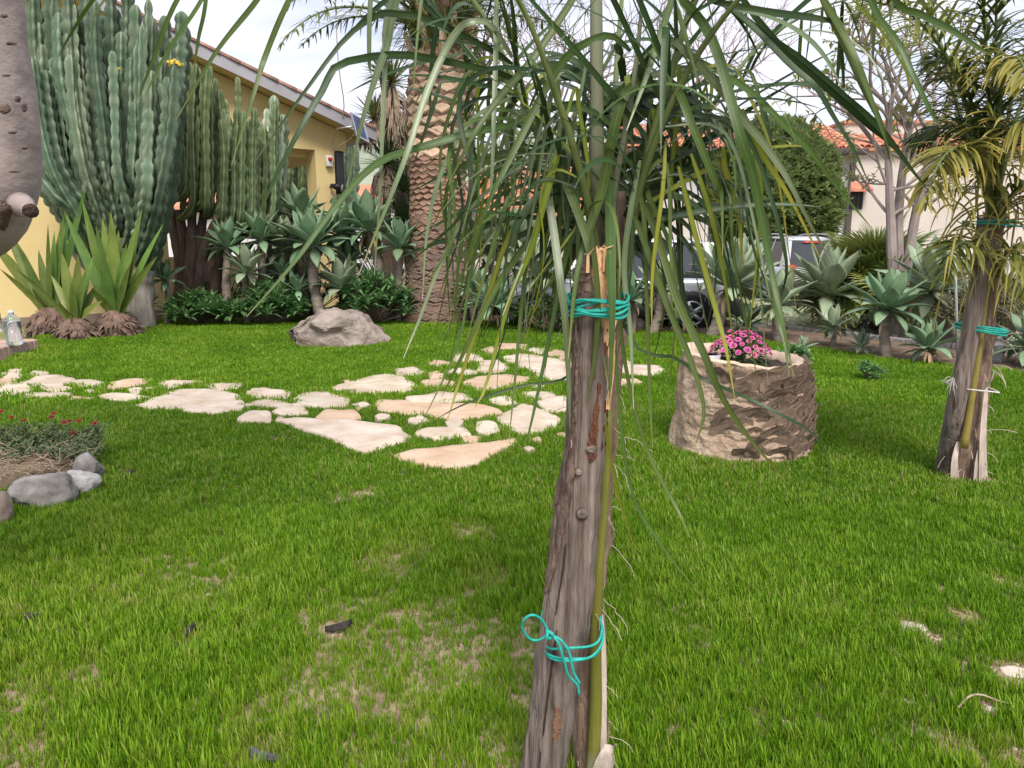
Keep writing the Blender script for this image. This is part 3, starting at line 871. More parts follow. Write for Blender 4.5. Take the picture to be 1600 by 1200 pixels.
# ================================================================== cacti, agaves, shrubs, trees
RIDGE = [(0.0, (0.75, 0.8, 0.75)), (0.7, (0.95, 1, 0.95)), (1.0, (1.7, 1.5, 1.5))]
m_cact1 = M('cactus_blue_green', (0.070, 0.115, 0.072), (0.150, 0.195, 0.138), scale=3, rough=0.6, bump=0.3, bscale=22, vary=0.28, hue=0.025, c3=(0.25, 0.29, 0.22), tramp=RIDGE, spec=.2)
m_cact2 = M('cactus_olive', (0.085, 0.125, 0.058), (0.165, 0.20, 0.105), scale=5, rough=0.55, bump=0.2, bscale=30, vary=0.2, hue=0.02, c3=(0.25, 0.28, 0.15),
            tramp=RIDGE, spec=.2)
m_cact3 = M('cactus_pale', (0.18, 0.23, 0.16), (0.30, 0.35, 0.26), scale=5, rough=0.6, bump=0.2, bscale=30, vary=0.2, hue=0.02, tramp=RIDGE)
m_cbark = M('cactus_bark', (0.07, 0.045, 0.038), (0.16, 0.11, 0.09), scale=4, stretch=(3, 3, .6), rough=0.9, bump=0.8, bscale=14)
m_cbark2 = M('cactus_grey_bark', (0.18, 0.16, 0.14), (0.34, 0.31, 0.27), scale=4, stretch=(3, 3, .6), rough=0.9, bump=0.8, bscale=14)
m_yflow = M('yellow_flower', (0.50, 0.36, 0.04), (0.62, 0.48, 0.08), scale=20, bump=0)
m_scar = M('cactus_scar', (0.10, 0.075, 0.06), (0.17, 0.13, 0.11), scale=20, bump=.3)

def cactus_stem(path, r0, ribs=4, seg=0.24, tip=0.45, n=None):
    """scalloped, ribbed succulent column along a path"""
    P = smooth_path(path, 120)
    d = np.r_[0, np.cumsum(np.linalg.norm(np.diff(P, axis=0), axis=1))]
    ln = d[-1]
    k = max(8, int(ln / seg)) if n is None else n
    rows = k * 4 + 1
    s = np.linspace(0, ln, rows)
    P = np.stack([np.interp(s, d, P[:, i]) for i in range(3)], 1)
    ph = random.random() * 6.28
    jit = [random.uniform(.72, 1.18) for _ in range(k + 1)]
    cyc = (0.60, 0.98, 1.12, 0.98)
    def prof(a, i):
        q = i // 4
        sc = cyc[i % 4] * jit[min(q, k)]
        e = (ln - s[i]) / (seg * 1.2)
        tp = 1.0 if e > 1 else max(0.12, tip + (1 - tip) * math.sqrt(max(e, 0)))
        base = min(1.0, 0.7 + s[i] / ln * 2)
        ridge = 0.5 + 0.5 * math.cos(ribs * (a - ph))
        return tp * base * (0.42 + (0.58 * sc) * ridge ** 1.2 + 0.08 * sc)
    V, F, t = tube(P, r0, ribs * 4, True, prof)
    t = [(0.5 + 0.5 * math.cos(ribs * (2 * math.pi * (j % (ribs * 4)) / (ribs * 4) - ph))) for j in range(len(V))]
    return V, F, t

def cactus(name, label, base, trunks, stems, mat, bark, ribs=4, seg=.24, flowers=0, group=None):
    c = empty(name, base, 0, label, 'cactus', group)
    for path, r0, r1 in trunks:
        P = smooth_path(path, 16)
        V, F, t = tube(P, np.linspace(r0, r1, 16), 12, True, wob=0.25, ws=5)
        part('trunk', V, F, bark, c)
    tips = []
    for path, r0 in stems:
        V, F, t = cactus_stem(path, r0, ribs, seg * random.uniform(.75, 1.3))
        o = part('branch', V, F, mat, c, True, t)
        tips.append((o, Vector(path[-1]), r0))
    for i in range(flowers):
        o, p, r0 = random.choice(tips)
        mb = MB()
        for _ in range(10):
            q = p + Vector((random.uniform(-1, 1), random.uniform(-1, 1), random.uniform(-.5, .6))) * r0 * .8
            V, F = bevel_box((-.02, -.02, -.02), (.02, .02, .02), .008, 1)
            mb.add([q + Vector(v) * random.uniform(.7, 1.5) for v in V], F)
        mb.build('flower_cluster', m_yflow, o)
    return c

# --- the tall blue-green candelabra by the wall
random.seed(21)
CY = 13.6
base1 = at(222, 497, CY); base1.z = 0.0
tr, st = [], []
tr.append(([base1 + Vector((0, 0, -.05)), at(222, 450, CY), at(228, 420, CY)], .21, .15))
st.append(([at(228, 425, CY), at(243, 390, CY - .05), at(258, 330, CY - .2), at(270, 250, CY - .3), at(276, 180, CY - .3), at(288, 40, CY - .25)], .15))
tr.append(([base1 + Vector((-.1, .1, -.05)), at(185, 440, CY + .1), at(165, 405, CY + .1)], .24, .20))
tr.append(([at(200, 450, CY + .1), at(150, 420, CY + .3), at(115, 385, CY + .2)], .16, .13))
tips = [(45, -30), (60, 35), (75, -40), (92, 20), (105, -35), (120, 30), (132, -45), (148, 0), (160, 25), (172, -40), (182, 15), (190, 50), (200, -30), (212, 8), (222, 40), (232, 0), (245, 60), (258, 25), (268, 60), (284, 18),
        (50, 90), (42, 150), (66, 70), (84, 90), (110, 85), (140, 60), (155, 95), (176, 80), (205, 90), (236, 110), (250, 130), (38, 200), (262, 120), (128, 130),
        (52, -10), (83, -20), (98, 50), (113, 5), (126, 70), (140, -20), (166, 60), (178, 110), (196, 130), (215, 70), (226, 100), (240, 30), (252, 90), (274, 100), (70, 110), (90, 140), (118, 150), (150, 150), (184, 170), (210, 160), (234, 170), (60, 130)]
for i, (tx, ty) in enumerate(tips):
    f = (tx - 40) / 250
    bx = 120 + f * 130 + random.uniform(-14, 14)
    by = 395 - 35 * math.sin(f * 3.1) + random.uniform(-30, 15)
    dy = random.uniform(-.75, .35)
    if ty > 60: dy = random.uniform(-1.0, -.3)
    mx_ = bx + (tx - bx) * .55 + random.uniform(-6, 6)
    my = by + (ty - by) * .38
    Yt = CY + dy
    st.append(([at(bx * .7 + 175 * .3, by + 15, CY + dy * .3), at(bx, by - 25, CY + dy * .6), at(mx_, my, Yt), at(tx + (bx - tx) * .12, ty + (by - ty) * .30, Yt), at(tx, ty, Yt)], random.uniform(.085, .125)))
for tx, ty, bx, by in ((40, 195, 130, 400), (42, 235, 125, 395), (40, 130, 120, 390), (44, 265, 118, 372), (60, 180, 140, 400)):
    st.append(([at(165, 415, CY), at(bx, by, CY - .2), at((bx + tx) / 2 + 6, (by + ty) / 2 + 6, CY - .5), at(tx, ty, CY - .7)], .10))
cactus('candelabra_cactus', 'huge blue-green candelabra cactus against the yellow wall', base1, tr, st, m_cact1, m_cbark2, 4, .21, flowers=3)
keepout.append((base1.x, base1.y, .3))

# --- the olive candelabra on dark brown trunks
CY2 = 14.9
base2 = at(300, 470, CY2); base2.z = 0.03
tr, st = [], []
forks = [(258, 300), (280, 328), (300, 316), (320, 326), (342, 338), (366, 345), (392, 340), (414, 338)]
for fx, fy in forks:
    tr.append(([base2 + Vector(((fx - 320) * .0045 + random.uniform(-.05, .05), random.uniform(-.1, .1), -.05)), at(302 + (fx - 310) * .42, 405, CY2 + random.uniform(-.1, .1)), at(fx, fy, CY2 + random.uniform(-.2, .2))], .115, .085))
for i in range(44):
    f = i / 43
    tx = 286 + f * 150 + random.uniform(-5, 5)
    ty = 85 + f * 80 + random.uniform(-10, 75)
    fx, fy = min(forks, key=lambda q: abs(q[0] - (262 + f * 150) + random.uniform(-16, 16)))
    dy = random.uniform(-.55, .5)
    q_ = random.uniform(0, 30)
    st.append(([at(fx, fy + 14, CY2 + dy * .2), at(fx + (tx - fx) * .72, fy - 4 + q_ * .4, CY2 + dy * .8), at(tx + random.uniform(-3, 3), fy - 42 + q_, CY2 + dy), at(tx + random.uniform(-3, 3), (fy + ty) * .5 - 20, CY2 + dy), at(tx + random.uniform(-4, 4), ty, CY2 + dy)], random.uniform(.065, .09)))
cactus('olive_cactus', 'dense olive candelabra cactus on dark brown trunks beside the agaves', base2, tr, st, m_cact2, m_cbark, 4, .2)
# --- small pale cactus in front of the porch
b3 = at(425, 440, 15.6); b3.z = .03
st = []
for i in range(9):
    tx = 388 + i * 7 + random.uniform(-4, 4)
    st.append(([b3 + Vector((random.uniform(-.15, .15), 0, 0)), at(418 + (tx - 418) * .6, 330, 15.3), at(tx, 260, 15.3 + random.uniform(-.3, .3)), at(tx + random.uniform(-3, 3), 148 + abs(tx - 430) * 1.1 + random.uniform(0, 50), 15.3)], .095))
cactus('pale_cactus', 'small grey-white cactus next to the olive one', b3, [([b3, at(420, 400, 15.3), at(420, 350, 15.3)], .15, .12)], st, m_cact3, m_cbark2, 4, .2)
# --- cacti seen through and beyond the porch
def hedge_cactus(label, x0, x1, ytop, Y, n, mat):
    b = at((x0 + x1) / 2, 420, Y); b.z = 0.0
    st = []
    for i in range(n):
        tx = x0 + (x1 - x0) * (i + random.random()) / n
        bx = (x0 + x1) / 2 + (tx - (x0 + x1) / 2) * .6
        dy = random.uniform(-.8, .8)
        zb = at(bx, 420, Y + dy); zb.z = 0.0
        st.append(([zb, at(bx + (tx - bx) * .3, 380, Y + dy), at(tx, 320, Y + dy), at(tx + random.uniform(-6, 6), ytop + random.uniform(-8, 50), Y + dy)], random.uniform(.09, .13)))
    cactus('column_cactus', label, b, [], st, mat, m_cbark, 4, .25)
hedge_cactus('thicket of thin olive cactus stems seen through the porch opening', 425, 500, 205, 22.5, 30, m_cact2)
hedge_cactus('dark green cactus columns just beyond the porch pillar', 526, 556, 200, 22, 12, m_cact1)

# ------------------------------------------------------------------ agaves
m_agave = M('agave_leaf', (0.145, 0.25, 0.135), (0.235, 0.35, 0.215), scale=3.5, rough=0.45, bump=0.08, bscale=40, vary=0.2, hue=0.018, spec=0.4, trans=0.12,
            tramp=[(0.0, (1.35, 1.3, 1.15)), (0.35, (1, 1, 1)), (0.97, (0.95, 0.95, 0.9)), (1.0, (1.6, 1.0, .7))])
m_agave2 = M('agave_leaf_grey', (0.225, 0.30, 0.19), (0.335, 0.405, 0.275), scale=3.5, rough=0.45, bump=0.08, bscale=40, vary=0.18, hue=0.016, spec=0.4, trans=0.12,
             tramp=[(0.0, (1.3, 1.25, 1.1)), (0.35, (1, 1, 1)), (0.97, (0.95, 0.95, 0.9)), (1.0, (1.6, 1.0, .7))])
m_astem = M('agave_trunk', (0.17, 0.135, 0.11), (0.32, 0.265, 0.22), scale=7, stretch=(1, 1, 4), rough=0.9, bump=0.6, bscale=18, vary=.1)
m_dead = M('dead_leaf', (0.36, 0.24, 0.13), (0.55, 0.42, 0.27), scale=5, rough=0.9, bump=0.3, vary=.18, trans=.15)
def agave_leaf(L_, W_, bend, cup=0.35, th=0.012):
    """fleshy closed blade growing along +x, bent by `bend` (down positive), cupped"""
    n = 9
    V, F, t = [], [], []
    x = z = 0.0; a = 0.0
    prof = (0.42, 0.46, 0.62, 0.85, 1.0, 0.97, 0.78, 0.45, 0.03)
    for i in range(n):
        f = i / (n - 1)
        w = W_ * .5 * prof[i]
        c = cup * (1 - .45 * f)
        na = a + math.pi / 2
        nx, nz = math.cos(na), math.sin(na)
        for s in (-1, -.5, 0, .5, 1):
            lift = c * w * s * s
            V.append((x + nx * lift, w * s, z + nz * lift)); t.append(f)
        for s in (-.5, 0, .5):
            lift = c * w * s * s - th * (1.4 - f) * (1 - .6 * abs(s))
            V.append((x + nx * lift, w * s, z + nz * lift)); t.append(f)
        st_ = L_ / (n - 1)
        a -= bend / (n - 1) * (0.4 + 1.2 * f)
        x += math.cos(a) * st_; z += math.sin(a) * st_
    for i in range(n - 1):
        p, q = i * 8, i * 8 + 8
        for k in range(4): F.append([p + k, p + k + 1, q + k + 1, q + k])
        u = [0, 5, 6, 7, 4]
        for k in range(4): F.append([p + u[k + 1], p + u[k], q + u[k], q + u[k + 1]])
    return V, F, t
AL = {}
for key, mat in (('g', m_agave), ('w', m_agave2)):
    AL[key] = [make_mesh('leaf', *agave_leaf(1.0, .40, b_, cu)[:2], mat, True, agave_leaf(1.0, .40, b_, cu)[2]) for b_, cu in ((-.35, .55), (0.1, .42), (0.55, .34), (1.1, .28))]
DL = []
for b_ in (1.9, 2.4):
    v_, f_, t_ = agave_leaf(1.0, .13, b_, .8, .004)
    DL.append(make_mesh('dead_leaf', v_, f_, m_dead, True))
def agave(label, head, R_, base=None, n=26, key='g', tr_r=.07, dead=5, tilt=(0, 0), group=None, open_=1.0, name='agave', bend_via=None):
    """head: centre of the rosette; R_: leaf length; base: foot of the bare stem (None = grows from the ground)"""
    foot = Vector(base) if base is not None else Vector((head.x, head.y, 0.02))
    a = empty(name, foot, 0, label, 'agave', group)
    if base is not None:
        mid = [bend_via] if bend_via is not None else [foot * .5 + head * .5 + Vector((random.uniform(-.06, .06), random.uniform(-.06, .06), 0))]
        P = smooth_path([foot + Vector((0, 0, -.06))] + mid + [head + Vector((0, 0, .03))], 18)
        ring = lambda an, i: 1 + (.07 if i % 2 else -.05) + .05 * math.sin(3 * an + i)
        V, F, t = tube(P, np.linspace(tr_r * 1.1, tr_r * .85, 18), 10, True, ring)
        part('stem', V, F, m_astem, a)
    ph = random.random() * 6.28
    tm = Matrix.Rotation(tilt[0], 4, 'X') @ Matrix.Rotation(tilt[1], 4, 'Y')
    for i in range(n):
        f = i / (n - 1)
        el = R(84 - 92 * f ** .8 * open_ + random.uniform(-6, 6))
        az = ph + i * 2.39996 + random.uniform(-.12, .12)
        s = R_ * (0.62 + .45 * math.sin(math.pi * min(1, .15 + f * .8))) * random.uniform(.9, 1.1)
        v = 0 if f < .3 else (1 if f < .55 else (2 if f < .8 else 3))
        o = link('leaf', AL[key][v], a)
        o.matrix_basis = Matrix.Translation(head - foot) @ tm @ Matrix.Rotation(az, 4, 'Z') @ Matrix.Rotation(-el, 4, 'Y') @ Matrix.Translation((R_ * .05, 0, 0)) @ Matrix.Diagonal((s, s * random.uniform(.85, 1.05), s, 1))
    for i in range(dead):
        o = link('dead_leaf', random.choice(DL), a)
        s = R_ * random.uniform(.5, .8)
        o.matrix_basis = Matrix.Translation(head - foot + Vector((0, 0, -.04))) @ Matrix.Rotation(random.random() * 6.28, 4, 'Z') @ Matrix.Rotation(random.uniform(-.2, .3), 4, 'Y') @ Matrix.Diagonal((s, s * .8, s, 1))
    return a
random.seed(31)
def ag(label, hx, hy, Y, wpx, bx=None, by=None, n=26, key='g', dead=4, tr=.07, open_=1.0, tilt=None, via=None):
    if hx > 950:
        Y = min(12.6, G(bx, by).y if bx is not None else G(hx, hy + wpx * .28).y)
    h = at(hx, hy, Y)
    base = None
    if bx is not None:
        base = at(bx, by, Y); base.z = 0.04
    v = at(via[0], via[1], Y) if via else None
    agave(label, h, wpx * mpp(Y) * (.57 if hx > 950 else .64), base, n, key, tr, dead, tilt or (random.uniform(-.15, .25), random.uniform(-.15, .15)), open_=open_, bend_via=v)
# left bed
ag('agave rosette in front of the porch pillar with a leaning bare stem', 577, 362, 14.9, 92, 615, 440, 30, tr=.09, dead=8)
ag('large agave with many shrivelled leaves hanging under its rosette near the pillar', 490, 385, 14.3, 98, 503, 488, 32, tr=.10, dead=11, via=(490, 440))
ag('agave on a straight bare stem beside the dark cactus trunks', 356, 388, 14.3, 74, 353, 460, 22, dead=0, tr=.08)
ag('agave with a dry leaf collar between two other stemmed agaves', 409, 375, 14.5, 80, 410, 445, 24, dead=6, tr=.085)
ag('agave close against the trunk of the great palm', 626, 388, 14.6, 72, 621, 438, 22, dead=1, tr=.07)
ag('agave half hidden behind the one with the shrivelled collar', 468, 340, 15.2, 78, 468, 440, 22, dead=0)
ag('small agave at the foot of the olive cactus trunks', 258, 438, 14.0, 56, 258, 470, 18, dead=1, tr=.06)
ag('dark agave behind the leaning stem', 545, 410, 15.2, 70, 540, 455, 20, dead=0)
ag('low agave pup in the shade between bare stems', 440, 430, 14.6, 54, 440, 462, 18, dead=0)
ag('low agave pup at the end of the brick edging', 232, 478, 13.9, 40, None, None, 16, dead=0)
ag('agave pup growing low beside the curved stem', 465, 455, 14.2, 50, None, None, 16, dead=0)
ag('wide pale agave low behind the boulder under the stemmed ones', 535, 452, 14.4, 84, None, None, 24, key='w', dead=2)
ag('pale agave filling the gap between the straight stem and its neighbour', 385, 428, 14.2, 72, 384, 470, 22, key='w', dead=2)
ag('pale agave crowding the porch side of the shrivelled one', 448, 392, 14.8, 84, 450, 465, 26, key='w', dead=3)
ag('wide agave spreading over the shrub at the porch corner', 535, 372, 15.1, 90, 533, 465, 26, key='g', dead=2)
# between the great palm and the staked palm
ag('pale agave behind the great palm trunk', 765, 395, 16.0, 110, 765, 470, 30, key='w', dead=0)
ag('agave with dangling dry leaves behind hanging palm leaflets', 842, 432, 13.2, 95, 850, 495, 28, key='w', dead=9, tr=.08)
ag('low agave with withered lower leaves near the great palm', 772, 480, 13.4, 88, None, None, 26, key='g', dead=6)
ag('tall agave clump behind the lawn edge', 815, 390, 15.5, 95, 800, 470, 28, key='w', dead=0)
ag('small agave by the lawn edge beside the staked palm', 745, 455, 14.0, 62, 745, 490, 20, dead=1)
# right bed
ag('big grey agave on a thick leaning stem behind the flower planter', 1140, 450, 9.8, 150, 1110, 528, 34, key='w', dead=4, tr=.095, open_=.82)
ag('agave on a slim stem next to the big grey one', 1030, 458, 10.6, 92, 1018, 520, 24, key='w', dead=2, tr=.075)
ag('agave with flat lower leaves in front of the roof-railed car', 1216, 478, 9.6, 105, 1215, 535, 24, key='w', dead=1, tr=.05)
ag('broad agave on a thick brown stem in front of the fan palm', 1292, 463, 9.2, 142, 1290, 520, 32, key='w', dead=1, tr=.085)
ag('agave with dark wide leaves on a curved grey stem', 1388, 486, 8.6, 118, 1386, 560, 28, key='g', dead=3, tr=.065)
ag('broad agave leaning towards the metal stake', 1462, 455, 8.3, 142, 1485, 540, 30, key='w', dead=2, tr=.10, tilt=(.25, -.15))
ag('squat agave with orange withered leaves beside the metal stake', 1452, 545, 8.0, 88, None, None, 24, key='g', dead=8)
ag('small agave with drooping leaves below the broad one', 1302, 515, 8.9, 66, 1300, 545, 18, key='w', dead=2, tr=.04)
ag('tiny agave beside a clear bottle in the bed', 1345, 542, 8.6, 48, None, None, 16, key='w', dead=3)
ag('agave with withered lower leaves beyond the yellowing feather palm', 1612, 545, 7.6, 112, None, None, 24, key='g', dead=8)
ag('agave half lost in the dark shrub near the slim stemmed one', 985, 470, 11.0, 80, 985, 512, 22, key='g', dead=1)
ag('low agave pup by the soil edge behind the planter rim', 1255, 545, 9.0, 42, None, None, 14, key='w', dead=1)
ag('low agave under the big grey one', 1165, 510, 9.9, 70, None, None, 18, key='g', dead=3)
ag('low agave filling in under the slim stemmed one', 1060, 500, 10.5, 62, None, None, 18, key='g', dead=2)

# ------------------------------------------------------------------ low leafy shrubs (rosettes of soft leaves)
m_leaf_g = M('soft_leaf', (0.085, 0.19, 0.06), (0.15, 0.28, 0.10), scale=9, rough=0.5, bump=0.05, vary=.1, trans=.25)
m_leaf_y = M('light_leaf', (0.13, 0.24, 0.035), (0.22, 0.34, 0.07), scale=9, rough=0.5, bump=0.05, trans=.3)
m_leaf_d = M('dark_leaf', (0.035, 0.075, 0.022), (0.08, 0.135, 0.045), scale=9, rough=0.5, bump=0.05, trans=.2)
m_twig = M('twig', (0.12, 0.085, 0.06), (0.22, 0.17, 0.13), scale=12, rough=0.9, bump=.3)
def leaf_quad(mb, p, d, L_, W_, bend=.3):
    d = Vector(d).normalized()
    s = d.cross(Vector((0, 0, 1)))
    if s.length < .1: s = Vector((1, 0, 0))
    s.normalize()
    n_ = s.cross(d)
    V = [p, p + d * L_ * .5 + s * W_ * .5 + n_ * W_ * .1, p + d * L_ - n_ * L_ * bend, p + d * L_ * .5 - s * W_ * .5 + n_ * W_ * .1, p + d * L_ * .52 - n_ * W_ * .1]
    mb.add(V, [[0, 4, 1], [1, 4, 2], [0, 3, 4], [3, 2, 4]])
def rosette_shrub(label, x, y, Y, wpx, hpx, n, mat, name='leafy_shrub', L_=.2, cat='shrub'):
    c = at(x, y, Y); c.z = .03
    w, h = wpx * mpp(Y) / 2, hpx * mpp(Y)
    e = empty(name, c, 0, label, cat)
    mb, sb = MB(), MB()
    for i in range(n):
        a = random.random() * 6.28; q = math.sqrt(random.random())
        top = c + Vector((w * q * math.cos(a), w * .8 * q * math.sin(a), h * (1 - .55 * q * q) * random.uniform(.45, 1.0)))
        V, F, t = tube([c + (top - c) * .15 + Vector((0, 0, -.03 if i == 0 else 0)), c + (top - c) * .6, top], .008, 4); sb.add(V, F)
        k = 13
        for j in range(k):
            f = j / k; el = R(75 - 85 * f); az = j * 2.4 + a
            leaf_quad(mb, top, (math.cos(az) * math.cos(el), math.sin(az) * math.cos(el), math.sin(el)), L_ * random.uniform(.7, 1.15), L_ * .27)
    mb.build('foliage', mat, e, False); sb.build('stems', m_twig, e)
    return e
random.seed(41)
rosette_shrub('low green rosette shrub behind the boulder beside the great palm', 590, 502, 14.2, 120, 76, 70, m_leaf_g, L_=.28)
rosette_shrub('low green leafy shrub at the end of the brick edging', 312, 482, 14.1, 110, 46, 60, m_leaf_g, L_=.26)
rosette_shrub('low leafy shrub under the agave stems behind the boulder', 420, 484, 14.2, 120, 58, 70, m_leaf_g, L_=.26)
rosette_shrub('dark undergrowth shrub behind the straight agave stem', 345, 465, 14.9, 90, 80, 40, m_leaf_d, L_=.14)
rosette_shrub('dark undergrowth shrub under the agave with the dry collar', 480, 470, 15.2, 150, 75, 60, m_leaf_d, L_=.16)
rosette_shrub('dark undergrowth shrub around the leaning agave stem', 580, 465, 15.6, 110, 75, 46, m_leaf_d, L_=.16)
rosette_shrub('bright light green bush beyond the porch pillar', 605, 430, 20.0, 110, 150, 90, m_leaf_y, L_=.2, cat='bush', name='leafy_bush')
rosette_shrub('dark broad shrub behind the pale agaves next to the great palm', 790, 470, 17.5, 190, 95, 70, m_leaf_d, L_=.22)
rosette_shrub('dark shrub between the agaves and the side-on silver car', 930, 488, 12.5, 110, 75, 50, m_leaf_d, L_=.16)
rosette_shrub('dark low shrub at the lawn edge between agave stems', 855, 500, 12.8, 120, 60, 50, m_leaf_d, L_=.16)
rosette_shrub('small leafy weed clump beside the planter at the bed edge', 1240, 548, 9.0, 60, 35, 22, m_leaf_g, L_=.12)
rosette_shrub('straggly weed clump at the foot of the curved agave stem', 1360, 566, 8.3, 60, 25, 14, m_leaf_g, L_=.10)
rosette_shrub('soft green shrub behind the second staked palm', 1470, 430, 13.5, 120, 130, 80, m_leaf_y, L_=.15, cat='bush', name='leafy_bush')

# ------------------------------------------------------------------ pale groundcover strip beyond the kerb
m_gc = M('variegated_leaf', (0.34, 0.39, 0.20), (0.50, 0.53, 0.36), scale=3, rough=.6, bump=0, trans=.2)
mb = MB()
gpoly = [G(1080, 503), G(1180, 512), G(1290, 524), G(1400, 538), G(1500, 549), G(1600, 559), G(1800, 575), G(1800, 520), G(1600, 505), G(1500, 485), G(1400, 478), G(1300, 474), G(1200, 474)]
xs = np.array([p.x for p in gpoly]); ys = np.array([p.y for p in gpoly])
px_, py_ = rng.uniform(xs.min(), xs.max(), 26000), rng.uniform(ys.min(), ys.max(), 26000)
k = in_poly(px_, py_, gpoly)
for x, y in zip(px_[k], py_[k]):
    a = random.random() * 6.28
    if noise.noise(Vector((x * .9, y * .9, 2))) < -.28: continue
    leaf_quad(mb, Vector((x, y, random.uniform(-.01, .10))), (math.cos(a), math.sin(a), random.uniform(.1, .9)), random.uniform(.05, .09), .05, .2)
q = mb.build('groundcover', m_gc); tag(q, 'pale variegated groundcover strip between kerb and parking yard', 'groundcover', kind='stuff')

# ------------------------------------------------------------------ round clipped bush
m_cyp = M('cypress_tuft', (0.16, 0.22, 0.075), (0.26, 0.33, 0.13), scale=2.5, rough=.7, bump=0, trans=.35, c3=(0.27, 0.32, 0.14))
def round_bush(label, cx, cy, wpx, hpx, Y, ntuft, mat):
    c = at(cx, cy, Y); a, h = wpx * mpp(Y) / 2, hpx * mpp(Y) / 2
    foot = Vector((c.x, c.y, 0))
    e = empty('round_bush', foot, 0, label, 'bush')
    V, F, t = tube([foot + Vector((0, 0, -.05)), Vector((c.x, c.y, c.z - h * .3)), Vector((c.x + .05, c.y, c.z + h * .5))], [.14, .11, .04], 8); part('trunk', V, F, m_twig, e)
    mb = MB()
    for i in range(ntuft):
        d = Vector((random.gauss(0, 1), random.gauss(0, 1), random.gauss(0, 1))).normalized()
        lump = 1 + .14 * fbm(d, 3.0) + .08 * fbm(d, 8)
        egg = 1 - .16 * d.z
        rr = random.uniform(.84, 1.0) * lump
        p = Vector((c.x + d.x * a * rr * egg, c.y + d.y * a * rr * egg, c.z + d.z * h * rr))
        up = (d + Vector((0, 0, .9)) + Vector((random.gauss(0, .3), random.gauss(0, .3), random.gauss(0, .2)))).normalized()
        for _ in range(3):
            leaf_quad(mb, p + Vector((random.gauss(0, .03), random.gauss(0, .03), random.gauss(0, .03))), up + Vector((random.gauss(0, .45), random.gauss(0, .45), random.gauss(0, .45))), random.uniform(.17, .32), .16, .1)
    mb.build('crown', mat, e, False)
round_bush('dense dark green rounded conifer bush in front of the white house', 1208, 302, 190, 205, 27, 8000, m_cyp)

# ------------------------------------------------------------------ fan palm clump
m_fan = M('fan_leaf_green', (0.13, 0.19, 0.035), (0.25, 0.29, 0.07), scale=5, rough=.5, bump=0, vary=.25, hue=.03, trans=.25)
m_fibre = M('palm_fibre', (0.08, 0.05, 0.03), (0.20, 0.13, 0.08), scale=8, stretch=(4, 4, 1), rough=.95, bump=.8)
def fan_mesh():
    mb = MB()
    n = 22
    for i in range(n):
        a = R(-105 + 210 * i / (n - 1))
        d = Vector((math.cos(a), math.sin(a), 0)); s = Vector((-d.y, d.x, 0))
        P = [d * .06, d * .55 + Vector((0, 0, .03)), d * .85 + Vector((0, 0, -.01)), d * 1.0 + Vector((0, 0, -.07))]
        V, F, t = ribbon([Vector((.0, 0, 0)) + p for p in P], [.03, .075, .045, .006], [s] * 4, .35)
        mb.add(V, F)
    V, F, t = tube([(-1.2, 0, -.12), (-.6, 0, 0), (0.03, 0, .0)], [.02, .016, .012], 5); mb.add(V, F)
    return make_mesh('fan_leaf', mb.V, mb.F, m_fan, False)
fm = fan_mesh()
random.seed(47)
fb = at(1368, 440, 13.0); fb.z = 0
fp = empty('fan_palm', fb, 0, 'bushy yellow-green dwarf fan palm behind the agaves', 'palm')
V, F, t = tube([fb + Vector((0, 0, -.05)), fb + Vector((.05, 0, .35)), fb + Vector((0, 0, .65))], [.24, .26, .18], 10, wob=.3); part('trunk', V, F, m_fibre, fp)
for i in range(70):
    f = i / 69; el = R(88 - 95 * f ** .85); az = i * 2.39996
    s = random.uniform(.55, .74)
    o = link('fan_leaf', fm, fp)
    o.matrix_basis = Matrix.Translation((0, 0, .55)) @ Matrix.Rotation(az, 4, 'Z') @ Matrix.Rotation(-el, 4, 'Y') @ Matrix.Translation((1.2 * s, 0, 0)) @ Matrix.Rotation(random.uniform(-.5, .5), 4, 'X') @ Matrix.Rotation(random.uniform(-.1, .7), 4, 'Y') @ Matrix.Diagonal((s, s, s, 1))

# ------------------------------------------------------------------ yuccas behind the great palm
m_yucca = M('yucca_leaf', (0.12, 0.17, 0.04), (0.23, 0.28, 0.09), scale=5, rough=.5, bump=0, trans=.15, c3=(.34, .36, .14))
m_yucca_d = M('yucca_leaf_dark', (0.03, 0.07, 0.025), (0.075, 0.13, 0.04), scale=5, rough=.5, bump=0, trans=.15)
m_skirt = M('dry_skirt', (0.26, 0.19, 0.13), (0.45, 0.36, 0.27), scale=9, rough=.95, bump=0)
def blade_head(mb, c, n, L_, W_, e0=90, e1=-20):
    for i in range(n):
        f = i / n; el = R(e0 + (e1 - e0) * f) + random.uniform(-.1, .1); az = i * 2.4
        d = Vector((math.cos(az) * math.cos(el), math.sin(az) * math.cos(el), math.sin(el)))
        s = d.cross(Vector((0, 0, 1)) if abs(d.z) < .95 else Vector((1, 0, 0)))
        l_ = L_ * random.uniform(.8, 1.1)
        V, F, t = ribbon([c, c + d * l_ * .5, c + d * l_ + Vector((0, 0, -.06 * l_))], [W_ * .7, W_, W_ * .08], [s] * 3, .3); mb.add(V, F)
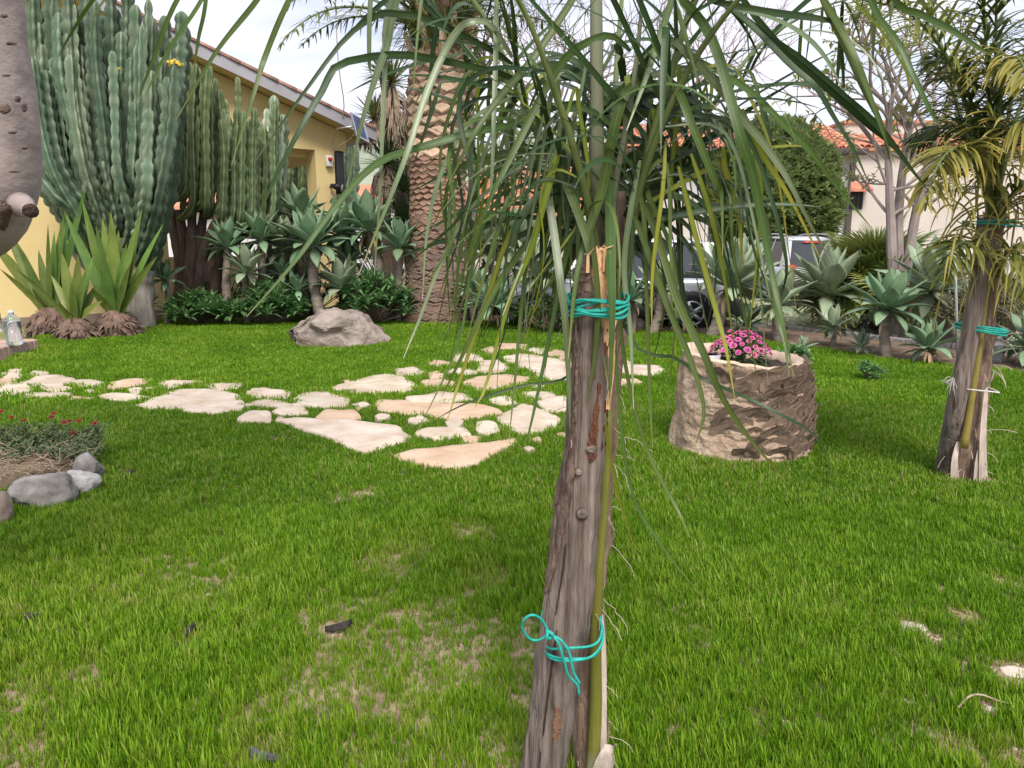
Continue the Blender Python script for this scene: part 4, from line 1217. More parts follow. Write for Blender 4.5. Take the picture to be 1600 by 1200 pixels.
def yucca(label, x, ybase, Y, heads, mat):
    b = at(x, ybase, Y); b.z = 0
    e = empty('yucca', b, 0, label, 'yucca')
    for hx, hy, L_, skirt in heads:
        c = at(hx, hy, Y + random.uniform(-.2, .2))
        V, F, t = tube(smooth_path([b + Vector((0, 0, -.05)), Vector((b.x * .6 + c.x * .4, b.y, c.z * .5)), c], 10), np.linspace(.13, .08, 10), 8, wob=.2); part('trunk', V, F, m_twig, e)
        mb = MB(); blade_head(mb, c, 90, L_, .055); mb.build('leaf_head', mat, e)
        if skirt:
            sb = MB()
            for i in range(int(260)):
                z = random.random() * skirt; a = random.random() * 6.28
                p = c + Vector((math.cos(a) * .10, math.sin(a) * .10, -.05 - z))
                q = p + Vector((math.cos(a) * .22, math.sin(a) * .22, -.18)); r_ = q + Vector((math.cos(a) * .1, math.sin(a) * .1, -.35))
                V, F, t = ribbon([p, q, r_], [.03, .045, .01], [Vector((-math.sin(a), math.cos(a), 0))] * 3, .2); sb.add(V, F)
            sb.build('dead_leaf_skirt', m_skirt, e)
random.seed(53)
yucca('tall branching yucca with shaggy dry skirts behind the great palm', 650, 445, 19, [(612, 130, .75, 1.0), (585, 185, .7, .2), (628, 215, .6, 1.2), (596, 115, .6, 0)], m_yucca)
yucca('dark green spiky yucca low behind the porch end', 605, 430, 18.5, [(605, 258, .85, .3), (628, 300, .8, 0), (632, 345, .7, 0)], m_yucca_d)

# ------------------------------------------------------------------ leafless trees
m_bark_l = M('grey_bark', (0.20, 0.16, 0.15), (0.36, 0.30, 0.28), scale=6, stretch=(1, 1, .3), rough=.9, bump=.4)
m_bud = M('spring_leaf', (0.25, 0.30, 0.06), (0.38, 0.40, 0.12), scale=9, rough=.6, bump=0, trans=.35)
def grow(mb, lb, p, d, L_, r_, depth, leafp, spread=.6):
    k = 4
    P = [p]
    for i in range(k):
        d = (d + Vector((random.gauss(0, .12), random.gauss(0, .12), random.gauss(0, .08) + .03))).normalized()
        P.append(P[-1] + d * L_ / k)
    V, F, t = tube(P, np.linspace(r_, r_ * .62, k + 1), 6 if r_ > .02 else 4); mb.add(V, F)
    if depth == 0 or r_ < .004:
        for q in P[1:]:
            if random.random() < leafp:
                for _ in range(3):
                    leaf_quad(lb, q, (random.gauss(0, 1), random.gauss(0, 1), random.gauss(0, .7)), random.uniform(.07, .13), .06)
        return
    for i in range(random.choice((2, 3))):
        a = random.random() * 6.28
        s = d.orthogonal().normalized(); s.rotate(Matrix.Rotation(a, 3, d))
        nd = (d + s * random.uniform(.35, 1.0) * spread * 1.4).normalized()
        grow(mb, lb, P[random.choice((-1, -1, -2))], nd, L_ * random.uniform(.6, .8), r_ * .62, depth - 1, leafp, spread)
def bare_tree(label, Y, trunks, depth, leafp, L_, r_):
    b = at(*trunks[0][0], Y); b.z = 0
    e = empty('bare_tree', b, 0, label, 'tree')
    lb = MB()
    for pts in trunks:
        P = [at(x, y, Y + random.uniform(-.15, .15)) for x, y in pts]; P[0] = b + Vector((random.uniform(-.08, .08), random.uniform(-.05, .05), -.05))
        P2 = smooth_path(P, 12)
        mb = MB(); V, F, t = tube(P2, np.linspace(r_, r_ * .6, 12), 9, wob=.1); mb.add(V, F)
        d = (P[-1] - P[-2]).normalized()
        for j in range(3):
            s = Vector((random.gauss(0, .5), random.gauss(0, .5), 0))
            grow(mb, lb, P[-1], (d + s).normalized(), L_, r_ * .5, depth, leafp)
        for j in range(4):
            q = Vector(P2[random.randint(6, 10)])
            grow(mb, lb, q, Vector((random.gauss(0, .8), random.gauss(0, .5), .5)).normalized(), L_ * .7, r_ * .32, depth - 1, leafp)
        mb.build('trunk', m_bark_l, e)
    if lb.V: lb.build('crown', m_bud, e)
random.seed(61)
bare_tree('three-stemmed grey tree with sparse new leaves behind the agaves', 12.0, [[(1410, 435), (1392, 350), (1388, 250)], [(1410, 435), (1404, 340), (1420, 200)], [(1414, 435), (1430, 340), (1460, 220)]], 3, .55, .9, .085)
bare_tree('leafless thin-twigged tree behind the staked palm crown', 24.0, [[(850, 440), (852, 340), (850, 260)], [(852, 440), (880, 330), (905, 250)]], 4, .0, 1.8, .11)
bare_tree('grey leafless trunk standing behind the great palm', 17.5, [[(735, 470), (737, 340), (738, 210)]], 3, .05, 1.2, .12)
bare_tree('leafless twiggy tree rising beyond the white house', 34.0, [[(1020, 420), (1030, 300), (1040, 210)], [(1020, 420), (1060, 290), (1085, 200)]], 4, .0, 2.4, .14)
# soft needle shrub behind the second palm
m_fine = M('rosemary_leaf', (0.10, 0.13, 0.05), (0.21, 0.23, 0.11), scale=3, rough=.7, bump=0, trans=.2)
def fine_shrub(label, cx, cy, wpx, hpx, Y, n):
    c = at(cx, cy, Y); foot = Vector((c.x, c.y, .0)); e = empty('fine_shrub', foot, 0, label, 'shrub')
    mb, sb = MB(), MB()
    a, h = wpx * mpp(Y) / 2, hpx * mpp(Y)
    for i in range(n):
        az = random.random() * 6.28; q = random.random() ** .6
        top = foot + Vector((a * q * math.cos(az), a * .7 * q * math.sin(az), h * random.uniform(.5, 1) * (1 - .4 * q * q)))
        P = [foot + (top - foot) * .05 * 1.0, foot + (top - foot) * .5 + Vector((0, 0, .1)), top]
        V, F, t = tube(P, .007, 4); sb.add(V, F)
        for j in range(26):
            f = random.uniform(.35, 1.0)
            p = P[1] + (P[2] - P[1]) * (f - .35) / .65
            leaf_quad(mb, p, (random.gauss(0, 1), random.gauss(0, 1), random.gauss(.4, .7)), random.uniform(.06, .12), .018)
    mb.build('foliage', m_fine, e); sb.build('stems', m_twig, e)
fine_shrub('greyish fine-leaved shrub behind the second staked palm', 1555, 500, 190, 150, 10.5, 170)
fine_shrub('greyish fine-leaved shrub next to the dwarf fan palm', 1480, 480, 110, 120, 12.5, 110)
# ================================================================== palms
DRY = (2.6, 1.55, 2.0)
TR = [(0.0, (0.85, 0.85, 0.8)), (0.10, (1, 1, 1)), (0.86, (1, 1, 1)), (0.955, (1.5, 1.2, .9)), (1.0, (4.5, 2.4, 6.0))]
m_lf_dark = M('palm_leaf_dark', (0.014, 0.037, 0.010), (0.033, 0.066, 0.018), scale=3, stretch=(1, 1, 1), rough=.42, bump=.12, bscale=60, vary=.25, hue=.015, trans=.16, tramp=TR, veins=True, spec=.32, bdist=.004)  # backlit shade of the upper leaflets is put into this dark green
m_lf_mid = M('palm_leaf_mid', (0.050, 0.092, 0.017), (0.10, 0.150, 0.036), scale=3, rough=.42, bump=.12, bscale=60, vary=.25, hue=.02, trans=.25, tramp=TR, veins=True, spec=.32, bdist=.004)  # also darkened a little towards the backlit look
m_lf_grey = M('palm_leaf_grey', (0.115, 0.165, 0.075), (0.18, 0.235, 0.12), scale=3, rough=.38, bump=.12, bscale=60, vary=.18, hue=.015, trans=.22, tramp=TR, veins=True, spec=.55, bdist=.004)
m_lf_yel = M('palm_leaf_yellow', (0.17, 0.22, 0.022), (0.27, 0.30, 0.04), scale=3, rough=.42, bump=.12, bscale=60, vary=.2, hue=.02, trans=.35, tramp=[(0, (1, 1, 1)), (.5, (1, 1, 1)), (.8, (1.15, 1.05, .9)), (.97, (1.3, 1.0, 1.4)), (1, (1.7, 1.5, 5))], bdist=.004, veins=True)
m_rachis = M('palm_rachis', (0.075, 0.11, 0.03), (0.13, 0.165, 0.055), scale=5, stretch=(4, 4, .5), rough=.4, bump=.15, vary=.12, bdist=.005)
m_rachis_g = M('palm_rachis_grey', (0.135, 0.15, 0.09), (0.20, 0.215, 0.135), scale=5, stretch=(4, 4, .5), rough=.45, bump=.2, bscale=40, bdist=.005)
m_wood = M('weathered_wood', (0.065, 0.047, 0.037), (0.27, 0.22, 0.19), scale=7, stretch=(6, 6, .3), rough=.9, bump=1.0, bscale=18, c3=(0.38, 0.33, 0.295), bdist=.012)
m_bark = M('rough_bark', (0.045, 0.03, 0.025), (0.21, 0.145, 0.115), scale=26, stretch=(1.4, 1.4, .5), rough=.95, bump=1.0, bscale=34, bdist=.02)
m_torn = M('torn_fresh_wood', (0.50, 0.28, 0.13), (0.72, 0.48, 0.27), scale=14, stretch=(4, 4, .3), rough=.85, bump=.8, bscale=26, c3=(.34, .16, .08), bdist=.01)
m_rot = M('red_brown_rot', (0.055, 0.02, 0.012), (0.19, 0.075, 0.04), scale=22, stretch=(2, 2, .5), rough=.95, bump=1.0, bdist=.015)
m_fib2 = M('young_palm_fibre', (0.13, 0.085, 0.06), (0.33, 0.235, 0.17), scale=11, stretch=(6, 6, .6), rough=.95, bump=.9, bscale=30, bdist=.01)
m_rope = M('turquoise_twine', (0.012, 0.27, 0.22), (0.03, 0.42, 0.35), scale=60, rough=.65, bump=.5, bscale=220, bdist=.002, vary=.08)
m_string = M('white_string', (0.50, 0.47, 0.43), (0.66, 0.63, 0.59), scale=40, rough=.8, bump=.3)
m_sheath = M('dry_sheath', (0.42, 0.33, 0.28), (0.60, 0.51, 0.45), scale=8, stretch=(3, 3, .5), rough=.9, bump=.4)

def leaf_width(m, w):
    f = np.linspace(0, 1, m)
    return w * np.interp(f, [0, .08, .3, .6, .85, .95, 1], [.45, .8, 1.0, .92, .5, .22, .05])
def droop_leaf(p, d, L_, m=15, g=1.0, kink=None, curl=0.0):
    """centre line of a leaflet that leaves p along d and bends under its own weight"""
    P = [Vector(p)]; d = Vector(d).normalized(); st_ = L_ / (m - 1)
    for i in range(1, m):
        f = i / (m - 1)
        d = (d + Vector((curl * .02, 0, -g * .10 * (0.35 + 1.5 * f)))).normalized()
        if kink is not None and abs(f - kink) < .5 / (m - 1):
            d = (d * .35 + Vector((0, 0, -1))).normalized()
        P.append(P[-1] + d * st_)
    return np.array([tuple(q) for q in P])
def leaf_sides(P, facing, twist=0.0):
    """side vectors so the blade's face looks along `facing`, turning by twist along its length"""
    T = np.gradient(P, axis=0); T /= np.linalg.norm(T, axis=1)[:, None] + 1e-9
    S = np.cross(T, np.asarray(facing, float)); S /= np.linalg.norm(S, axis=1)[:, None] + 1e-9
    N = np.cross(S, T)
    a = np.linspace(0, twist, len(P))[:, None]
    return S * np.cos(a) + N * np.sin(a)

# ------------------------------------------------------------------ the staked young palm in front
random.seed(71)
foot = G(926, 1222)
PY = foot.y
palm = empty('young_palm', foot, 0, 'young feather palm with drooping leaves tied to a weathered post with a torn top', 'palm')
keepout.append((foot.x, foot.y, .055))
pt = lambda x, y, dy=0.0: at(x, y, PY + dy)
trunkP = smooth_path([foot + Vector((0, .05, -.05)), pt(918, 1080, .06), pt(925, 900, .09), pt(940, 700, .11), pt(952, 520, .10), pt(958, 400, .08), pt(955, 300, .07)], 40)
V, F, t = tube(trunkP, np.interp(np.linspace(0, 1, 40), [0, .25, .6, .85, 1], [.050, .042, .038, .042, .030]), 16, True,
               lambda a, i: 1 + .10 * math.sin(5 * a + i * .9) + .08 * ((i % 5) == 0), wob=.3, ws=20)
part('trunk', V, F, m_fib2, palm)
# old leaf base hugging the trunk, grey at the foot
lbP = smooth_path([pt(926, 1225, -.02), pt(928, 1165, -.02), pt(931, 1100, -.025), pt(931, 1000, -.02), pt(936, 880, .0), pt(944, 780, .03), pt(952, 640, .05)], 26)
V, F, t = tube(lbP, np.linspace(.020, .011, 26), 10)
part('leaf_base', V, F, M('leaf_base_green', (0.12, 0.125, 0.02), (0.19, 0.19, 0.04), scale=6, stretch=(4, 4, .4), rough=.45, bump=.2,
     tramp=[(0, (2.2, 2.0, 7)), (.10, (1.5, 1.4, 4.5)), (.16, (1, 1, 1)), (.9, (.9, .9, .9))]), palm, True, t)
shP = smooth_path([pt(934, 1222, -.03), pt(944, 1190, -.045), pt(957, 1170, -.05), pt(964, 1166, -.035)], 9)
V, F, t = ribbon(shP, [.045, .05, .052, .05, .045, .036, .026, .016, .005], [Vector((.75, -.25, .6))] * 9, .75); part('dry_sheath', V, F, m_sheath, palm)
sP = smooth_path([pt(938, 1200, -.01), pt(941, 1050, .0), pt(941, 960, .0)], 10)
V, F, t = ribbon(sP, [.03, .028, .026, .024, .022, .02, .018, .015, .01, .004], [Vector((1, .2, 0))] * 10, .6); part('dry_sheath', V, F, m_sheath, palm)
fb_ = MB()                                     # loose fibres
for i in range(46):
    q = trunkP[random.randint(2, 26)]; a = random.random() * 6.28
    d = Vector((math.cos(a), math.sin(a) * .6 - .3, random.uniform(-.6, .5)))
    P = droop_leaf(Vector(q) + d * .035, d, random.uniform(.03, .13), 8, random.uniform(.5, 3), None)
    P = P + np.array([[random.gauss(0, .003) for _ in range(3)] for _ in range(8)])
    V, F, t = tube(P, .0009, 4); fb_.add(V, F)
o = fb_.build('loose_fibre', m_sheath, palm); o['kind'] = 'stuff'
# rachises: (path of survey points with depth offset, base radius, material)
RA = [
 ([(934, 520, .06), (934, 380, .06), (932, 250, .05), (932, 60, .05), (926, -230, .08), (890, -480, .15)], .024, m_rachis_g),
 ([(962, 480, .05), (990, 340, .0), (1018, 220, -.05), (1050, 110, -.08), (1085, 0, -.08), (1150, -110, -.08), (1250, -190, -.1), (1400, -210, -.12)], .016, m_rachis),
 ([(938, 440, .06), (905, 340, .08), (850, 230, .12), (800, 120, .15), (745, 10, .15), (660, -80, .12), (540, -120, .1), (400, -130, .05)], .015, m_rachis),
 ([(950, 440, .10), (958, 250, .25), (965, 80, .5), (985, -120, .9), (1010, -200, 1.3)], .015, m_rachis),
 ([(940, 440, .02), (915, 300, -.05), (870, 150, -.12), (810, 0, -.2), (710, -140, -.28)], .015, m_rachis),
 ([(968, 440, .03), (1000, 290, -.03), (1070, 120, -.1), (1180, -30, -.2), (1330, -150, -.28)], .015, m_rachis),
 ([(938, 430, .10), (880, 320, .25), (810, 210, .45), (740, 90, .6), (650, 0, .75), (540, -40, .9)], .014, m_rachis),
 ([(970, 430, .10), (1040, 290, .25), (1110, 170, .4), (1200, 60, .55), (1320, 0, .7), (1450, -10, .85)], .014, m_rachis),
 ([(948, 430, .04), (960, 300, -.02), (985, 160, -.05), (1000, 40, -.06), (1010, -120, -.1)], .013, m_rachis_g),
]
fronds = []
for pts, r_, mat in RA:
    P = smooth_path([pt(*q) for q in pts], 40)
    if r_ < .02: r_ *= .68
    V, F, t = tube(P, np.linspace(r_, r_ * .25, 40), 8, True, lambda a, i: 1 + .18 * math.cos(2 * a))
    fronds.append((part('frond', V, F, mat, palm), P))
def across(o):
    """stores where each point lies across the blade, for midrib and veins"""
    n = len(o.data.vertices)
    a = o.data.attributes.new('s', 'FLOAT', 'POINT'); a.data.foreach_set('value', np.tile(np.array([-1, 0, 1], np.float32), n // 3))
    return o
def add_leaflet(P, w, side, mat, frond, fold=.3):
    V, F, t = ribbon(P, leaf_width(len(P), w), side, fold)
    return across(part('leaflet', V, F, mat, frond, True, t))
cam_from = np.array([0, 0, CAMH])
def near_frond(p):
    return min(fronds, key=lambda fr: np.min(np.linalg.norm(fr[1] - np.array(p), axis=1)))[0]
# leaflets one can follow one by one: (points, depth at root, depth at tip, width in survey pixels, tone)
HERO = [
 ([(800,100),(770,80),(675,32),(619,22),(590,24),(540,60),(475,145),(400,250)], .12, .0, 15, 'd'),
 ([(815,128),(770,112),(675,92),(610,86),(530,101),(505,140),(470,200),(422,295),(385,380)], .12, -.05, 17, 'd'),
 ([(850,160),(800,195),(740,207),(660,230),(590,255),(530,315),(460,410),(385,495)], .1, -.15, 18, 'm'),
 ([(470,-110),(430,-50),(400,2),(337,82),(275,187)], .05, -.05, 12, 'm'), ([(330,-130),(322,0),(310,62),(302,120)], .05, .0, 9, 'm'),
 ([(380,-130),(315,0),(262,80),(222,160)], .05, .0, 9, 'm'), ([(360,-130),(277,0),(240,92),(215,155)], .05, 0, 10, 'm'),
 ([(240,-120),(145,0),(112,50),(90,90)], .05, 0, 8, 'm'), ([(260,-120),(160,5),(147,40),(142,75)], .05, 0, 7, 'm'),
 ([(520,-120),(452,0),(415,87),(400,135),(362,258)], .1, 0, 13, 'm'), ([(590,-100),(579,0),(577,90),(580,118)], .1, .05, 11, 'g'),
 ([(660,-80),(620,0),(605,70),(592,105),(567,185),(540,300)], .1, 0, 17, 'g'), ([(640,-90),(604,28),(602,100),(599,175),(594,300),(585,430)], .1, 0, 12, 'g'),
 ([(800,90),(767,40),(737,35),(717,46),(692,87),(662,158),(637,237),(600,333),(560,430)], .1, -.1, 17, 'g'),
 ([(940,-80),(892,4),(833,92),(783,150),(737,217),(700,290)], .05, -.1, 17, 'm'),
 ([(985,80),(954,56),(917,67),(883,92),(846,150),(817,208),(783,275),(758,329),(725,430)], .0, -.12, 17, 'm'),
 ([(790,-60),(777,0),(775,83),(772,175),(769,267),(764,330)], .1, .0, 12, 'g'),
 ([(1010,138),(996,133),(975,150),(958,208),(942,292),(921,358),(900,437),(888,560)], -.03, -.12, 22, 'm'),
 ([(910,190),(887,200),(871,242),(850,317),(829,392),(796,467),(760,600),(740,640)], .02, -.1, 14, 'y'),
 ([(880,240),(875,262),(900,325),(921,387),(933,458),(937,520),(950,600)], .0, -.16, 18, 'm'),
 ([(862,290),(858,308),(867,375),(875,437),(883,500),(890,620),(893,700)], .0, -.14, 18, 'g'),
 ([(960,250),(954,267),(953,333),(954,417),(956,500),(952,640)], -.02, -.18, 25, 'm'),
 ([(880,255),(867,267),(800,317),(737,362),(660,440)], .05, .0, 9, 'm'), ([(862,330),(850,346),(808,400),(767,462),(720,560),(690,620)], .05, -.05, 15, 'm'),
 ([(1055,-40),(1067,0),(1096,33),(1121,83),(1142,158),(1158,217),(1175,267),(1192,354),(1208,437),(1222,500),(1240,590)], -.08, -.2, 21, 'm'),
 ([(1030,145),(1046,129),(1062,146),(1083,200),(1117,283),(1127,304),(1129,400)], -.06, -.15, 17, 'm'),
 ([(1075,-60),(1050,0),(1029,62),(1008,125),(979,204)], -.1, -.15, 15, 'g'),
 ([(1035,70),(1050,62),(1075,83),(1117,129),(1167,192),(1200,233),(1233,283),(1262,342),(1300,412)], -.06, -.2, 16, 'g'),
 ([(1110,-10),(1167,33),(1233,100),(1275,137),(1300,179),(1333,233),(1358,287)], -.08, -.1, 15, 'd'),
 ([(1100,-15),(1158,25),(1217,75),(1292,137),(1358,196),(1400,233),(1460,310)], -.08, -.05, 15, 'd'),
 ([(1060,80),(1110,105),(1171,142),(1217,187),(1267,237),(1308,292),(1367,362)], -.05, -.05, 14, 'm'),
 ([(1105,0),(1183,17),(1275,29),(1330,40)], -.08, -.1, 16, 'd'), ([(1230,-150),(1287,0),(1321,71),(1350,137),(1379,200),(1392,260)], -.1, -.1, 15, 'm'),
 ([(1300,-190),(1360,2),(1400,65),(1425,117),(1452,170),(1470,200)], -.1, -.1, 15, 'm'), ([(1320,-120),(1400,2),(1437,22),(1482,45),(1525,72),(1550,87)], -.1, -.1, 14, 'm'),
 ([(1200,-150),(1287,0),(1320,57),(1345,112),(1375,195),(1400,262)], -.12, -.1, 16, 'm'),
 ([(1120,-60),(1200,52),(1250,92),(1312,145),(1375,200),(1417,255),(1447,295)], -.08, -.05, 15, 'd'),
 ([(985,330),(1000,360),(1044,480),(1077,557),(1100,639),(1085,700)], -.02, -.2, 14, 'm'), ([(1000,300),(1030,380),(1063,480),(1098,548),(1126,615),(1163,674),(1233,758)], -.02, -.25, 17, 'm'),
 ([(960,480),(1000,548),(1056,559),(1098,592),(1131,606),(1182,629),(1233,655),(1268,676),(1292,713),(1301,768)], .0, -.15, 9, 'd'),
 ([(1060,260),(1090,380),(1117,480),(1135,550),(1149,629)], -.05, -.2, 12, 'y'), ([(1150,190),(1190,330),(1212,480),(1226,538),(1233,587)], -.05, -.15, 11, 'm'),
 ([(950,540),(880,592),(820,602),(730,630),(672,660)], .06, -.1, 6, 'd'), ([(955,420),(962,560),(985,760),(1040,860),(1095,930)], -.02, -.2, 9, 'm'),
 ([(955,450),(945,640),(968,780),(1000,880)], -.02, -.15, 8, 'y'), ([(965,420),(975,560),(1010,700),(1060,800),(1078,840)], .0, -.15, 10, 'm'),
 ([(985,250),(1005,330),(1010,440),(1015,600),(1020,700)], .0, -.1, 10, 'm'), ([(1040,220),(1035,300),(1020,420),(1018,520)], .0, -.1, 9, 'y'), ([(1080,240),(1110,330),(1130,420),(1150,560)], -.05, -.1, 11, 'y'),
 ([(1130,230),(1135,270),(1155,340),(1160,420)], .1, .05, 13, 'y'), ([(1115,250),(1130,262),(1142,300),(1140,340)], .1, .1, 20, 'y'),
 ([(1160,170),(1178,215),(1200,255),(1235,310),(1290,420)], .0, -.05, 12, 'y'),
 ([(905,340),(880,420),(860,520),(835,640),(820,700)], .02, -.1, 11, 'm'), ([(880,300),(830,380),(815,480),(805,590),(795,690)], .05, -.05, 9, 'm'),
 ([(870,280),(800,360),(760,470),(720,590),(698,660)], .05, -.05, 11, 'y'), ([(820,260),(760,340),(735,430),(715,540),(650,680)], .1, .05, 8, 'm'),
 ([(840,240),(740,320),(690,410),(655,500),(630,560)], .1, .05, 10, 'g'), ([(800,150),(735,190),(690,270),(668,360),(660,470)], .12, .05, 12, 'g'),
 ([(925,360),(935,470),(930,560),(915,640)], -.1, -.16, 15, 'm'), ([(1000,250),(985,330),(975,420),(985,520),(990,640)], -.02, -.1, 13, 'g'),
 ([(880,200),(862,260),(850,330),(846,420),(850,520)], .08, .05, 13, 'd'), ([(1010,180),(1040,230),(1060,330),(1065,440),(1085,520)], .1, .1, 16, 'd'),
]
TONE = {'d': m_lf_dark, 'm': m_lf_mid, 'g': m_lf_grey, 'y': m_lf_yel}
nleaf = 0
for pts, d0, d1, wpx, tone in HERO:
    n = len(pts)
    P = [pt(x, y, d0 + (d1 - d0) * (i / (n - 1)) + .03 * math.sin(i * 1.3 + n)) for i, (x, y) in enumerate(pts)]
    P = smooth_path(P, 20)
    face = (cam_from - P.mean(0)); face /= np.linalg.norm(face)
    face = face + np.array([random.uniform(-.5, .5), 0, random.uniform(-.2, .7)])
    add_leaflet(P, wpx * mpp(PY) * 0.70, leaf_sides(P, face, random.uniform(-.7, .7)), TONE[tone], near_frond(P[0]), random.uniform(.12, .35))
    nleaf += 1
# the rest of the leaflets, set in several ranks along each rachis
extra = MB()
for fi, (fr, P) in enumerate(fronds):
    n = [6, 30, 26, 12, 8, 10, 22, 28, 6][fi]
    T, A, B = frames(P)
    for k in range(n):
        f = .16 + .82 * (k + random.random() * .8) / n
        i = min(int(f * 39), 38)
        p = Vector(P[i]); tdir = Vector(T[i])
        if p.x < -0.20 and random.random() < .8: continue      # the outer left reach is thin
        side = 1 if k % 2 else -1
        lat = tdir.cross(Vector((0, 0, 1)))
        if lat.length < .25: lat = Vector((math.cos(k * 2.4), math.sin(k * 2.4), 0))
        lat.normalize(); up = lat.cross(tdir)
        rank = random.choice((-.6, 0, .5))
        d = (tdir * random.uniform(.35, .9) + lat * side * random.uniform(.6, 1.1) + up * rank).normalized()
        L_ = random.uniform(.38, .66) * (1 - .35 * f)
        Q = droop_leaf(p, d, L_, 15, random.choice((.08, .2, .4, .8, 1.3)), random.choice((None, None, None, None, None, .45)), random.uniform(-1, 1))
        w = random.uniform(.008, .016)
        # keep clear of the lens: leaflets grow behind a plane in front of the trunk
        if Q[:, 1].min() < 1.45: continue
        mat = random.choice((m_lf_dark, m_lf_dark, m_lf_dark, m_lf_dark, m_lf_mid, m_lf_grey)) if fi in (1, 2, 3, 6, 7) else random.choice((m_lf_dark, m_lf_mid, m_lf_mid, m_lf_grey, m_lf_yel))
        S = leaf_sides(Q, (random.uniform(-.4, .4), -.6, .9), random.uniform(-.9, .9))
        if nleaf < 296:
            add_leaflet(Q, w, S, mat, fr, random.uniform(.15, .4)); nleaf += 1
# narrow leaflets hanging in curtains on both sides
for i in range(140):
    left = random.random() < .62
    x0, y0 = (random.uniform(690, 915), random.uniform(130, 330)) if left else (random.uniform(985, 1190), random.uniform(120, 320))
    if nleaf >= 299: break
    P = pt(x0, y0, random.uniform(-.06, .25))
    fr = near_frond(P)
    FP = [q for q in fronds if q[0] is fr][0][1]
    P0 = Vector(FP[np.argmin(np.linalg.norm(FP[8:] - np.array(P), axis=1)) + 8])
    Q1 = smooth_path([P0, P0 * .35 + P * .65 + Vector((0, 0, .05)), P, P + Vector((random.uniform(-.06, .03) if left else random.uniform(-.02, .09), random.uniform(-.05, .03), -random.uniform(.15, .28))),
                      P + Vector((random.uniform(-.16, .02) if left else random.uniform(-.03, .16), random.uniform(-.07, .04), -random.uniform(.32, .56)))], 18)
    add_leaflet(Q1, random.uniform(.007, .013), leaf_sides(Q1, (random.uniform(-.7, .7), -1, .3), random.uniform(-1, 1)), random.choice((m_lf_mid, m_lf_mid, m_lf_grey, m_lf_yel, m_lf_dark)), fr, random.uniform(.15, .4)); nleaf += 1
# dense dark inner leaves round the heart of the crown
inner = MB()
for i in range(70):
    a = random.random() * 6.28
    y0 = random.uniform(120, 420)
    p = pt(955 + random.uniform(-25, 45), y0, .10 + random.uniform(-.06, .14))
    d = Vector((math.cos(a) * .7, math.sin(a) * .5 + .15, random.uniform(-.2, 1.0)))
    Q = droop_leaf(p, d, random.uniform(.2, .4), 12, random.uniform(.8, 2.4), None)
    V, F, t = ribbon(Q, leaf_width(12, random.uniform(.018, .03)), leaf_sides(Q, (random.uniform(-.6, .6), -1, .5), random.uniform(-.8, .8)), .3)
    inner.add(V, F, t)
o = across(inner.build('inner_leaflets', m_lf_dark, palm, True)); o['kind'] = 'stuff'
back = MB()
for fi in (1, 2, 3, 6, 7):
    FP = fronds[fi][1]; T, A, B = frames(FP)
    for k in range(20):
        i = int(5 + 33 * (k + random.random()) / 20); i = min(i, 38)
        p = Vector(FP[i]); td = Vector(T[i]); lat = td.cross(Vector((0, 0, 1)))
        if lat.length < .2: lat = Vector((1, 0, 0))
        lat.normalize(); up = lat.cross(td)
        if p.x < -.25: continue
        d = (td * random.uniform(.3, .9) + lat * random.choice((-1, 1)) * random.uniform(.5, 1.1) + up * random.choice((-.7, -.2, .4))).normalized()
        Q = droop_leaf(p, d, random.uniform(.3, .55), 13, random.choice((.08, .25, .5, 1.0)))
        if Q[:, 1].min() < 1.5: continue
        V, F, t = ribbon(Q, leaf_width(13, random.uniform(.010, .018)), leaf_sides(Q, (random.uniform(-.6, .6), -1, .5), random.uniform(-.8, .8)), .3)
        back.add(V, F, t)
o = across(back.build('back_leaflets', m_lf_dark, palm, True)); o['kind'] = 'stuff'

# ------------------------------------------------------------------ the post it is tied to
random.seed(77)
cl = [(845, 1228, 74), (858, 1130, 74), (872, 1030, 76), (886, 930, 76), (898, 840, 68), (907, 760, 66), (915, 690, 60), (922, 600, 60), (928, 520, 62), (931, 455, 58), (932, 420, 54), (933, 398, 46)]
SY = PY - .075
sf = at(845, 1228, SY); sf.z = -.02
stake = empty('wooden_stake', sf, 0, 'weathered grey wooden post with split top and bark remains beside the young palm', 'stake')
keepout.append((G(845, 1228).x, G(845, 1228).y, .05))
SP_ = smooth_path([at(x, y, SY) for x, y, w in cl], 90)
SW = np.interp(np.linspace(0, 1, 90), np.linspace(0, 1, len(cl)), [w * mpp(SY) / 2 for _, _, w in cl])
SW[:3] *= 1.03
kn = [(24, 1.0, .12), (52, 2.2, .16)]
def sprof(a, i):
    f = i / 89
    q = 1 + .05 * math.cos(2 * a + .6) + .035 * math.sin(3 * a + f * 9) + .05 * math.sin(7 * a + 2.0) * (f < .7) + .02 * math.sin(13 * a + f * 14)
    for ki, ka, s in kn:
        q += s * math.exp(-((i - ki) / 3.0) ** 2) * max(0, math.cos(a - ka))
    # long drying crack on the left face
    da = (a - 3.65 + .35 * f) % 6.283
    if da < .16 and f < .42: q *= .86
    return q
V, F, t = tube(SP_, SW, 40, True, sprof, wob=.10, ws=14)
post = part('post', V, F, m_wood, stake)
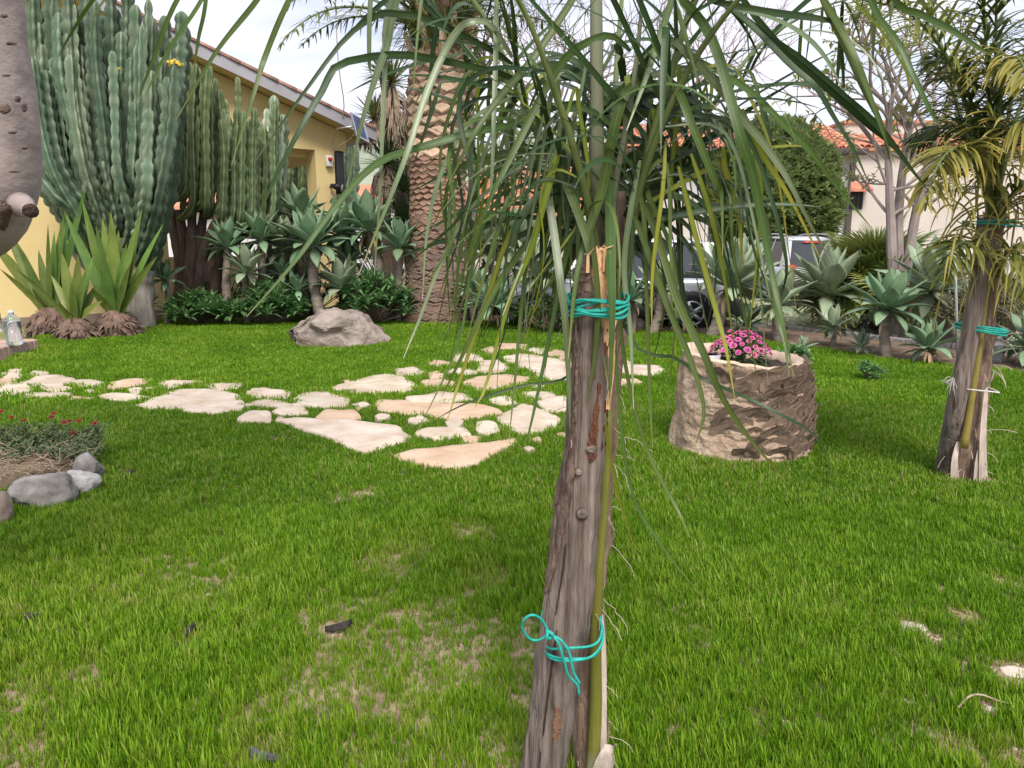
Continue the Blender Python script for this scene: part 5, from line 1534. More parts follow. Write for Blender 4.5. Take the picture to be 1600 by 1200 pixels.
# plates of bark along the left edge and near the top, torn wood on the right, rotten seam below it
cyy = np.array([c[1] for c in cl][::-1], float); cxx = np.array([c[0] for c in cl][::-1], float); cww = np.array([c[2] for c in cl][::-1], float)
def on_post(x, y, lift):
    c, w = np.interp(y, cyy, cxx), np.interp(y, cyy, cww) / 2
    q = (x - c) / w
    r_ = w * mpp(SY)
    if abs(q) < .97: d = r_ * math.sqrt(1 - q * q)
    else: d = r_ * (.24 - (abs(q) - .97) * 2.2)
    return at(x, y, SY - d * 1.03 - lift)
def strip(name, pts, wa, th, mat, n=9, rag=.35, m=36):
    """thick ragged strip lying on the post: survey points (x, y), half widths in survey pixels"""
    pts = smooth_path(pts, m); wa = np.interp(np.linspace(0, 1, m), np.linspace(0, 1, len(wa)), wa)
    sd = random.random() * 40
    V, F = [], []
    for i in range(m):
        x0, y0 = pts[i]
        for lay in (0, 1):
            for k in range(n):
                s_ = (k / (n - 1) - .5) * 2
                x = x0 + s_ * wa[i] * (1 + rag * fbm((i * .30, s_ * .8, sd), 1.3))
                l_ = th * (1 - abs(s_) ** 3) * (.7 + .9 * fbm((i * .45, s_ * 3, sd + 5), 1.0)) if lay == 0 else -.012
                V.append(on_post(x, y0 + 2.5 * fbm((s_ * 3, i * .6, sd), 1), l_))
    for i in range(m - 1):
        for lay in (0, 1):
            for k in range(n - 1):
                a = (i * 2 + lay) * n + k; b = ((i + 1) * 2 + lay) * n + k
                F.append([a, a + 1, b + 1, b] if lay == 0 else [a, b, b + 1, a + 1])
        for k in (0, n - 1):
            a = (i * 2) * n + k; b = ((i + 1) * 2) * n + k
            F.append([a, b, b + n, a + n])
    for i in (0, m - 1):
        for k in range(n - 1):
            a = (i * 2) * n + k
            F.append([a, a + 1, a + 1 + n, a + n])
    return part(name, V, F, mat, stake)
strip('bark', [(912, 466), (911, 440), (913, 418), (917, 400)], [13, 15, 15, 10], .008, m_bark)
strip('bark', [(852, 925), (864, 870), (876, 800), (884, 745), (891, 695), (896, 640)], [3, 8, 12, 12, 8, 3], .008, m_bark)
strip('bark', [(896, 660), (898, 590), (899, 505)], [5, 5, 4], .010, m_bark)
strip('torn_wood', [(950, 640), (953, 560), (949, 490), (941, 430), (938, 388)], [3, 8, 13, 17, 16], .009, m_torn)
strip('rotten_seam', [(926, 720), (931, 702), (936, 670), (942, 610), (949, 530)], [6, 14, 13, 9, 5], .007, m_rot)
strip('bark', [(866, 793), (871, 778), (873, 762)], [3, 6, 4], .010, m_bark, m=10)
strip('drying_crack', [(842, 1200), (852, 1120), (862, 1040), (870, 985)], [1.2, 1.8, 1.8, .8], .0012, m_heartd := M('crack_shadow', (.02, .015, .012), (.035, .026, .022), scale=9, bump=0))
strip('drying_crack', [(868, 960), (878, 900), (884, 850)], [.8, 1.4, .7], .0012, m_heartd)
strip('rust_stain', [(868, 1160), (871, 1130), (870, 1105)], [4, 7, 3], .0008, M('rust_mark', (.16, .085, .05), (.22, .13, .09), scale=12, bump=.4))
sb = MB()      # splinters on the broken top
for i in range(16):
    x = random.uniform(914, 954); p = at(x, random.uniform(388, 400), SY - .03 + random.uniform(-.02, .05)); q = p + Vector((random.gauss(0, .008), random.gauss(0, .006), random.uniform(.004, .02)))
    V, F, t = tube([p + Vector((0, 0, -.04)), p, q], [.005, .004, .0008], 5); sb.add(V, F)
sb.build('splinters', m_torn, stake)
for x, y, r_ in ((910, 804, .008), (904, 738, .005), (924, 702, .007)):
    c = on_post(x, y, .002)
    V, F, t = tube([c + Vector((0, .012, 0)), c + Vector((0, -.001, 0)), c + Vector((0, -.005, 0)), c + Vector((0, -.004, 0)), c + Vector((0, -.001, 0))], [r_ * 1.9, r_ * 1.7, r_ * 1.1, r_ * .75, r_ * .6], 14, True, wob=.2, ws=60); kn_ = part('knot', V, F, m_wood, stake)
    V, F, t = tube([c + Vector((0, -.0015, 0)), c + Vector((0, -.0042, 0))], [r_ * .72, r_ * .6], 10); part('knot_core', V, F, m_bark, kn_)

# ------------------------------------------------------------------ turquoise twine
def coil(c, ax, ay, turns, pitch, r_, tilt=0.0, jx=.003, rise=None, sq=.62):
    P = []
    n = int(turns * 36)
    for i in range(n + 1):
        a = 2 * math.pi * i / 36
        k = i / 36
        z = (pitch * k if rise is None else rise(k)) + tilt * math.cos(a) * ax
        j = 1 + .03 * math.sin(k * 5.1)
        ca, sa = math.cos(a), math.sin(a)
        P.append((c.x + ax * j * math.copysign(abs(ca) ** sq, ca), c.y + ay * j * math.copysign(abs(sa) ** sq, sa), c.z + z + jx * math.sin(k * 7.3 + a * 2)))
    return P
cu = at(933, 477, PY - .02)
t1 = thing1('twine_tie', *(lambda q: (q[0], q[1]))(tube(coil(cu, .070, .128, 8.3, .0, .003, 0.02, .006, lambda k: -.022 + .0056 * k + .004 * math.sin(k * 2.3)), .0034, 7)), m_rope,
            'many turns of turquoise twine binding palm and post near the top', 'twine')
low = empty('twine_tie', at(895, 975, PY - .1), 0, 'turquoise twine tied in a bow round the foot of post and palm', 'twine')
cl_ = at(893, 981, PY - .02)
def loop3(k): return .016 * math.sin(k * 2.1)
V, F, t = tube(coil(cl_, .078, .140, 3.2, 0, .003, .22, .004, loop3), .0034, 7); part('wrap', V, F, m_rope, low)
kp = at(858, 989, PY - .168)
o2 = lambda x, y, d=0.0: at(x, y, PY - .168 + d)
V, F, t = tube(smooth_path([o2(858, 989), o2(846, 968, -.01), o2(832, 961, -.02), o2(819, 968, -.02), o2(816, 982, -.01), o2(828, 998, 0), o2(842, 1000, .0), o2(858, 991)], 40), .0034, 7); part('bow_loop', V, F, m_rope, low)
V, F, t = tube(smooth_path([o2(858, 989), o2(872, 1004, -.01), o2(882, 1035, -.01), o2(888, 1055, -.005), o2(902, 1070, 0), o2(905, 1085, 0)], 30), .0034, 7); part('tail', V, F, m_rope, low)
V, F, t = tube(smooth_path([o2(858, 990, .004), o2(878, 1002, 0), o2(890, 1022, 0), o2(896, 1050, .004), o2(906, 1068, .004)], 30), .0034, 7); part('tail', V, F, m_rope, low)
V, F, t = tube(smooth_path([kp + Vector((-.008, -.004, .008)), kp + Vector((.006, -.010, .004)), kp + Vector((.006, -.004, -.010)), kp + Vector((-.006, -.012, -.006)), kp + Vector((-.002, -.008, .010))], 20), .0045, 7); part('knot', V, F, m_rope, low)

# ------------------------------------------------------------------ second staked palm, to the right
random.seed(83)
f2 = G(1512, 748); QY = f2.y
q2 = lambda x, y, d=0.0: at(x, y, QY + d)
palm2 = empty('feather_palm', f2, 0, 'bushy yellowing feather palm tied upright to a slim grey post', 'palm')
keepout.append((f2.x, f2.y, .16))
P = smooth_path([f2 + Vector((0, .03, -.05)), q2(1513, 680, .03), q2(1528, 580, .04), q2(1540, 480, .05), q2(1550, 380, .05), q2(1556, 300, .05)], 30)
V, F, t = tube(P, np.interp(np.linspace(0, 1, 30), [0, .15, .5, 1], [.098, .082, .066, .055]), 16, True, lambda a, i: 1 + .08 * math.sin(5 * a + i * 1.1), wob=.3, ws=10); part('trunk', V, F, m_fib2, palm2)
V, F, t = tube(smooth_path([q2(1506, 700, -.11), q2(1518, 620, -.10), q2(1533, 520, -.08), q2(1545, 400, -.05), q2(1552, 300, -.05), q2(1556, 180, 0)], 26), np.linspace(.024, .012, 26), 8)
part('leaf_base', V, F, M('leaf_base_ochre', (0.20, 0.16, 0.035), (0.28, 0.225, 0.06), scale=6, stretch=(4, 4, .4), rough=.5, bump=.2), palm2)
for a, b in (((1534, 752), (1541, 600)), ((1490, 748), (1496, 690)), ((1525, 754), (1536, 680))):
    V, F, t = ribbon(smooth_path([q2(*a, -.09), q2((a[0] + b[0]) / 2 - 3, (a[1] + b[1]) / 2, -.10), q2(*b, -.07)], 8), [.06, .055, .05, .045, .04, .035, .03, .015], [Vector((1, .1, 0))] * 8, .5)
    part('dry_sheath', V, F, m_sheath, palm2)
V, F, t = ribbon(smooth_path([q2(1532, 608, -.08), q2(1545, 595, -.12), q2(1553, 578, -.14)], 7), [.02, .05, .06, .05, .04, .025, .006], [Vector((.6, .3, .6))] * 7, .5); part('dry_sheath', V, F, m_sheath, palm2)
fb2 = MB()
for i in range(70):
    q = P[random.randint(1, 20)]; a = random.random() * 6.28
    d = Vector((math.cos(a), math.sin(a) * .6 - .3, random.uniform(-.6, .5)))
    W_ = droop_leaf(Vector(q) + d * .08, d, random.uniform(.05, .18), 7, random.uniform(.5, 3), None)
    V, F, t = tube(W_, .0018, 4); fb2.add(V, F)
o = fb2.build('loose_fibre', m_sheath, palm2); o['kind'] = 'stuff'
TR2 = [(0, (1, 1, 1)), (.5, (1, 1, 1)), (.8, (1.2, 1.1, .95)), (1, (1.6, 1.35, 1.5))]
m_p2a = M('second_palm_leaf', (0.085, 0.13, 0.022), (0.165, 0.195, 0.04), scale=3, rough=.42, bump=0, trans=.28, tramp=TR2, vary=.25, hue=.02)
m_p2b = M('second_palm_leaf_ochre', (0.20, 0.20, 0.04), (0.29, 0.265, 0.07), scale=3, rough=.5, bump=0, trans=.3, tramp=TR2, vary=.2)
m_p2c = M('second_palm_leaf_deep', (0.035, 0.065, 0.014), (0.08, 0.115, 0.028), scale=3, rough=.42, bump=0, trans=.2, tramp=TR2, vary=.2)
def feather(P, n, L0, w, gr, up_bias=0.3, f0=.2, lat_s=1.0):
    """leaflets of one frond along rachis points P, joined"""
    mb = MB()
    T, A, B = frames(P); m = len(P)
    for k in range(n):
        f = f0 + (1 - f0) * (k + random.random() * .6) / n
        i = min(int(f * (m - 1)), m - 2)
        p = Vector(P[i]); td = Vector(T[i])
        lat = td.cross(Vector((0, 0, 1)))
        if lat.length < .3: lat = Vector((math.cos(k * 2.4), math.sin(k * 2.4), 0))
        lat.normalize(); up = lat.cross(td)
        s = 1 if k % 2 else -1
        d = (td * random.uniform(.5, .9) + lat * s * lat_s * random.uniform(.7, 1.1) + up * random.choice((-.4, 0, up_bias))).normalized()
        L_ = L0 * random.uniform(.75, 1.1) * math.sin(math.pi * min(1, .25 + .72 * f)) ** .6
        Q = droop_leaf(p, d, L_, 8, gr * random.uniform(.5, 1.5))
        V, F, t = ribbon(Q, leaf_width(8, w), leaf_sides(Q, (random.uniform(-.3, .3), -.4, 1), random.uniform(-.4, .4)), .3)
        mb.add(V, F, t)
    return mb
F2 = [([(1552, 330, 0), (1556, 200, -.05), (1556, 60, -.1), (1560, -120, -.2)], 'c', .42, 90), ([(1548, 320, .0), (1520, 200, -.1), (1480, 90, -.2), (1420, 20, -.3), (1350, 0, -.4)], 'a', .42, 80),
      ([(1555, 320, .05), (1590, 180, .1), (1640, 60, .2), (1720, -20, .2)], 'a', .45, 80), ([(1548, 330, .1), (1500, 180, .3), (1460, 40, .5), (1400, -60, .7)], 'a', .45, 80),
      ([(1556, 320, .1), (1580, 160, .4), (1620, 10, .7)], 'c', .45, 70), ([(1550, 340, -.05), (1530, 260, -.2), (1500, 230, -.35), (1465, 260, -.45), (1445, 330, -.5)], 'b', .34, 70),
      ([(1556, 340, -.05), (1570, 230, -.25), (1600, 190, -.4), (1630, 240, -.5), (1640, 330, -.55)], 'b', .36, 70), ([(1552, 300, -.1), (1560, 180, -.2), (1570, 110, -.3), (1590, 90, -.45), (1610, 130, -.6)], 'b', .36, 70),
      ([(1550, 340, 0), (1535, 220, .0), (1500, 120, .0), (1450, 80, .05)], 'c', .40, 70), ([(1556, 360, -.05), (1585, 300, -.15), (1620, 290, -.2), (1660, 340, -.3)], 'a', .34, 60),
      ([(1545, 420, -.03), (1520, 380, -.15), (1490, 390, -.25), (1470, 440, -.3)], 'a', .26, 46), ([(1556, 430, -.03), (1580, 390, -.1), (1605, 420, -.2), (1615, 480, -.25)], 'a', .28, 46),
      ([(1550, 330, -.08), (1548, 200, -.14), (1540, 60, -.16), (1530, -80, -.2)], 'c', .40, 90), ([(1552, 350, .15), (1530, 250, .3), (1480, 200, .45), (1420, 220, .6)], 'c', .4, 60)]
MAT2 = {'a': m_p2a, 'b': m_p2b, 'c': m_p2c}
for pts, tone, L0, n in F2:
    P_ = smooth_path([q2(*q) for q in pts], 24)
    V, F, t = tube(P_, np.linspace(.018, .005, 24), 6)
    fr = part('frond', V, F, m_rachis, palm2)
    feather(P_, int(n * 1.35), L0, .020, 1.3).build('leaflets', MAT2[tone], fr, True)
hang = MB()
for i in range(150):      # limp dry leaflets hanging about the bundle
    p = q2(random.gauss(1548, 34), random.uniform(210, 440), random.uniform(-.25, .05))
    Q = droop_leaf(p, (random.uniform(-.7, .7), random.uniform(-.8, .2), random.uniform(-.3, .5)), random.uniform(.2, .45), 9, random.uniform(2, 4))
    V, F, t = ribbon(Q, leaf_width(9, .013), leaf_sides(Q, (random.uniform(-.5, .5), -1, .3), random.uniform(-.8, .8)), .3); hang.add(V, F, t)
o = hang.build('dry_leaflets', m_p2b, palm2, True); o['kind'] = 'stuff'
s2f = G(1474, 738)
stake2 = empty('wooden_stake', s2f, 0, 'slim round grey post leaning against the yellowing feather palm', 'stake')
keepout.append((s2f.x, s2f.y, .07))
P = smooth_path([s2f + Vector((0, 0, -.06)), at(1493, 640, QY - .08), at(1513, 540, QY - .08), at(1532, 420, QY - .06), at(1541, 340, QY - .05)], 30)
V, F, t = tube(P, np.linspace(.058, .048, 30), 16, True, lambda a, i: 1 + .03 * math.sin(5 * a + 1) + .02 * math.sin(11 * a), wob=.08, ws=9); part('post', V, F, m_wood, stake2)
def tie(label, x, y, ax, ay, turns, mat, r_, tilt, spread):
    c = at(x, y, QY - .01)
    V, F, t = tube(coil(c, ax, ay, turns, 0, r_, tilt, .004, lambda k: spread * math.sin(k * 2.3)), r_, 6)
    return thing1('twine_tie' if mat is m_rope else 'string_tie', V, F, mat, label, 'twine' if mat is m_rope else 'string')
tie('turquoise twine round slim post and yellowing palm at mid height', 1532, 514, .105, .16, 4.2, m_rope, .006, -.12, .018)
tie('turquoise twine high under the yellowing palm crown', 1550, 350, .125, .16, 2.2, m_rope, .005, -.05, .012)
stt = tie('thin white string round slim post and yellowing palm', 1516, 605, .115, .19, 1.1, m_string, .005, -.10, .006)
fz = MB()
for i in range(14):
    p = at(1489, 594, QY - .2); d = Vector((random.uniform(-1, .1), -.3, random.uniform(-.8, .9)))
    V, F, t = tube(droop_leaf(p, d, random.uniform(.05, .1), 6, random.uniform(.5, 4)), .0014, 4); fz.add(V, F)
o = link('frayed_end', make_mesh('frayed_end', np.array(fz.V) - np.array(stt.location), fz.F, m_string), stt)

# ------------------------------------------------------------------ the great palm with its scarred trunk
random.seed(89)
gf = G(686, 506); GY = gf.y + .45
gp = empty('great_palm', Vector((gf.x, GY, 0)), 0, 'massive date palm trunk covered with cut leaf scars, tallest in the garden', 'palm')
keepout.append((gf.x, GY, .75))
prof_px = [(512, 62), (490, 57), (440, 49), (400, 43), (350, 41), (300, 40), (250, 41), (200, 45), (150, 48), (110, 45), (85, 36), (50, 30), (-20, 26)]
cxs = [(512, 686), (400, 683), (300, 684), (200, 686), (100, 690), (-20, 692)]
ys_ = np.array([q[0] for q in prof_px][::-1], float); ws_ = np.array([q[1] for q in prof_px][::-1], float)
yc = np.array([q[0] for q in cxs][::-1], float); xc = np.array([q[1] for q in cxs][::-1], float)
m_gt = M('great_trunk_fibre', (0.14, 0.085, 0.06), (0.27, 0.18, 0.13), scale=5, stretch=(1, 1, 2.5), rough=.95, bump=.9, bscale=22, bdist=.03)
m_gs0 = M('old_leaf_scar', (0.15, 0.10, 0.08), (0.27, 0.19, 0.155), scale=8, stretch=(1, 1, 2), rough=.95, bump=.6, vary=.2)
m_gs = M('leaf_scar', (0.23, 0.13, 0.09), (0.38, 0.25, 0.18), scale=8, stretch=(1, 1, 2), rough=.9, bump=.5, vary=.16, hue=.008)
m_gs2 = M('fresh_leaf_scar', (0.44, 0.29, 0.19), (0.60, 0.45, 0.33), scale=7, rough=.9, bump=.4, vary=.16)
yy = np.linspace(514, -20, 70)
TP = [at(np.interp(y, yc, xc), y, GY) for y in yy]
ws_ = ws_ * 1.07
TRr = np.interp(yy, ys_, ws_) * mpp(GY) * .93
V, F, t = tube(TP, TRr, 28, True, lambda a, i: 1 + .03 * ((i % 2) * 2 - 1) + .015 * math.sin(9 * a + i), wob=.10, ws=4)
part('trunk', V, F, m_gt, gp)
def scar_mesh(mat, seed):
    rr = random.Random(seed)
    # a lens-shaped cut leaf base: flat face outward (+x), drooping lip below
    n = 8; V = []
    for ring, (s, dx) in enumerate(((1.0, -.25), (1.0, .0), (.78, .16), (.0, .12))):
        for k in range(n):
            a = 2 * math.pi * k / n
            s_ = s / (abs(math.cos(a)) + abs(math.sin(a))) ** .7 * 1.12
            yq = math.cos(a) * s_; zq = math.sin(a) * s_ * (.62 if math.sin(a) > 0 else .85)
            V.append((dx + .10 * (-zq) * (ring == 2) + rr.uniform(-.03, .03) * (ring > 0), yq * (1 + rr.uniform(-.06, .06)), zq))
    F = []
    for r_ in range(3):
        for k in range(n):
            j = (k + 1) % n
            F.append([r_ * n + k, r_ * n + j, (r_ + 1) * n + j, (r_ + 1) * n + k])
    return make_mesh('leaf_scar', V, F, mat, False)
SM = [[scar_mesh(m_gs, i) for i in range(4)], [scar_mesh(m_gs2, 10 + i) for i in range(3)], [scar_mesh(m_gs0, 20 + i) for i in range(4)]]
zs, zt = .03, TP[-14].z
spots = []
z = zs; row = 0
while z < zt:
    y_ = np.interp(z, [p.z for p in TP], yy)
    r_ = np.interp(y_, ys_, ws_) * mpp(GY) * .94
    x_ = at(np.interp(y_, yc, xc), y_, GY).x
    f = (z - zs) / (zt - zs)
    around = 19 if f < .38 else (17 if f < .6 else 12)
    hgt = .088 if f < .38 else (.105 if f < .62 else .20)
    for k in range(around):
        a = 2 * math.pi * (k + .5 * (row % 2)) / around + row * .05
        spots.append((x_, z + random.uniform(-.028, .028), a + random.uniform(-.06, .06), r_, 2 * math.pi * r_ / around * .56, hgt, f))
    z += hgt * .93; row += 1
rest = MB(); cnt = 0
front = sorted(spots, key=lambda s: -(-math.sin(s[2]) * 1.0 + .0))
front = sorted(spots, key=lambda s: math.sin(s[2]))
for (x_, z, a, r_, w_, h_, f) in front:
    bank = SM[1] if f > .62 else (SM[2] if f < .33 + random.uniform(-.05, .05) else SM[0])
    me = random.choice(bank)
    Mx = Matrix.Translation((x_ - gf.x, 0, z)) @ Matrix.Rotation(a, 4, 'Z') @ Matrix.Translation((r_, 0, 0)) @ Matrix.Rotation(random.uniform(-.15, .15) + (.18 if f < .4 else -.12), 4, 'Y') @ Matrix.Diagonal((.10 if f < .4 else .13, w_ * random.uniform(.88, 1.1), h_ * .62 * random.uniform(.85, 1.15), 1))
    if cnt < 300:
        o = link('leaf_scar', me, gp); o.matrix_basis = Mx; cnt += 1
    else:
        rest.add([Vector((gf.x, GY, 0)) + Mx @ v.co for v in me.vertices], [list(p.vertices) for p in me.polygons])
if rest.V:
    o = rest.build('leaf_scars', m_gs, gp); o['kind'] = 'stuff'
# crown: arching fronds above, fresh bases and hanging leaves below the crown
ct = TP[-12]
m_gl = M('date_palm_leaf', (0.10, 0.14, 0.03), (0.20, 0.24, 0.06), scale=3, rough=.42, bump=0, trans=.25, tramp=[(0, (1, 1, 1)), (.7, (1, 1, 1)), (1, (1.5, 1.3, 1))])
m_gl2 = M('date_palm_leaf_deep', (0.05, 0.085, 0.022), (0.11, 0.15, 0.04), scale=3, rough=.42, bump=0, trans=.2)
for i in range(34):
    a = i * 2.39996; f = i / 33
    el = R(82 - 62 * f)
    d = Vector((math.cos(a) * math.cos(el), math.sin(a) * math.cos(el), math.sin(el)))
    L_ = random.uniform(2.6, 3.3)
    start = ct + Vector((math.cos(a) * .25, math.sin(a) * .25, .1 + .9 * (1 - f)))
    P_ = droop_leaf(start, d, L_, 20, .55 + .25 * random.random())
    V, F, t = tube(P_, np.linspace(.035, .006, 20), 5)
    fr = part('frond', V, F, m_rachis, gp)
    feather(P_, 110, .48, .028, .5, .3, .12).build('leaflets', random.choice((m_gl, m_gl2)), fr, True)
hb = MB()
for i in range(190):
    a = random.random() * 6.28
    q = ct + Vector((math.cos(a) * .42, math.sin(a) * .42, random.uniform(-.35, .7)))
    Q = droop_leaf(q, (math.cos(a) * .6, math.sin(a) * .6, random.uniform(-.4, 1.0)), random.uniform(.5, 1.1), 8, random.uniform(1, 3))
    V, F, t = ribbon(Q, leaf_width(8, .035), leaf_sides(Q, (math.cos(a), math.sin(a), .4), .3), .3); hb.add(V, F, t)
o = hb.build('hanging_leaflets', m_gl, gp, True); o['kind'] = 'stuff'
for i in range(26):
    a = i * 2.4
    p0 = ct + Vector((math.cos(a) * .36, math.sin(a) * .36, -.55 + .04 * i)); p1 = p0 + Vector((math.cos(a) * .30, math.sin(a) * .30, .5))
    V, F, t = tube([p0, (p0 + p1) * .5 + Vector((math.cos(a) * .06, math.sin(a) * .06, 0)), p1], [.09, .06, .045], 6); part('cut_frond_base', V, F, m_gs2 if i % 3 else m_rachis, gp)

# ------------------------------------------------------------------ pale trunk of the tree at the edge, turning up from a cut limb
m_tree = M('smooth_pale_bark', (0.235, 0.19, 0.178), (0.36, 0.305, 0.285), scale=5, stretch=(1, 1, 1.6), rough=.85, bump=.45, bscale=26, c3=(.14, .095, .08), bdist=.012)
m_heart = M('dark_cut_wood', (0.03, 0.02, 0.018), (0.09, 0.055, 0.045), scale=20, rough=.95, bump=.8)
LY = 2.6
lt = lambda x, y, d=0.0: at(x, y, LY + d)
base = G(-330, 1000); base.y = LY + .1
trn = empty('garden_tree', Vector((base.x, base.y, 0)), 0, 'smooth pale tree trunk with a dark sawn stub at its bend', 'tree')
P = smooth_path([Vector((base.x, base.y, -.05)), lt(-300, 700, .1), lt(-250, 500, .1), lt(-150, 372, .05), lt(-62, 316, 0), lt(-26, 240, 0), lt(-40, 110, 0), lt(-53, 0, 0), lt(-60, -200, 0), lt(-120, -500, .1)], 70)
V, F, t = tube(P, np.interp(np.linspace(0, 1, 70), [0, .3, .46, .56, .7, 1], [.20, .19, .185, .165, .155, .13]), 24, True, None, wob=.10, ws=3)
part('trunk', V, F, m_tree, trn)
stb = [lt(32, 320, -.07), lt(42, 326, -.12), lt(47, 329, -.145)]
V, F, t = tube(smooth_path(stb, 8), [.040, .036, .032, .029, .027, .027, .026, .024], 16, wob=.15, ws=20); st_o = part('branch_stub', V, F, m_tree, trn)
e_ = (stb[2] - stb[1]).normalized()
V, F, t = tube([stb[2] + e_ * .001, stb[2] + e_ * .004], [.022, .018], 14, wob=.2, ws=30); part('sawn_face', V, F, m_heart, st_o)
TPy = np.array([(800 + FPX * p[0] / (p[1] * CP - (p[2] - CAMH) * SP), p[2], np.interp(k / 69, [0, .3, .46, .56, .7, 1], [.20, .19, .185, .165, .155, .13])) for k, p in enumerate(P)])
def on_tree(x, y, lift):
    q = lt(x, y); k = int(np.argmin(np.linalg.norm(P - np.array(q), axis=1))); r_ = TPy[k][2]
    dx = np.clip(np.linalg.norm(np.array([q.x - P[k][0], q.z - P[k][2]])) / r_, 0, .97)
    return lt(x, y, -r_ * math.sqrt(1 - dx * dx) * 1.0 - lift)
def tree_patch(name, x, y, a, b, mat, th):
    V, F = [], []
    n, m = 14, 4
    sd = random.random() * 50
    V.append(on_tree(x, y, th))
    for r_ in range(1, m + 1):
        f = r_ / m
        for k in range(n):
            an = 2 * math.pi * k / n
            g = 1 + .35 * fbm((math.cos(an), math.sin(an), sd), 1.6)
            V.append(on_tree(x + a * f * g * math.cos(an), y + b * f * g * math.sin(an), th * (1 - f ** 2) * (1 + .8 * fbm((math.cos(an) * f * 2, math.sin(an) * f * 2, sd), 2)) - .004 * (r_ == m)))
    for k in range(n):
        j_ = (k + 1) % n
        F.append([0, 1 + k, 1 + j_])
        for r_ in range(m - 1): F.append([1 + r_ * n + k, 1 + (r_ + 1) * n + k, 1 + (r_ + 1) * n + j_, 1 + r_ * n + j_])
    part(name, V, F, mat, trn)
m_lent = M('bark_lenticel', (.10, .065, .055), (.20, .14, .12), scale=30, rough=.95, bump=.9)
for x, y, a, b in ((17, 68, 9, 3), (28, 155, 6, 5), (8, 170, 10, 8), (20, 207, 8, 2.5), (39, 231, 6, 3), (38, 168, 5, 7), (6, 25, 6, 4), (22, 268, 9, 2.5), (10, 118, 7, 2)):
    tree_patch('bark_scar', x, y, a, b, m_lent, .004)
tree_patch('bark_wound', 2, 335, 20, 26, m_lent, .006)
# leafy crown above the frame, on three limbs
for k, (dx, dy) in enumerate(((-.5, .3), (.2, -.5), (-.3, -.6))):
    top = Vector(P[-1])
    Q = smooth_path([top, top + Vector((dx * .6, dy * .6, .7)), top + Vector((dx * 1.4, dy * 1.4, 1.3))], 10)
    V, F, t = tube(Q, np.linspace(.08, .03, 10), 8); part('limb', V, F, m_tree, trn)
cb = MB()
for i in range(1500):
    p = Vector(P[-1]) + Vector((random.gauss(-.3, .6), random.gauss(-.2, .6), random.gauss(1.4, .4)))
    leaf_quad(cb, p, (random.gauss(0, 1), random.gauss(0, 1), random.gauss(-.2, .6)), .12, .05)
cb.build('crown', m_leaf_g, trn)
# ================================================================== planter, rocks, small things, cars
random.seed(97)
# ------------------------------------------------------------------ planter cut from a palm stump
m_stump = M('stump_sandy', (0.27, 0.185, 0.125), (0.50, 0.385, 0.285), scale=5, rough=.95, bump=1.0, bscale=24, bdist=.03, c3=(.56, .45, .35))
m_scale = M('stump_scale', (0.24, 0.16, 0.115), (0.46, 0.345, 0.255), scale=7, stretch=(1, 1, 2), rough=.95, bump=.9, bscale=26, vary=.18, bdist=.02)
m_rim = M('stump_cut_rim', (0.50, 0.37, 0.26), (0.64, 0.51, 0.39), scale=9, rough=.9, bump=.5)
m_pot_soil = M('potting_soil', (0.03, 0.02, 0.016), (0.09, 0.065, 0.05), scale=30, rough=.95, bump=1.0, bscale=60, bdist=.02)
pl, pr = G(1040, 690), G(1268, 690)
pcx, pcy = (pl.x + pr.x) / 2 - .05, G(1160, 722).y + .42
RB = (pr.x - pl.x) / 2 * 0.93
Yp = pcy
ZT = at(1165, 556, Yp).z + .0
RT = (at(1258, 560, Yp).x - at(1072, 560, Yp).x) / 2
cxT = (at(1255, 560, Yp).x + at(1066, 560, Yp).x) / 2
planter = empty('stump_planter', (pcx, pcy, 0), 0, 'hollowed palm stump planter with ragged brown leaf scars on the lawn', 'planter')
keepout.append((pcx, pcy, RB * .96))
NA, NR = 110, 60
V, F = [], []
def stump_r(a, f):
    r_ = RB * (1 - f) ** 1.0 + RT * f
    r_ = RB + (RT - RB) * (f ** .6 if math.cos(a) < 0 else f ** 1.1)
    rough = .5 + .5 * math.cos(a + .45)          # ragged towards the right front
    lay = f * 9 + .35 * math.sin(3 * a) + .7 * fbm((math.cos(a) * 2, math.sin(a) * 2, f * 3), 1.0)
    saw = 1 - (lay % 1.0)
    r_ *= 1 + rough * .055 * (saw - .5) + .05 * fbm((math.cos(a) * 1.6, math.sin(a) * 1.6, f * 2.2), 2.0) + .015 * fbm((math.cos(a) * 9, math.sin(a) * 9, f * 12), 1.0)
    return r_
for j in range(NR):
    f = j / (NR - 1)
    for i in range(NA):
        a = 2 * math.pi * i / NA
        r_ = stump_r(a, f)
        zt = ZT * (1 + .06 * math.cos(a - 2.6) + .025 * fbm((math.cos(a) * 2, math.sin(a) * 2, 4), 1.5))
        V.append((pcx + (cxT - pcx) * f + r_ * math.cos(a), pcy + r_ * math.sin(a), -.03 + (zt + .03) * f))
for j in range(NR - 1):
    for i in range(NA):
        k = (i + 1) % NA
        F.append([j * NA + i, j * NA + k, (j + 1) * NA + k, (j + 1) * NA + i])
part('stump', V, F, m_stump, planter)
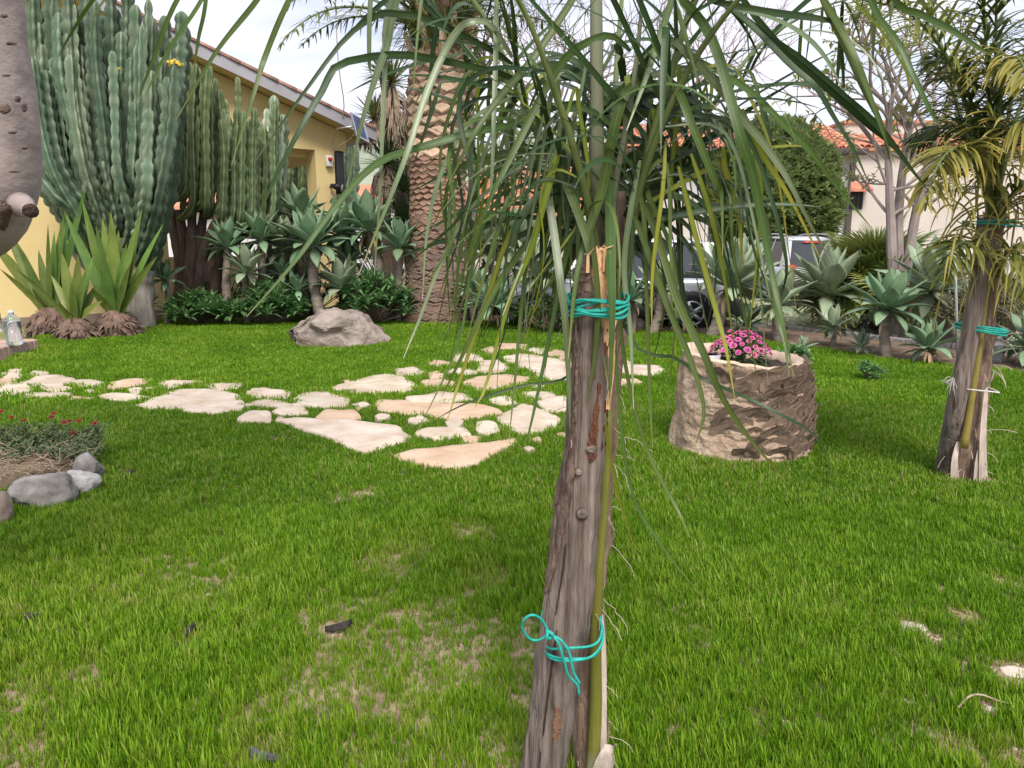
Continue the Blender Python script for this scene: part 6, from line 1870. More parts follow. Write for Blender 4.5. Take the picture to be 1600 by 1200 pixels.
# rim and inner wall
V2, F2 = [], []
top = V[(NR - 1) * NA:]
for lev, (s, dz) in enumerate(((1.0, .0), (.975, .014), (.86, .010), (.80, -.03), (.79, -.10))):
    for (x, y, z) in top:
        V2.append((cxT + (x - cxT) * s, pcy + (y - pcy) * s, z + dz))
for l in range(4):
    for i in range(NA):
        k = (i + 1) % NA
        F2.append([l * NA + i, l * NA + k, (l + 1) * NA + k, (l + 1) * NA + i])
part('rim', V2, F2, m_rim, planter)
V3 = [(cxT, pcy, ZT - .06)]; F3 = []
for q, rr in enumerate((.3, .6, .815)):
    for i in range(40):
        a = 2 * math.pi * i / 40
        V3.append((cxT + RT * rr * math.cos(a) * 1.0, pcy + RT * rr * math.sin(a), ZT - .06 + .02 * fbm((math.cos(a) * rr * 3, math.sin(a) * rr * 3, 1), 2)))
for i in range(40):
    k = (i + 1) % 40
    F3.append([0, 1 + i, 1 + k])
    for q in range(2): F3.append([1 + q * 40 + i, 1 + (q + 1) * 40 + i, 1 + (q + 1) * 40 + k, 1 + q * 40 + k])
part('soil', V3, F3, m_pot_soil, planter)
def scale_plate(seed):
    rr = random.Random(seed); V, F = [], []
    n = 7
    for j, z in enumerate((0, .35, .7, 1.0)):
        for k in range(n):
            s = (k / (n - 1) - .5) * 2
            w = (.75, 1.0, .95, .55)[j]
            V.append(((.0, .20, .42, .62)[j] * (1 - .35 * s * s) + rr.uniform(-.05, .05), s * w, z * .9 - .25 * s * s + rr.uniform(-.05, .05)))
    m = len(V)
    V += [(x - .14, y * .97, z - .03) for x, y, z in V]
    for j in range(3):
        for k in range(n - 1):
            a = j * n + k
            F.append([a, a + 1, a + n + 1, a + n]); F.append([m + a, m + a + n, m + a + n + 1, m + a + 1])
    for k in range(n - 1):
        a = 3 * n + k; F.append([a, a + 1, m + a + 1, m + a])
        F.append([k + 1, k, m + k, m + k + 1])
    for j in range(3):
        F.append([j * n, (j + 1) * n, m + (j + 1) * n, m + j * n]); F.append([(j + 1) * n + n - 1, j * n + n - 1, m + j * n + n - 1, m + (j + 1) * n + n - 1])
    return make_mesh('leaf_scale', V, F, m_scale, False)
SPm = [scale_plate(i) for i in range(5)]
for row in range(9):
    f = .10 + .095 * row
    for k in range(16):
        a = -2.15 + 2.9 * (k + .5 * (row % 2)) / 16 + random.uniform(-.06, .06)       # front to right side
        dens = .5 + .5 * math.cos(a + .35)
        if random.random() > dens * 1.1 + .02: continue
        r_ = stump_r(a, f)
        o = link('leaf_scale', random.choice(SPm), planter)
        o.matrix_basis = Matrix.Translation(((cxT - pcx) * f + r_ * .985 * math.cos(a), r_ * .985 * math.sin(a), ZT * f)) @ Matrix.Rotation(a, 4, 'Z') @ Matrix.Rotation(random.uniform(-.2, .05), 4, 'Y') @ Matrix.Rotation(random.uniform(-.25, .25), 4, 'X') @ Matrix.Diagonal((.10 * random.uniform(.5, 1.0), RB * .17 * random.uniform(.9, 1.6), .085 * random.uniform(.8, 1.3), 1))
# chrysanthemum
m_mum = M('pink_petal', (0.62, 0.09, 0.30), (0.78, 0.20, 0.44), scale=40, rough=.6, bump=0, vary=.2, hue=.015, trans=.2, c3=(.85, .36, .55))
m_mumc = M('flower_heart', (0.50, 0.12, 0.16), (0.62, 0.25, 0.15), scale=40, bump=.3)
def daisy(n, L_, W_, mat, rows=2, name='flower'):
    mb = MB()
    for r_ in range(rows):
        for i in range(n):
            a = 2 * math.pi * (i + .5 * r_) / n
            el = R(12 + 32 * r_)
            d = Vector((math.cos(a) * math.cos(el), math.sin(a) * math.cos(el), math.sin(el))); s = Vector((-math.sin(a), math.cos(a), 0))
            l_ = L_ * (1 - .25 * r_)
            V, F, t = ribbon([d * l_ * .1, d * l_ * .6, d * l_ + Vector((0, 0, -.1 * l_))], [W_ * .5, W_, W_ * .5], [s] * 3, .2); mb.add(V, F)
    return make_mesh(name, mb.V, mb.F, mat, False)
mum_me = [daisy(13, .026, .0115, m_mum, 3) for _ in range(2)]
fc = Vector((at(1158, 548, Yp).x, pcy + .03, ZT - .05))
mum = empty('chrysanthemum', fc, 0, 'round chrysanthemum plant with pink daisy flowers in the stump planter', 'flower')
mb, sb = MB(), MB()
FR, FH = 44 * mpp(Yp) * 1.08, (565 - 518) * mpp(Yp) * 1.0
for i in range(900):
    d = Vector((random.gauss(0, 1), random.gauss(0, 1), abs(random.gauss(0, 1)))).normalized(); q = random.uniform(.55, .97)
    leaf_quad(mb, fc + Vector((d.x * FR * q, d.y * FR * q, d.z * FH * q)), d + Vector((random.gauss(0, .5), random.gauss(0, .5), random.gauss(0, .4))), random.uniform(.025, .045), .018)
for i in range(40):
    a = random.random() * 6.28; q = random.random()
    V, F, t = tube([fc, fc + Vector((math.cos(a) * FR * q * .5, math.sin(a) * FR * q * .5, FH * .55)), fc + Vector((math.cos(a) * FR * q, math.sin(a) * FR * q, FH * .9 * math.sqrt(max(0, 1 - q * q)) + .02))], .003, 4); sb.add(V, F)
mb.build('foliage', m_leaf_d, mum); sb.build('stems', m_leaf_g, mum)
for i in range(78):
    u = (i + .5) / 78; el = math.asin(.12 + .88 * u); az = i * 2.39996
    d = Vector((math.cos(az) * math.cos(el), math.sin(az) * math.cos(el), math.sin(el)))
    if el < .45 and random.random() < .5: continue
    o = link('flower', random.choice(mum_me), mum)
    s = random.uniform(.8, 1.25)
    o.matrix_basis = Matrix.Translation((d.x * FR, d.y * FR, d.z * FH * random.uniform(.97, 1.12))) @ (d + Vector((0, -.15, .5))).to_track_quat('Z', 'Y').to_matrix().to_4x4() @ Matrix.Diagonal((s, s, s, 1))
pp = Vector((at(1108, 548, Yp).x, pcy - .06, ZT - .05))
pot = empty('flower_pot', pp, 0, 'small grey pot rim half sunk beside the pink flowers', 'pot')
V, F, t = tube([pp + Vector((0, 0, -.03)), pp + Vector((0, 0, .07)), pp + Vector((0, 0, .07)), pp + Vector((0, 0, .02))], [.055, .07, .06, .05], 20, False); part('pot', V, F, M('grey_pot', (.34, .37, .42), (.46, .49, .54), scale=8, rough=.4, bump=.05), pot)

# ------------------------------------------------------------------ boulder and bed stones
def rock(name, label, c, size, seed, mat, cuts=9, sub=4, cat='rock', rot=0.0, group=None, flat=.60, detail=.17):
    rr = random.Random(seed)
    bm = bmesh.new(); bmesh.ops.create_icosphere(bm, subdivisions=sub, radius=1)
    planes = []
    for _ in range(cuts):
        n_ = Vector((rr.gauss(0, 1), rr.gauss(0, 1), rr.gauss(.2, .8))).normalized(); planes.append((n_, rr.uniform(flat, flat + .25)))
    for v in bm.verts:
        p = v.co.copy()
        for n_, d in planes:
            k = p.dot(n_) - d
            if k > 0: p -= n_ * k * .97
        p *= 1 + detail * -abs(fbm(p + Vector((seed, 0, 0)), 2.0, 4)) + detail * .30 * fbm(p + Vector((seed, 3, 0)), 7, 4)
        q = Matrix.Rotation(rot, 3, 'Z') @ Vector((p.x * size[0], p.y * size[1], p.z * size[2]))
        v.co = q
    V, F = bm_vf(bm)
    o = link(name, make_mesh(name, [Vector(v) + Vector((0, 0, size[2] * .55)) for v in V], F, mat, True), None, c)
    return tag(o, label, cat, group)
m_bould = M('boulder_stone', (0.15, 0.12, 0.10), (0.36, 0.305, 0.265), scale=3.2, rough=.9, bump=.9, bscale=14, c3=(.42, .37, .34), bdist=.04, detail=9)
bl, br = G(446, 543), G(603, 543)
def boulder():
    cx_, cy_ = (bl.x + br.x) / 2 - .06, bl.y + .3
    W_ = (br.x - bl.x) / 2; H_ = 66 * mpp(bl.y)
    bm = bmesh.new(); bmesh.ops.create_icosphere(bm, subdivisions=6, radius=1)
    PLN = [((-.62, -.20, .76), .60), ((.72, -.10, .68), .64), ((.05, -.62, .78), .63), ((-.15, -.93, -.12), .46), ((.70, -.70, .12), .66), ((-.88, -.40, -.10), .74), ((.0, .9, .4), .7), ((.12, -.05, .98), .60), ((-.25, -.85, .45), .58), ((.35, -.92, .18), .56)]
    for v in bm.verts:
        p = v.co.copy()
        for n_, d in PLN:
            n_ = Vector(n_).normalized(); d = d + .05 * fbm(p + Vector((d * 9, 1, 0)), 1.8, 3)
            k_ = p.dot(n_) - d
            if k_ > 0: p -= n_ * k_ * .96
        # undercut ledge across the front left
        if p.y < .1:
            led = .30 - .30 * p.x + .07 * math.sin(p.x * 8)
            if p.x < .42 and p.z < led: p.y += .16 * min(1, (led - p.z) * 7) * min(1, (.42 - p.x) * 4)
        rid = abs(fbm(p + Vector((9, 2, 0)), 2.3, 4)); fine = fbm(p + Vector((1, 7, 3)), 8, 4)
        p *= 1 - .13 * rid + .035 * fine
        v.co = Vector((p.x * W_ * 1.12, p.y * .70, max(-.05, (p.z + .18) * H_ * 1.02)))
    V, F = bm_vf(bm)
    o = link('boulder', make_mesh('boulder', V, F, m_bould, True), None, (cx_, cy_, 0.0))
    tag(o, 'large rugged grey boulder lying on the lawn before the agave bed', 'boulder')
    keepout.append((cx_, cy_ + .05, W_ * .75)); keepout.append((cx_ - W_ * .45, cy_, W_ * .5)); keepout.append((cx_ + W_ * .42, cy_, W_ * .5))
boulder()
m_rk1 = M('grey_rock', (0.11, 0.10, 0.095), (0.29, 0.27, 0.255), scale=6, rough=.85, bump=1.0, bscale=22, detail=10, vary=.1, bdist=.01, c3=(.38, .36, .34))
m_rk2 = M('speckled_rock', (0.24, 0.23, 0.22), (0.46, 0.445, 0.43), scale=14, rough=.85, bump=.5, bscale=50, c3=(.16, .15, .14), bdist=.01)
m_rk3 = M('brown_rock', (0.17, 0.13, 0.11), (0.27, 0.21, 0.185), scale=6, rough=.9, bump=.6, bscale=26, bdist=.01)
def rk(label, x, ybase, wpx, hpx, mat, seed, rot=0.0, deep=1.0, **k):
    c = G(x, ybase); c.y += .5 * wpx * mpp(c.y) * deep * .6
    w = wpx * mpp(c.y) / 2; h = hpx * mpp(c.y)
    rock('rock', label, Vector((c.x, c.y, 0)), (w * 1.12, w * deep, h * .70), seed, mat, rot=rot, **k)
    keepout.append((c.x, c.y, w * .85))
rk('large smooth grey rock edging the red flower bed', 56, 796, 96, 52, m_rk1, 3, .3, 1.0)
rk('speckled whitish rock in the flower bed edge', 122, 774, 62, 38, m_rk2, 8, .2, 1.0)
rk('upright grey rock at the corner of the flower bed', 134, 757, 46, 46, m_rk1, 15, .8, 1.1)
rk('brownish rock ending the flower bed edge', -10, 822, 44, 58, m_rk3, 21, .1, 1.0)
# flower bed behind the rocks
bc = G(20, 745); bc.y += .15
mnd = []
Vm, Fm = [(bc.x, bc.y, .12)], []
for q, rr in enumerate((.35, .62, .85)):
    for i in range(30):
        a = 2 * math.pi * i / 30
        Vm.append((bc.x - .05 + rr * .62 * math.cos(a), bc.y + .02 + rr * .52 * math.sin(a), (.11, .08, -.01)[q] + .015 * fbm((math.cos(a), math.sin(a), rr), 3)))
for i in range(30):
    k = (i + 1) % 30
    Fm.append([0, 1 + i, 1 + k])
    for q in range(2): Fm.append([1 + q * 30 + i, 1 + (q + 1) * 30 + i, 1 + (q + 1) * 30 + k, 1 + q * 30 + k])
tag(part('flower_bed', Vm, Fm, m_bed), kind='structure')
keepout.append((bc.x - .05, bc.y, .45))
m_straw = M('straw', (0.26, 0.20, 0.13), (0.42, 0.34, 0.25), scale=10, rough=.95, bump=0)
sb = MB()
for i in range(420):
    a = random.random() * 6.28; q = math.sqrt(random.random()) * .42
    p = Vector((bc.x + q * math.cos(a) * 1.05, bc.y - .04 + q * .8 * math.sin(a), .11 + random.uniform(0, .05) - .12 * q))
    d = Vector((random.gauss(0, 1), random.gauss(0, 1), random.gauss(0, .25))).normalized(); L_ = random.uniform(.05, .18)
    V, F, t = tube([p, p + d * L_ * .5 + Vector((0, 0, .012)), p + d * L_], .0022, 4); sb.add(V, F)
tag(sb.build('straw_mulch', m_straw), 'dry straw and twigs lying in the rock-edged flower bed', 'mulch', kind='stuff')
m_ros = M('flower_bush_leaf', (0.08, 0.12, 0.045), (0.145, 0.195, 0.085), scale=9, rough=.6, bump=0, trans=.2)
m_rpet = M('red_petal', (0.15, 0.010, 0.012), (0.27, 0.02, 0.02), scale=30, rough=.6, bump=0, vary=.2)
bush = empty('red_flower_bush', Vector((bc.x, bc.y + .12, .05)), 0, 'scrubby bush with small dark red flowers behind the bed rocks', 'flower')
fb, sb = MB(), MB()
tops = []
for i in range(200):
    x = random.uniform(-40, 165); y = random.uniform(662, 742) if random.random() < .6 else random.uniform(662, 695)
    fy_ = (y - 662) / 80
    p1 = at(x, y, bc.y + .30 - .42 * fy_ + random.uniform(-.05, .05)); p1.z = max(p1.z, .13 + random.uniform(0, .05))
    p0 = Vector((bc.x + (p1.x - bc.x) * .7, bc.y + .26 - .40 * fy_, .07))
    P = smooth_path([p0, (p0 + p1) * .5 + Vector((random.gauss(0, .03), random.gauss(0, .03), .02)), p1], 7)
    V, F, t = tube(P, np.linspace(.005, .0022, 7), 4); sb.add(V, F)
    for j in range(17):
        q = Vector(P[random.randint(2, 6)]) + Vector((random.gauss(0, .02), random.gauss(0, .02), random.gauss(0, .018)))
        leaf_quad(fb, q, (random.gauss(0, 1), random.gauss(0, 1), random.gauss(.5, .6)), random.uniform(.028, .055), .017)
fb.build('foliage', m_ros, bush); sb.build('stems', m_straw, bush)
rme = [daisy(9, .020, .012, m_rpet, 2) for _ in range(2)]
for x, y in ((2, 643), (18, 652), (38, 657), (84, 646), (80, 652), (123, 658), (109, 658), (148, 661), (100, 660), (114, 676), (-14, 655)):
    o = link('flower', random.choice(rme), bush)
    p = at(x, y, bc.y + .2)
    o.matrix_basis = Matrix.Translation(p - bush.location) @ Matrix.Rotation(random.uniform(.2, .7), 4, 'X') @ Matrix.Rotation(random.random() * 3, 4, 'Z')
    V, F, t = tube([p + Vector((0, .0, -.001)), p + Vector((random.gauss(0, .01), 0, -.07))], .0022, 4); part('flower_stalk', V, F, m_ros, bush)
hb_ = at(82, 748, bc.y - .12)
herb = empty('small_herb', hb_, 0, 'small bright green weed growing between the bed rocks', 'weed')
mb = MB()
for i in range(90):
    leaf_quad(mb, hb_ + Vector((random.gauss(0, .035), random.gauss(0, .03), random.uniform(0, .08))), (random.gauss(0, 1), random.gauss(-.4, 1), random.gauss(.7, .5)), random.uniform(.02, .04), .018)
mb.build('foliage', m_leaf_g, herb)

# ------------------------------------------------------------------ spiky clumps with shaggy brown bases
random.seed(101)
m_blade = M('blade_leaf', (0.085, 0.15, 0.028), (0.165, 0.24, 0.055), scale=3, stretch=(1, 4, 1), rough=.42, bump=.08, vary=.35, hue=.035, trans=.25, tramp=[(0, (1.25, 1.2, .9)), (.4, (1, 1, 1)), (1, (1.0, .95, .8))])
m_shag = M('shaggy_base', (0.07, 0.042, 0.032), (0.22, 0.15, 0.115), scale=10, rough=.95, bump=.4)
def spiky(label, x, ybase, Y, leaves, rb_px):
    b = at(x, ybase, Y); b.z = 0
    e = empty('spear_leaf_plant', b, 0, label, 'plant')
    rb = rb_px * mpp(Y); hb = rb * 1.25
    V, F, t = tube(smooth_path([b + Vector((0, 0, -.03)), b + Vector((0, 0, hb * .5)), b + Vector((0, 0, hb))], 8), [rb * .8, rb * .95, rb, rb * .98, rb * .9, rb * .75, rb * .55, rb * .3], 14, True, wob=.25, ws=9); part('base', V, F, m_shag, e)
    mb = MB()
    for i in range(190):
        a = random.random() * 6.28; z = random.uniform(.02, hb * .95)
        rr = rb * math.sin(math.pi * min(1, (.35 + .6 * z / hb)))
        p = b + Vector((math.cos(a) * rr * .85, math.sin(a) * rr * .85, z))
        d = Vector((math.cos(a), math.sin(a), random.uniform(-.6, .5)))
        Q = droop_leaf(p, d, rb * random.uniform(.35, .7), 4, 3)
        V, F, t = ribbon(Q, [.05, .06, .045, .01], [Vector((-math.sin(a), math.cos(a), 0))] * 4, .3); mb.add(V, F)
    mb.build('dead_scales', m_shag, e)
    for tx, ty, w, dy in leaves:
        tip = at(tx, ty, Y + dy)
        s0 = b + Vector(((tip.x - b.x) * .12, dy * .15, hb * .8))
        mid = s0 * .5 + tip * .5 + Vector((0, 0, .10 * abs(tip.x - s0.x)))
        P = smooth_path([s0, s0 * .75 + mid * .25 + Vector((0, 0, .03)), mid, tip], 12)
        ww = .78 * w * mpp(Y) * np.interp(np.linspace(0, 1, 12), [0, .15, .5, .75, .92, 1], [.55, .62, 1.0, .85, .35, .02])
        V, F, t = ribbon(P, ww, leaf_sides(P, (random.uniform(-.5, .5), -1, .2), random.uniform(-.3, .3)), random.uniform(.2, .4)); part('leaf', V, F, m_blade, e, True, t)
    keepout.append((b.x, b.y, rb * .8))
spiky('spear-leaved plant with the widest blades beside the cactus foot', 183, 522, 12.4, [(173, 331, 27, .0), (160, 340, 24, .2), (150, 352, 20, -.1), (222, 325, 20, .1), (215, 345, 20, -.1), (198, 380, 22, .0), (135, 330, 22, .2), (100, 330, 20, .1), (255, 350, 15, .1), (246, 400, 16, -.3), (165, 400, 20, -.3), (185, 360, 24, .3), (128, 310, 22, .3), (205, 410, 16, -.4), (143, 450, 16, -.3)], 33)
spiky('spear-leaved plant standing closest to the yellow wall', 82, 512, 12.7, [(100, 335, 24, .1), (140, 275, 20, .2), (85, 360, 16, 0), (28, 385, 15, .1), (5, 350, 24, .2), (-20, 370, 24, .3), (0, 420, 12, -.3), (50, 450, 15, -.2), (110, 300, 20, .3), (75, 350, 14, -.2), (120, 440, 14, -.3), (60, 390, 18, .2)], 34)
spiky('smallest spear-leaved plant in front of its two taller neighbours', 122, 532, 12.0, [(97, 395, 24, .1), (122, 398, 22, 0), (146, 400, 20, .1), (90, 470, 14, -.2), (160, 470, 14, -.1), (112, 440, 18, -.2), (135, 420, 20, -.1), (25, 420, 12, -.2), (80, 430, 16, .2), (105, 490, 12, -.3), (155, 440, 16, .2)], 28)

# ------------------------------------------------------------------ water bottles
m_pet = glass_mat('clear_plastic', (0.84, 0.92, 0.98), .06, 1.25)
m_pet.node_tree.nodes['Principled BSDF'].inputs['Transmission Weight'].default_value = .88
m_water = glass_mat('water', (0.92, 0.97, 1.0), 0.0, 1.33)
m_cap = M('bottle_cap', (.55, .60, .68), (.65, .70, .76), scale=5, rough=.4, bump=0)
def bottle(label, base, h, w, fill=.85):
    e = empty('water_bottle', base, 0, label, 'bottle')
    r_ = w / 2
    zz = [0, .015, .05, .12, .20, .28, .36, .44, .52, .60, .68, .76, .84, .90, .93]
    rr = [.80, .95, 1, .93, 1, .93, 1, .93, 1, .95, 1.0, .95, .62, .30, .28]
    V, F, t = tube([base + Vector((0, 0, z * h)) for z in zz], [q * r_ for q in rr], 18); part('bottle', V, F, m_pet, e)
    V, F, t = tube([base + Vector((0, 0, h * .02)), base + Vector((0, 0, h * .1)), base + Vector((0, 0, h * fill * .8))], [r_ * .88] * 3, 18); part('water', V, F, m_water, e)
    V, F, t = tube([base + Vector((0, 0, h * .925)), base + Vector((0, 0, h * .93)), base + Vector((0, 0, h * 1.0))], [r_ * .3, r_ * .36, r_ * .34], 14); part('cap', V, F, m_cap, e)
b0 = G(23, 539, SH)
bottle('clear plastic water bottle on the corner of the brick step', b0, 54 * mpp(b0.y), 24 * mpp(b0.y))
b1 = G(-4, 518, SH + .0); b1.y -= .05
bottle('clear water bottle on the brick step against the yellow wall', b1, 40 * mpp(b1.y), 20 * mpp(b1.y))
b2 = G(1557, 572)
bottle('clear plastic water bottle standing at the bed edge behind the slim post', b2, 47 * mpp(b2.y), 19 * mpp(b2.y))
b3_ = G(1349, 524); b3_.z = .0
bottle('clear water bottle among the agaves by the pale groundcover', b3_, 28 * mpp(b3_.y), 14 * mpp(b3_.y))

# ------------------------------------------------------------------ thin metal stake in the bed
ms0 = G(1497, 566); ms1 = at(1491, 370, ms0.y)
V, F, t = tube([Vector((ms0.x, ms0.y, -.05)), Vector((ms0.x * .5 + ms1.x * .5, ms0.y, ms1.z * .5)), Vector((ms1.x, ms0.y, ms1.z))], .016, 10)
thing1('metal_stake', V, F, M('dull_zinc', (.30, .30, .31), (.40, .40, .41), scale=9, rough=.6, bump=.2), 'thin grey metal stake standing between the agaves', 'stake')
# stone at the lawn edge behind the staked palm
c = G(990, 520); rock('rock', 'reddish brown stone at the lawn edge behind the young palm', Vector((c.x, c.y + .15, 0)), (.30, .2, .16), 33, m_rk3)

# ------------------------------------------------------------------ debris on the lawn
def debris(label, x, y, lpx, wpx, ang, mat, name='bark_piece'):
    c = G(x, y, .02); s = mpp(c.y) * 1.1
    L_, W_ = lpx * s / 2, wpx * s / 2
    V, F = [], []
    n = 9
    for i in range(n):
        f = i / (n - 1) * 2 - 1
        w = W_ * max(.12, 1 - abs(f) ** 1.7) * random.uniform(.7, 1.25)
        for k, (yy_, zz_) in enumerate(((-1, .008), (-.4, .02), (.4, .022), (1, .008), (.5, .0), (-.5, .0))):
            px, py = f * L_, yy_ * w * 1.6 + W_ * .9 * f * f
            V.append((c.x + px * math.cos(ang) - py * math.sin(ang), c.y + px * math.sin(ang) + py * math.cos(ang), .018 + zz_ * 1.1 + .006 * f + random.uniform(-.002, .002)))
    for i in range(n - 1):
        for k in range(6):
            F.append([i * 6 + k, i * 6 + (k + 1) % 6, (i + 1) * 6 + (k + 1) % 6, (i + 1) * 6 + k])
    F.append(list(range(6))[::-1]); F.append([(n - 1) * 6 + k for k in range(6)])
    thing1(name, V, F, mat, label, 'bark', smooth=False)
m_db = M('dark_bark_piece', (0.018, 0.015, 0.014), (0.06, 0.05, 0.045), scale=30, rough=.9, bump=.6)
debris('dark curved bark piece on a bare sandy patch', 530, 983, 42, 12, .35, m_db)
debris('dark bark flake in the grass beneath the flower bed rocks', 46, 968, 34, 14, -.3, m_db)
debris('dark bark sliver upright in thin grass', 296, 988, 12, 22, .1, m_db)
debris('grey bark flake beside the flower bed corner', 198, 741, 24, 8, .3, m_db)
debris('slate grey bark strip lying flat in long grass', 408, 1186, 60, 14, -.5, M('grey_bark_piece', (.05, .052, .055), (.10, .105, .11), scale=30, rough=.8, bump=.4))
tw = [G(1497, 1106, .03), G(1515, 1088, .05), G(1535, 1086, .04), G(1560, 1095, .03), G(1595, 1104, .03)]
V, F, t = tube(smooth_path(tw, 20), np.linspace(.004, .0025, 20), 6, wob=.3, ws=60)
thing1('dry_twig', V, F, m_straw, 'bent dry twig lying on sandy grass', 'twig')
m_pebble = M('pale_pebble', (.46, .38, .31), (.60, .52, .45), scale=12, rough=.9, bump=.4)
for lab, x, y, w in (('flat pale stone half covered by grass', 1425, 980, 30), ('pale sandy stone in a bare patch with twig', 1545, 1108, 13), ('flat pale stone at the bare lawn corner', 1590, 1050, 30)):
    c = G(x, y); s = w * mpp(c.y)
    rock('stone', lab, Vector((c.x, c.y, -.012)), (s, s * .8, .016), int(x), m_pebble, sub=3, cat='stone')

# ------------------------------------------------------------------ parked cars
m_silver = M('silver_car_paint', (0.50, 0.52, 0.56), (0.55, 0.57, 0.61), scale=4, rough=.3, bump=0, metal=.55, coat=.6)
m_cglass = M('car_glass', (0.02, 0.025, 0.03), (0.03, 0.035, 0.04), scale=3, rough=.06, bump=0, spec=.8)
m_tyre = M('tyre_rubber', (0.015, 0.015, 0.016), (0.03, 0.03, 0.03), scale=30, rough=.85, bump=.2)
m_clad = M('dark_cladding', (0.02, 0.022, 0.028), (0.035, 0.037, 0.043), scale=20, rough=.6, bump=.1)
m_tail = M('tail_light_red', (0.50, 0.02, 0.02), (0.62, 0.04, 0.035), scale=20, rough=.2, bump=0, coat=.5)
m_plate = M('number_plate', (.72, .73, .74), (.78, .79, .80), scale=8, rough=.5, bump=0)
def car(label, pos, yaw, L_=4.2, W_=1.78, H_=1.55, two_tone=True, rails=True):
    """nose towards +x in its own axes; lofted body with wheel arches, glazed cabin, lamps, wheels"""
    e = empty('parked_car', pos, yaw, label, 'car')
    bm_pts = []
    # body: stations along x with half width, sill, shoulder heights
    st = [(-L_ / 2, .72, .38, .80), (-L_ / 2 + .12, .82, .30, .92), (-L_ * .36, .88, .26, .96), (-L_ * .15, .89, .24, .96), (L_ * .12, .89, .24, .95), (L_ * .28, .88, .25, .92), (L_ * .42, .83, .28, .82), (L_ / 2 - .03, .66, .36, .66)]
    V, F = [], []
    k = W_ / 1.78
    for x, hw, z0, z1 in st:
        hw *= k
        ring = [(-hw * .82, z0), (-hw * .97, z0 + .08), (-hw, (z0 + z1) * .5), (-hw * .985, z1 - .10), (-hw * .92, z1), (hw * .92, z1), (hw * .985, z1 - .10), (hw, (z0 + z1) * .5), (hw * .97, z0 + .08), (hw * .82, z0)]
        V += [(x, y, z) for y, z in ring]
    n = 10
    for i in range(len(st) - 1):
        for j in range(n):
            q = (j + 1) % n
            F.append([i * n + j, (i + 1) * n + j, (i + 1) * n + q, i * n + q])
    F.append(list(range(n))); F.append([(len(st) - 1) * n + j for j in range(n)][::-1])
    b = part('body', V, F, m_silver, e, True, local=True)
    md = b.modifiers.new('round', 'SUBSURF'); md.levels = 1; md.render_levels = 2
    # cabin: pillars and roof in paint, glass set into it
    zb, zt = .90, H_
    cb = [(-L_ / 2 + .14, .76, zb), (-L_ * .42 + .10, .60, zt - .06), (-L_ * .20, .62, zt), (L_ * .06, .60, zt - .03), (L_ * .27, .74, zb)]
    def cab(x, hw, z): return [(x, -hw * k, z), (x, hw * k, z)]
    rf = []
    roofst = [(-L_ * .42 + .08, .60, zt - .07), (-L_ * .34, .615, zt - .02), (-L_ * .2, .62, zt), (-L_ * .05, .615, zt - .005), (L_ * .06, .60, zt - .04)]
    V, F = [], []
    for x, hw, z in roofst:
        V += [(x, -hw * k, z - .05), (x, -hw * k * .96, z - .01), (x, -hw * .5 * k, z + .02), (x, hw * .5 * k, z + .02), (x, hw * k * .96, z - .01), (x, hw * k, z - .05)]
    for i in range(4):
        for j in range(5): F.append([i * 6 + j, i * 6 + j + 1, (i + 1) * 6 + j + 1, (i + 1) * 6 + j])
        F.append([i * 6 + 5, i * 6, (i + 1) * 6, (i + 1) * 6 + 5])
    F.append([0, 5, 4, 3, 2, 1]); F.append([24, 25, 26, 27, 28, 29])
    part('roof', V, F, m_silver, e, True, local=True)
    V = [(-L_ / 2 + .20, -.77 * k, zb - .05), (-L_ / 2 + .20, .77 * k, zb - .05), (L_ * .27, .78 * k, zb - .05), (L_ * .27, -.78 * k, zb - .05),
         (-L_ * .42 + .12, -.585 * k, zt - .05), (-L_ * .42 + .12, .585 * k, zt - .05), (L_ * .055, .58 * k, zt - .06), (L_ * .055, -.58 * k, zt - .06)]
    part('cabin', V, [[0, 3, 2, 1], [4, 5, 6, 7], [0, 1, 5, 4], [1, 2, 6, 5], [2, 3, 7, 6], [3, 0, 4, 7]], m_clad, e, False, local=True)
    def pane(name, quad, off, mat=m_cglass, th=.01):
        a = [Vector(q) for q in quad]; nn = (a[1] - a[0]).cross(a[3] - a[0]).normalized()
        c0 = sum(a, Vector()) / 4
        if nn.dot(c0 - Vector((-.3, 0, 1.0))) < 0: nn = -nn
        VV = [q + nn * off for q in a] + [q + nn * (off + th) for q in a]
        return part(name, VV, [[0, 1, 2, 3], [7, 6, 5, 4], [0, 4, 5, 1], [1, 5, 6, 2], [2, 6, 7, 3], [3, 7, 4, 0]], mat, e, False, local=True)
    A = [Vector(v) for v in V]
    def lerp4(q, u0, u1, v0, v1):
        f = lambda u, v: (q[0] * (1 - u) + q[1] * u) * (1 - v) + (q[3] * (1 - u) + q[2] * u) * v
        return [f(u0, v0), f(u1, v0), f(u1, v1), f(u0, v1)]
    pane('rear_window', lerp4([A[0], A[1], A[5], A[4]], .08, .92, .10, .93), .004)
    pane('windscreen', lerp4([A[3], A[2], A[6], A[7]], .06, .94, .05, .95), .004)
    for q in ([A[0], A[3], A[7], A[4]], [A[1], A[2], A[6], A[5]]):
        for u0, u1 in ((.10, .34), (.37, .62), (.65, .93)):
            pane('side_window', lerp4(q, u0, u1, .10, .90), .004)
        for u0, u1 in ((0, .09), (.345, .365), (.625, .645), (.94, 1)):
            pane('window_pillar', lerp4(q, u0, u1, 0, 1), .004, m_silver, .014)
    pane('window_pillar', lerp4([A[0], A[1], A[5], A[4]], 0, .07, 0, 1), .004, m_silver, .014); pane('window_pillar', lerp4([A[0], A[1], A[5], A[4]], .93, 1, 0, 1), .004, m_silver, .014)
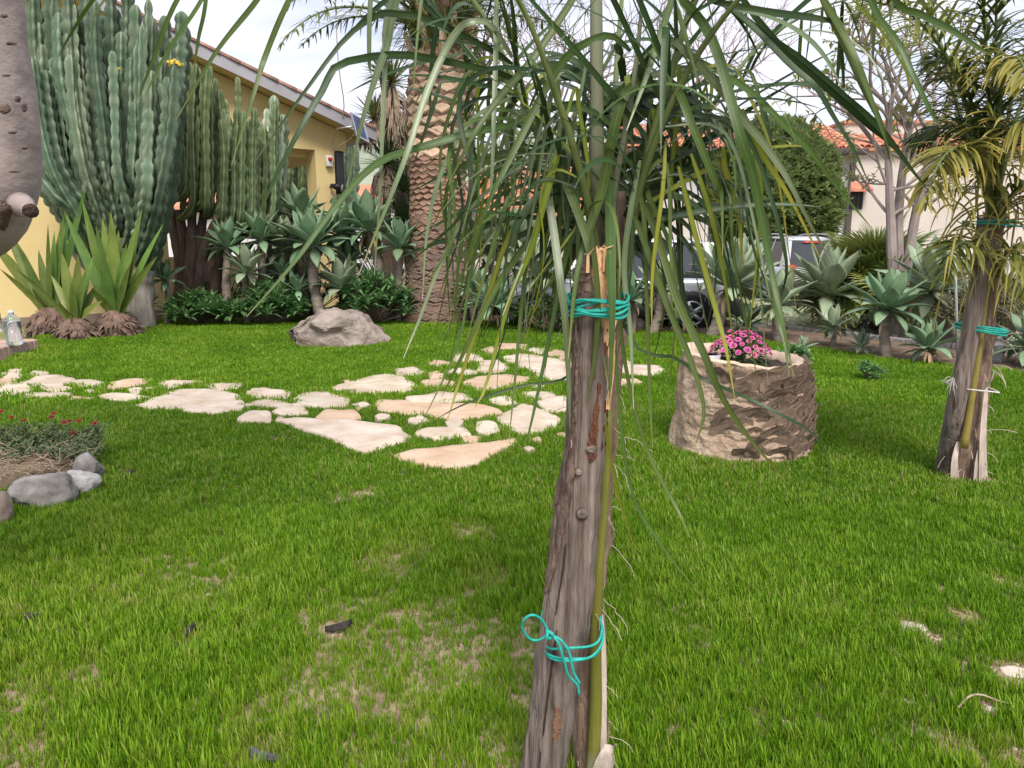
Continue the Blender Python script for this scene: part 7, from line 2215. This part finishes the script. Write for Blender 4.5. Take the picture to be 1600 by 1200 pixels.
    # bumpers and cladding
    V, F = bevel_box((-L_ / 2 - .05, -.80 * k, .24), (-L_ / 2 + .25, .80 * k, .56), .06, 2); part('rear_bumper', V, F, m_clad if two_tone else m_silver, e, True, local=True)
    V, F = bevel_box((L_ / 2 - .30, -.74 * k, .24), (L_ / 2 + .02, .74 * k, .50), .06, 2); part('front_bumper', V, F, m_clad if two_tone else m_silver, e, True, local=True)
    for s in (-1, 1):
        V, F = bevel_box((-L_ * .26, s * .885 * k - .02, .22), (L_ * .24, s * .885 * k + .02, .36), .015, 1); part('sill', V, F, m_clad, e, True, local=True)
        V, F = bevel_box((-L_ / 2 - .01, s * .68 * k - .11, .66), (-L_ / 2 + .10, s * .68 * k + .11, .96), .025, 2); part('tail_light', V, F, m_tail, e, True, local=True)
        V, F = bevel_box((-L_ / 2 - .062, s * .58 * k - .14, .36), (-L_ / 2 - .03, s * .58 * k + .14, .42), .008, 1); part('reflector', V, F, m_tail, e, True, local=True)
        V, F = bevel_box((L_ * .40, s * .62 * k - .14, .60), (L_ / 2 - .04, s * .62 * k + .14, .74), .03, 2); part('headlight', V, F, m_alu, e, True, local=True)
        V, F = bevel_box((L_ * .20, s * .96 * k - .07, .92), (L_ * .24 + .05, s * .96 * k + .07, 1.04), .025, 2); part('mirror', V, F, m_silver, e, True, local=True)
        if rails:
            V, F, t = tube(smooth_path([(-L_ * .36, s * .56 * k, zt - .02), (-L_ * .32, s * .56 * k, zt + .05), (-L_ * .1, s * .56 * k, zt + .07), (L_ * .02, s * .55 * k, zt + .03), (L_ * .05, s * .55 * k, zt - .05)], 16), .018, 6); part('roof_rail', V, F, m_alu, e, True, local=True)
        for xw in (-L_ * .31, L_ * .31):
            V, F, t = tube([(xw, s * .90 * k - s * .01, .33), (xw, s * .90 * k - s * .26, .33)], .37, 20); part('wheel_arch', V, F, m_clad, e, True, local=True)
            w_ = part('wheel', *(lambda q: (q[0], q[1]))(tube([(xw, s * .905 * k - s * .20, .32), (xw, s * .905 * k - s * .18, .32), (xw, s * .905 * k, .32), (xw, s * .905 * k + s * .015, .32)], [.28, .32, .32, .28], 24)), m_tyre, e, True, local=True)
            rim = MB()
            for q in range(5):
                a = 2 * math.pi * q / 5
                V, F, t = tube([(xw, s * .905 * k + s * .012, .32), (xw + .2 * math.cos(a), s * .905 * k + s * .018, .32 + .2 * math.sin(a))], [.05, .03], 6); rim.add(V, F)
            P = [(xw + .20 * math.cos(2 * math.pi * q / 20), s * .905 * k + s * .016, .32 + .20 * math.sin(2 * math.pi * q / 20)) for q in range(21)]
            V, F, t = tube(P, .018, 6); rim.add(V, F)
            rim.build('rim', m_alu, w_, True, local=True)
    V, F = bevel_box((-L_ / 2 - .035, -.26, .60), (-L_ / 2 + .02, .26, .72), .008, 1); part('number_plate', V, F, m_plate, e, True, local=True)
    V, F = bevel_box((-L_ / 2 + .06, -.25, zt - .17), (-L_ / 2 + .16, .25, zt - .13), .012, 1)
    part('brake_light', [(x + .30, y, z) for x, y, z in V], F, m_tail, e, True, local=True)
    return e
c1_ = at(955, 500, 14.0); c1_.z = 0
car('silver car with dark lower cladding parked side-on behind the agaves', Vector((c1_.x, 14.2, -.02)), R(176), 4.3, 1.8, 1.56, rails=False)
c2_ = at(1212, 440, 21.5)
car('silver estate car with roof rails parked nose towards the rounded bush', Vector((c2_.x + .1, 21.6, -.02)), R(97), 4.3, 1.82, 1.66)

build_grass()
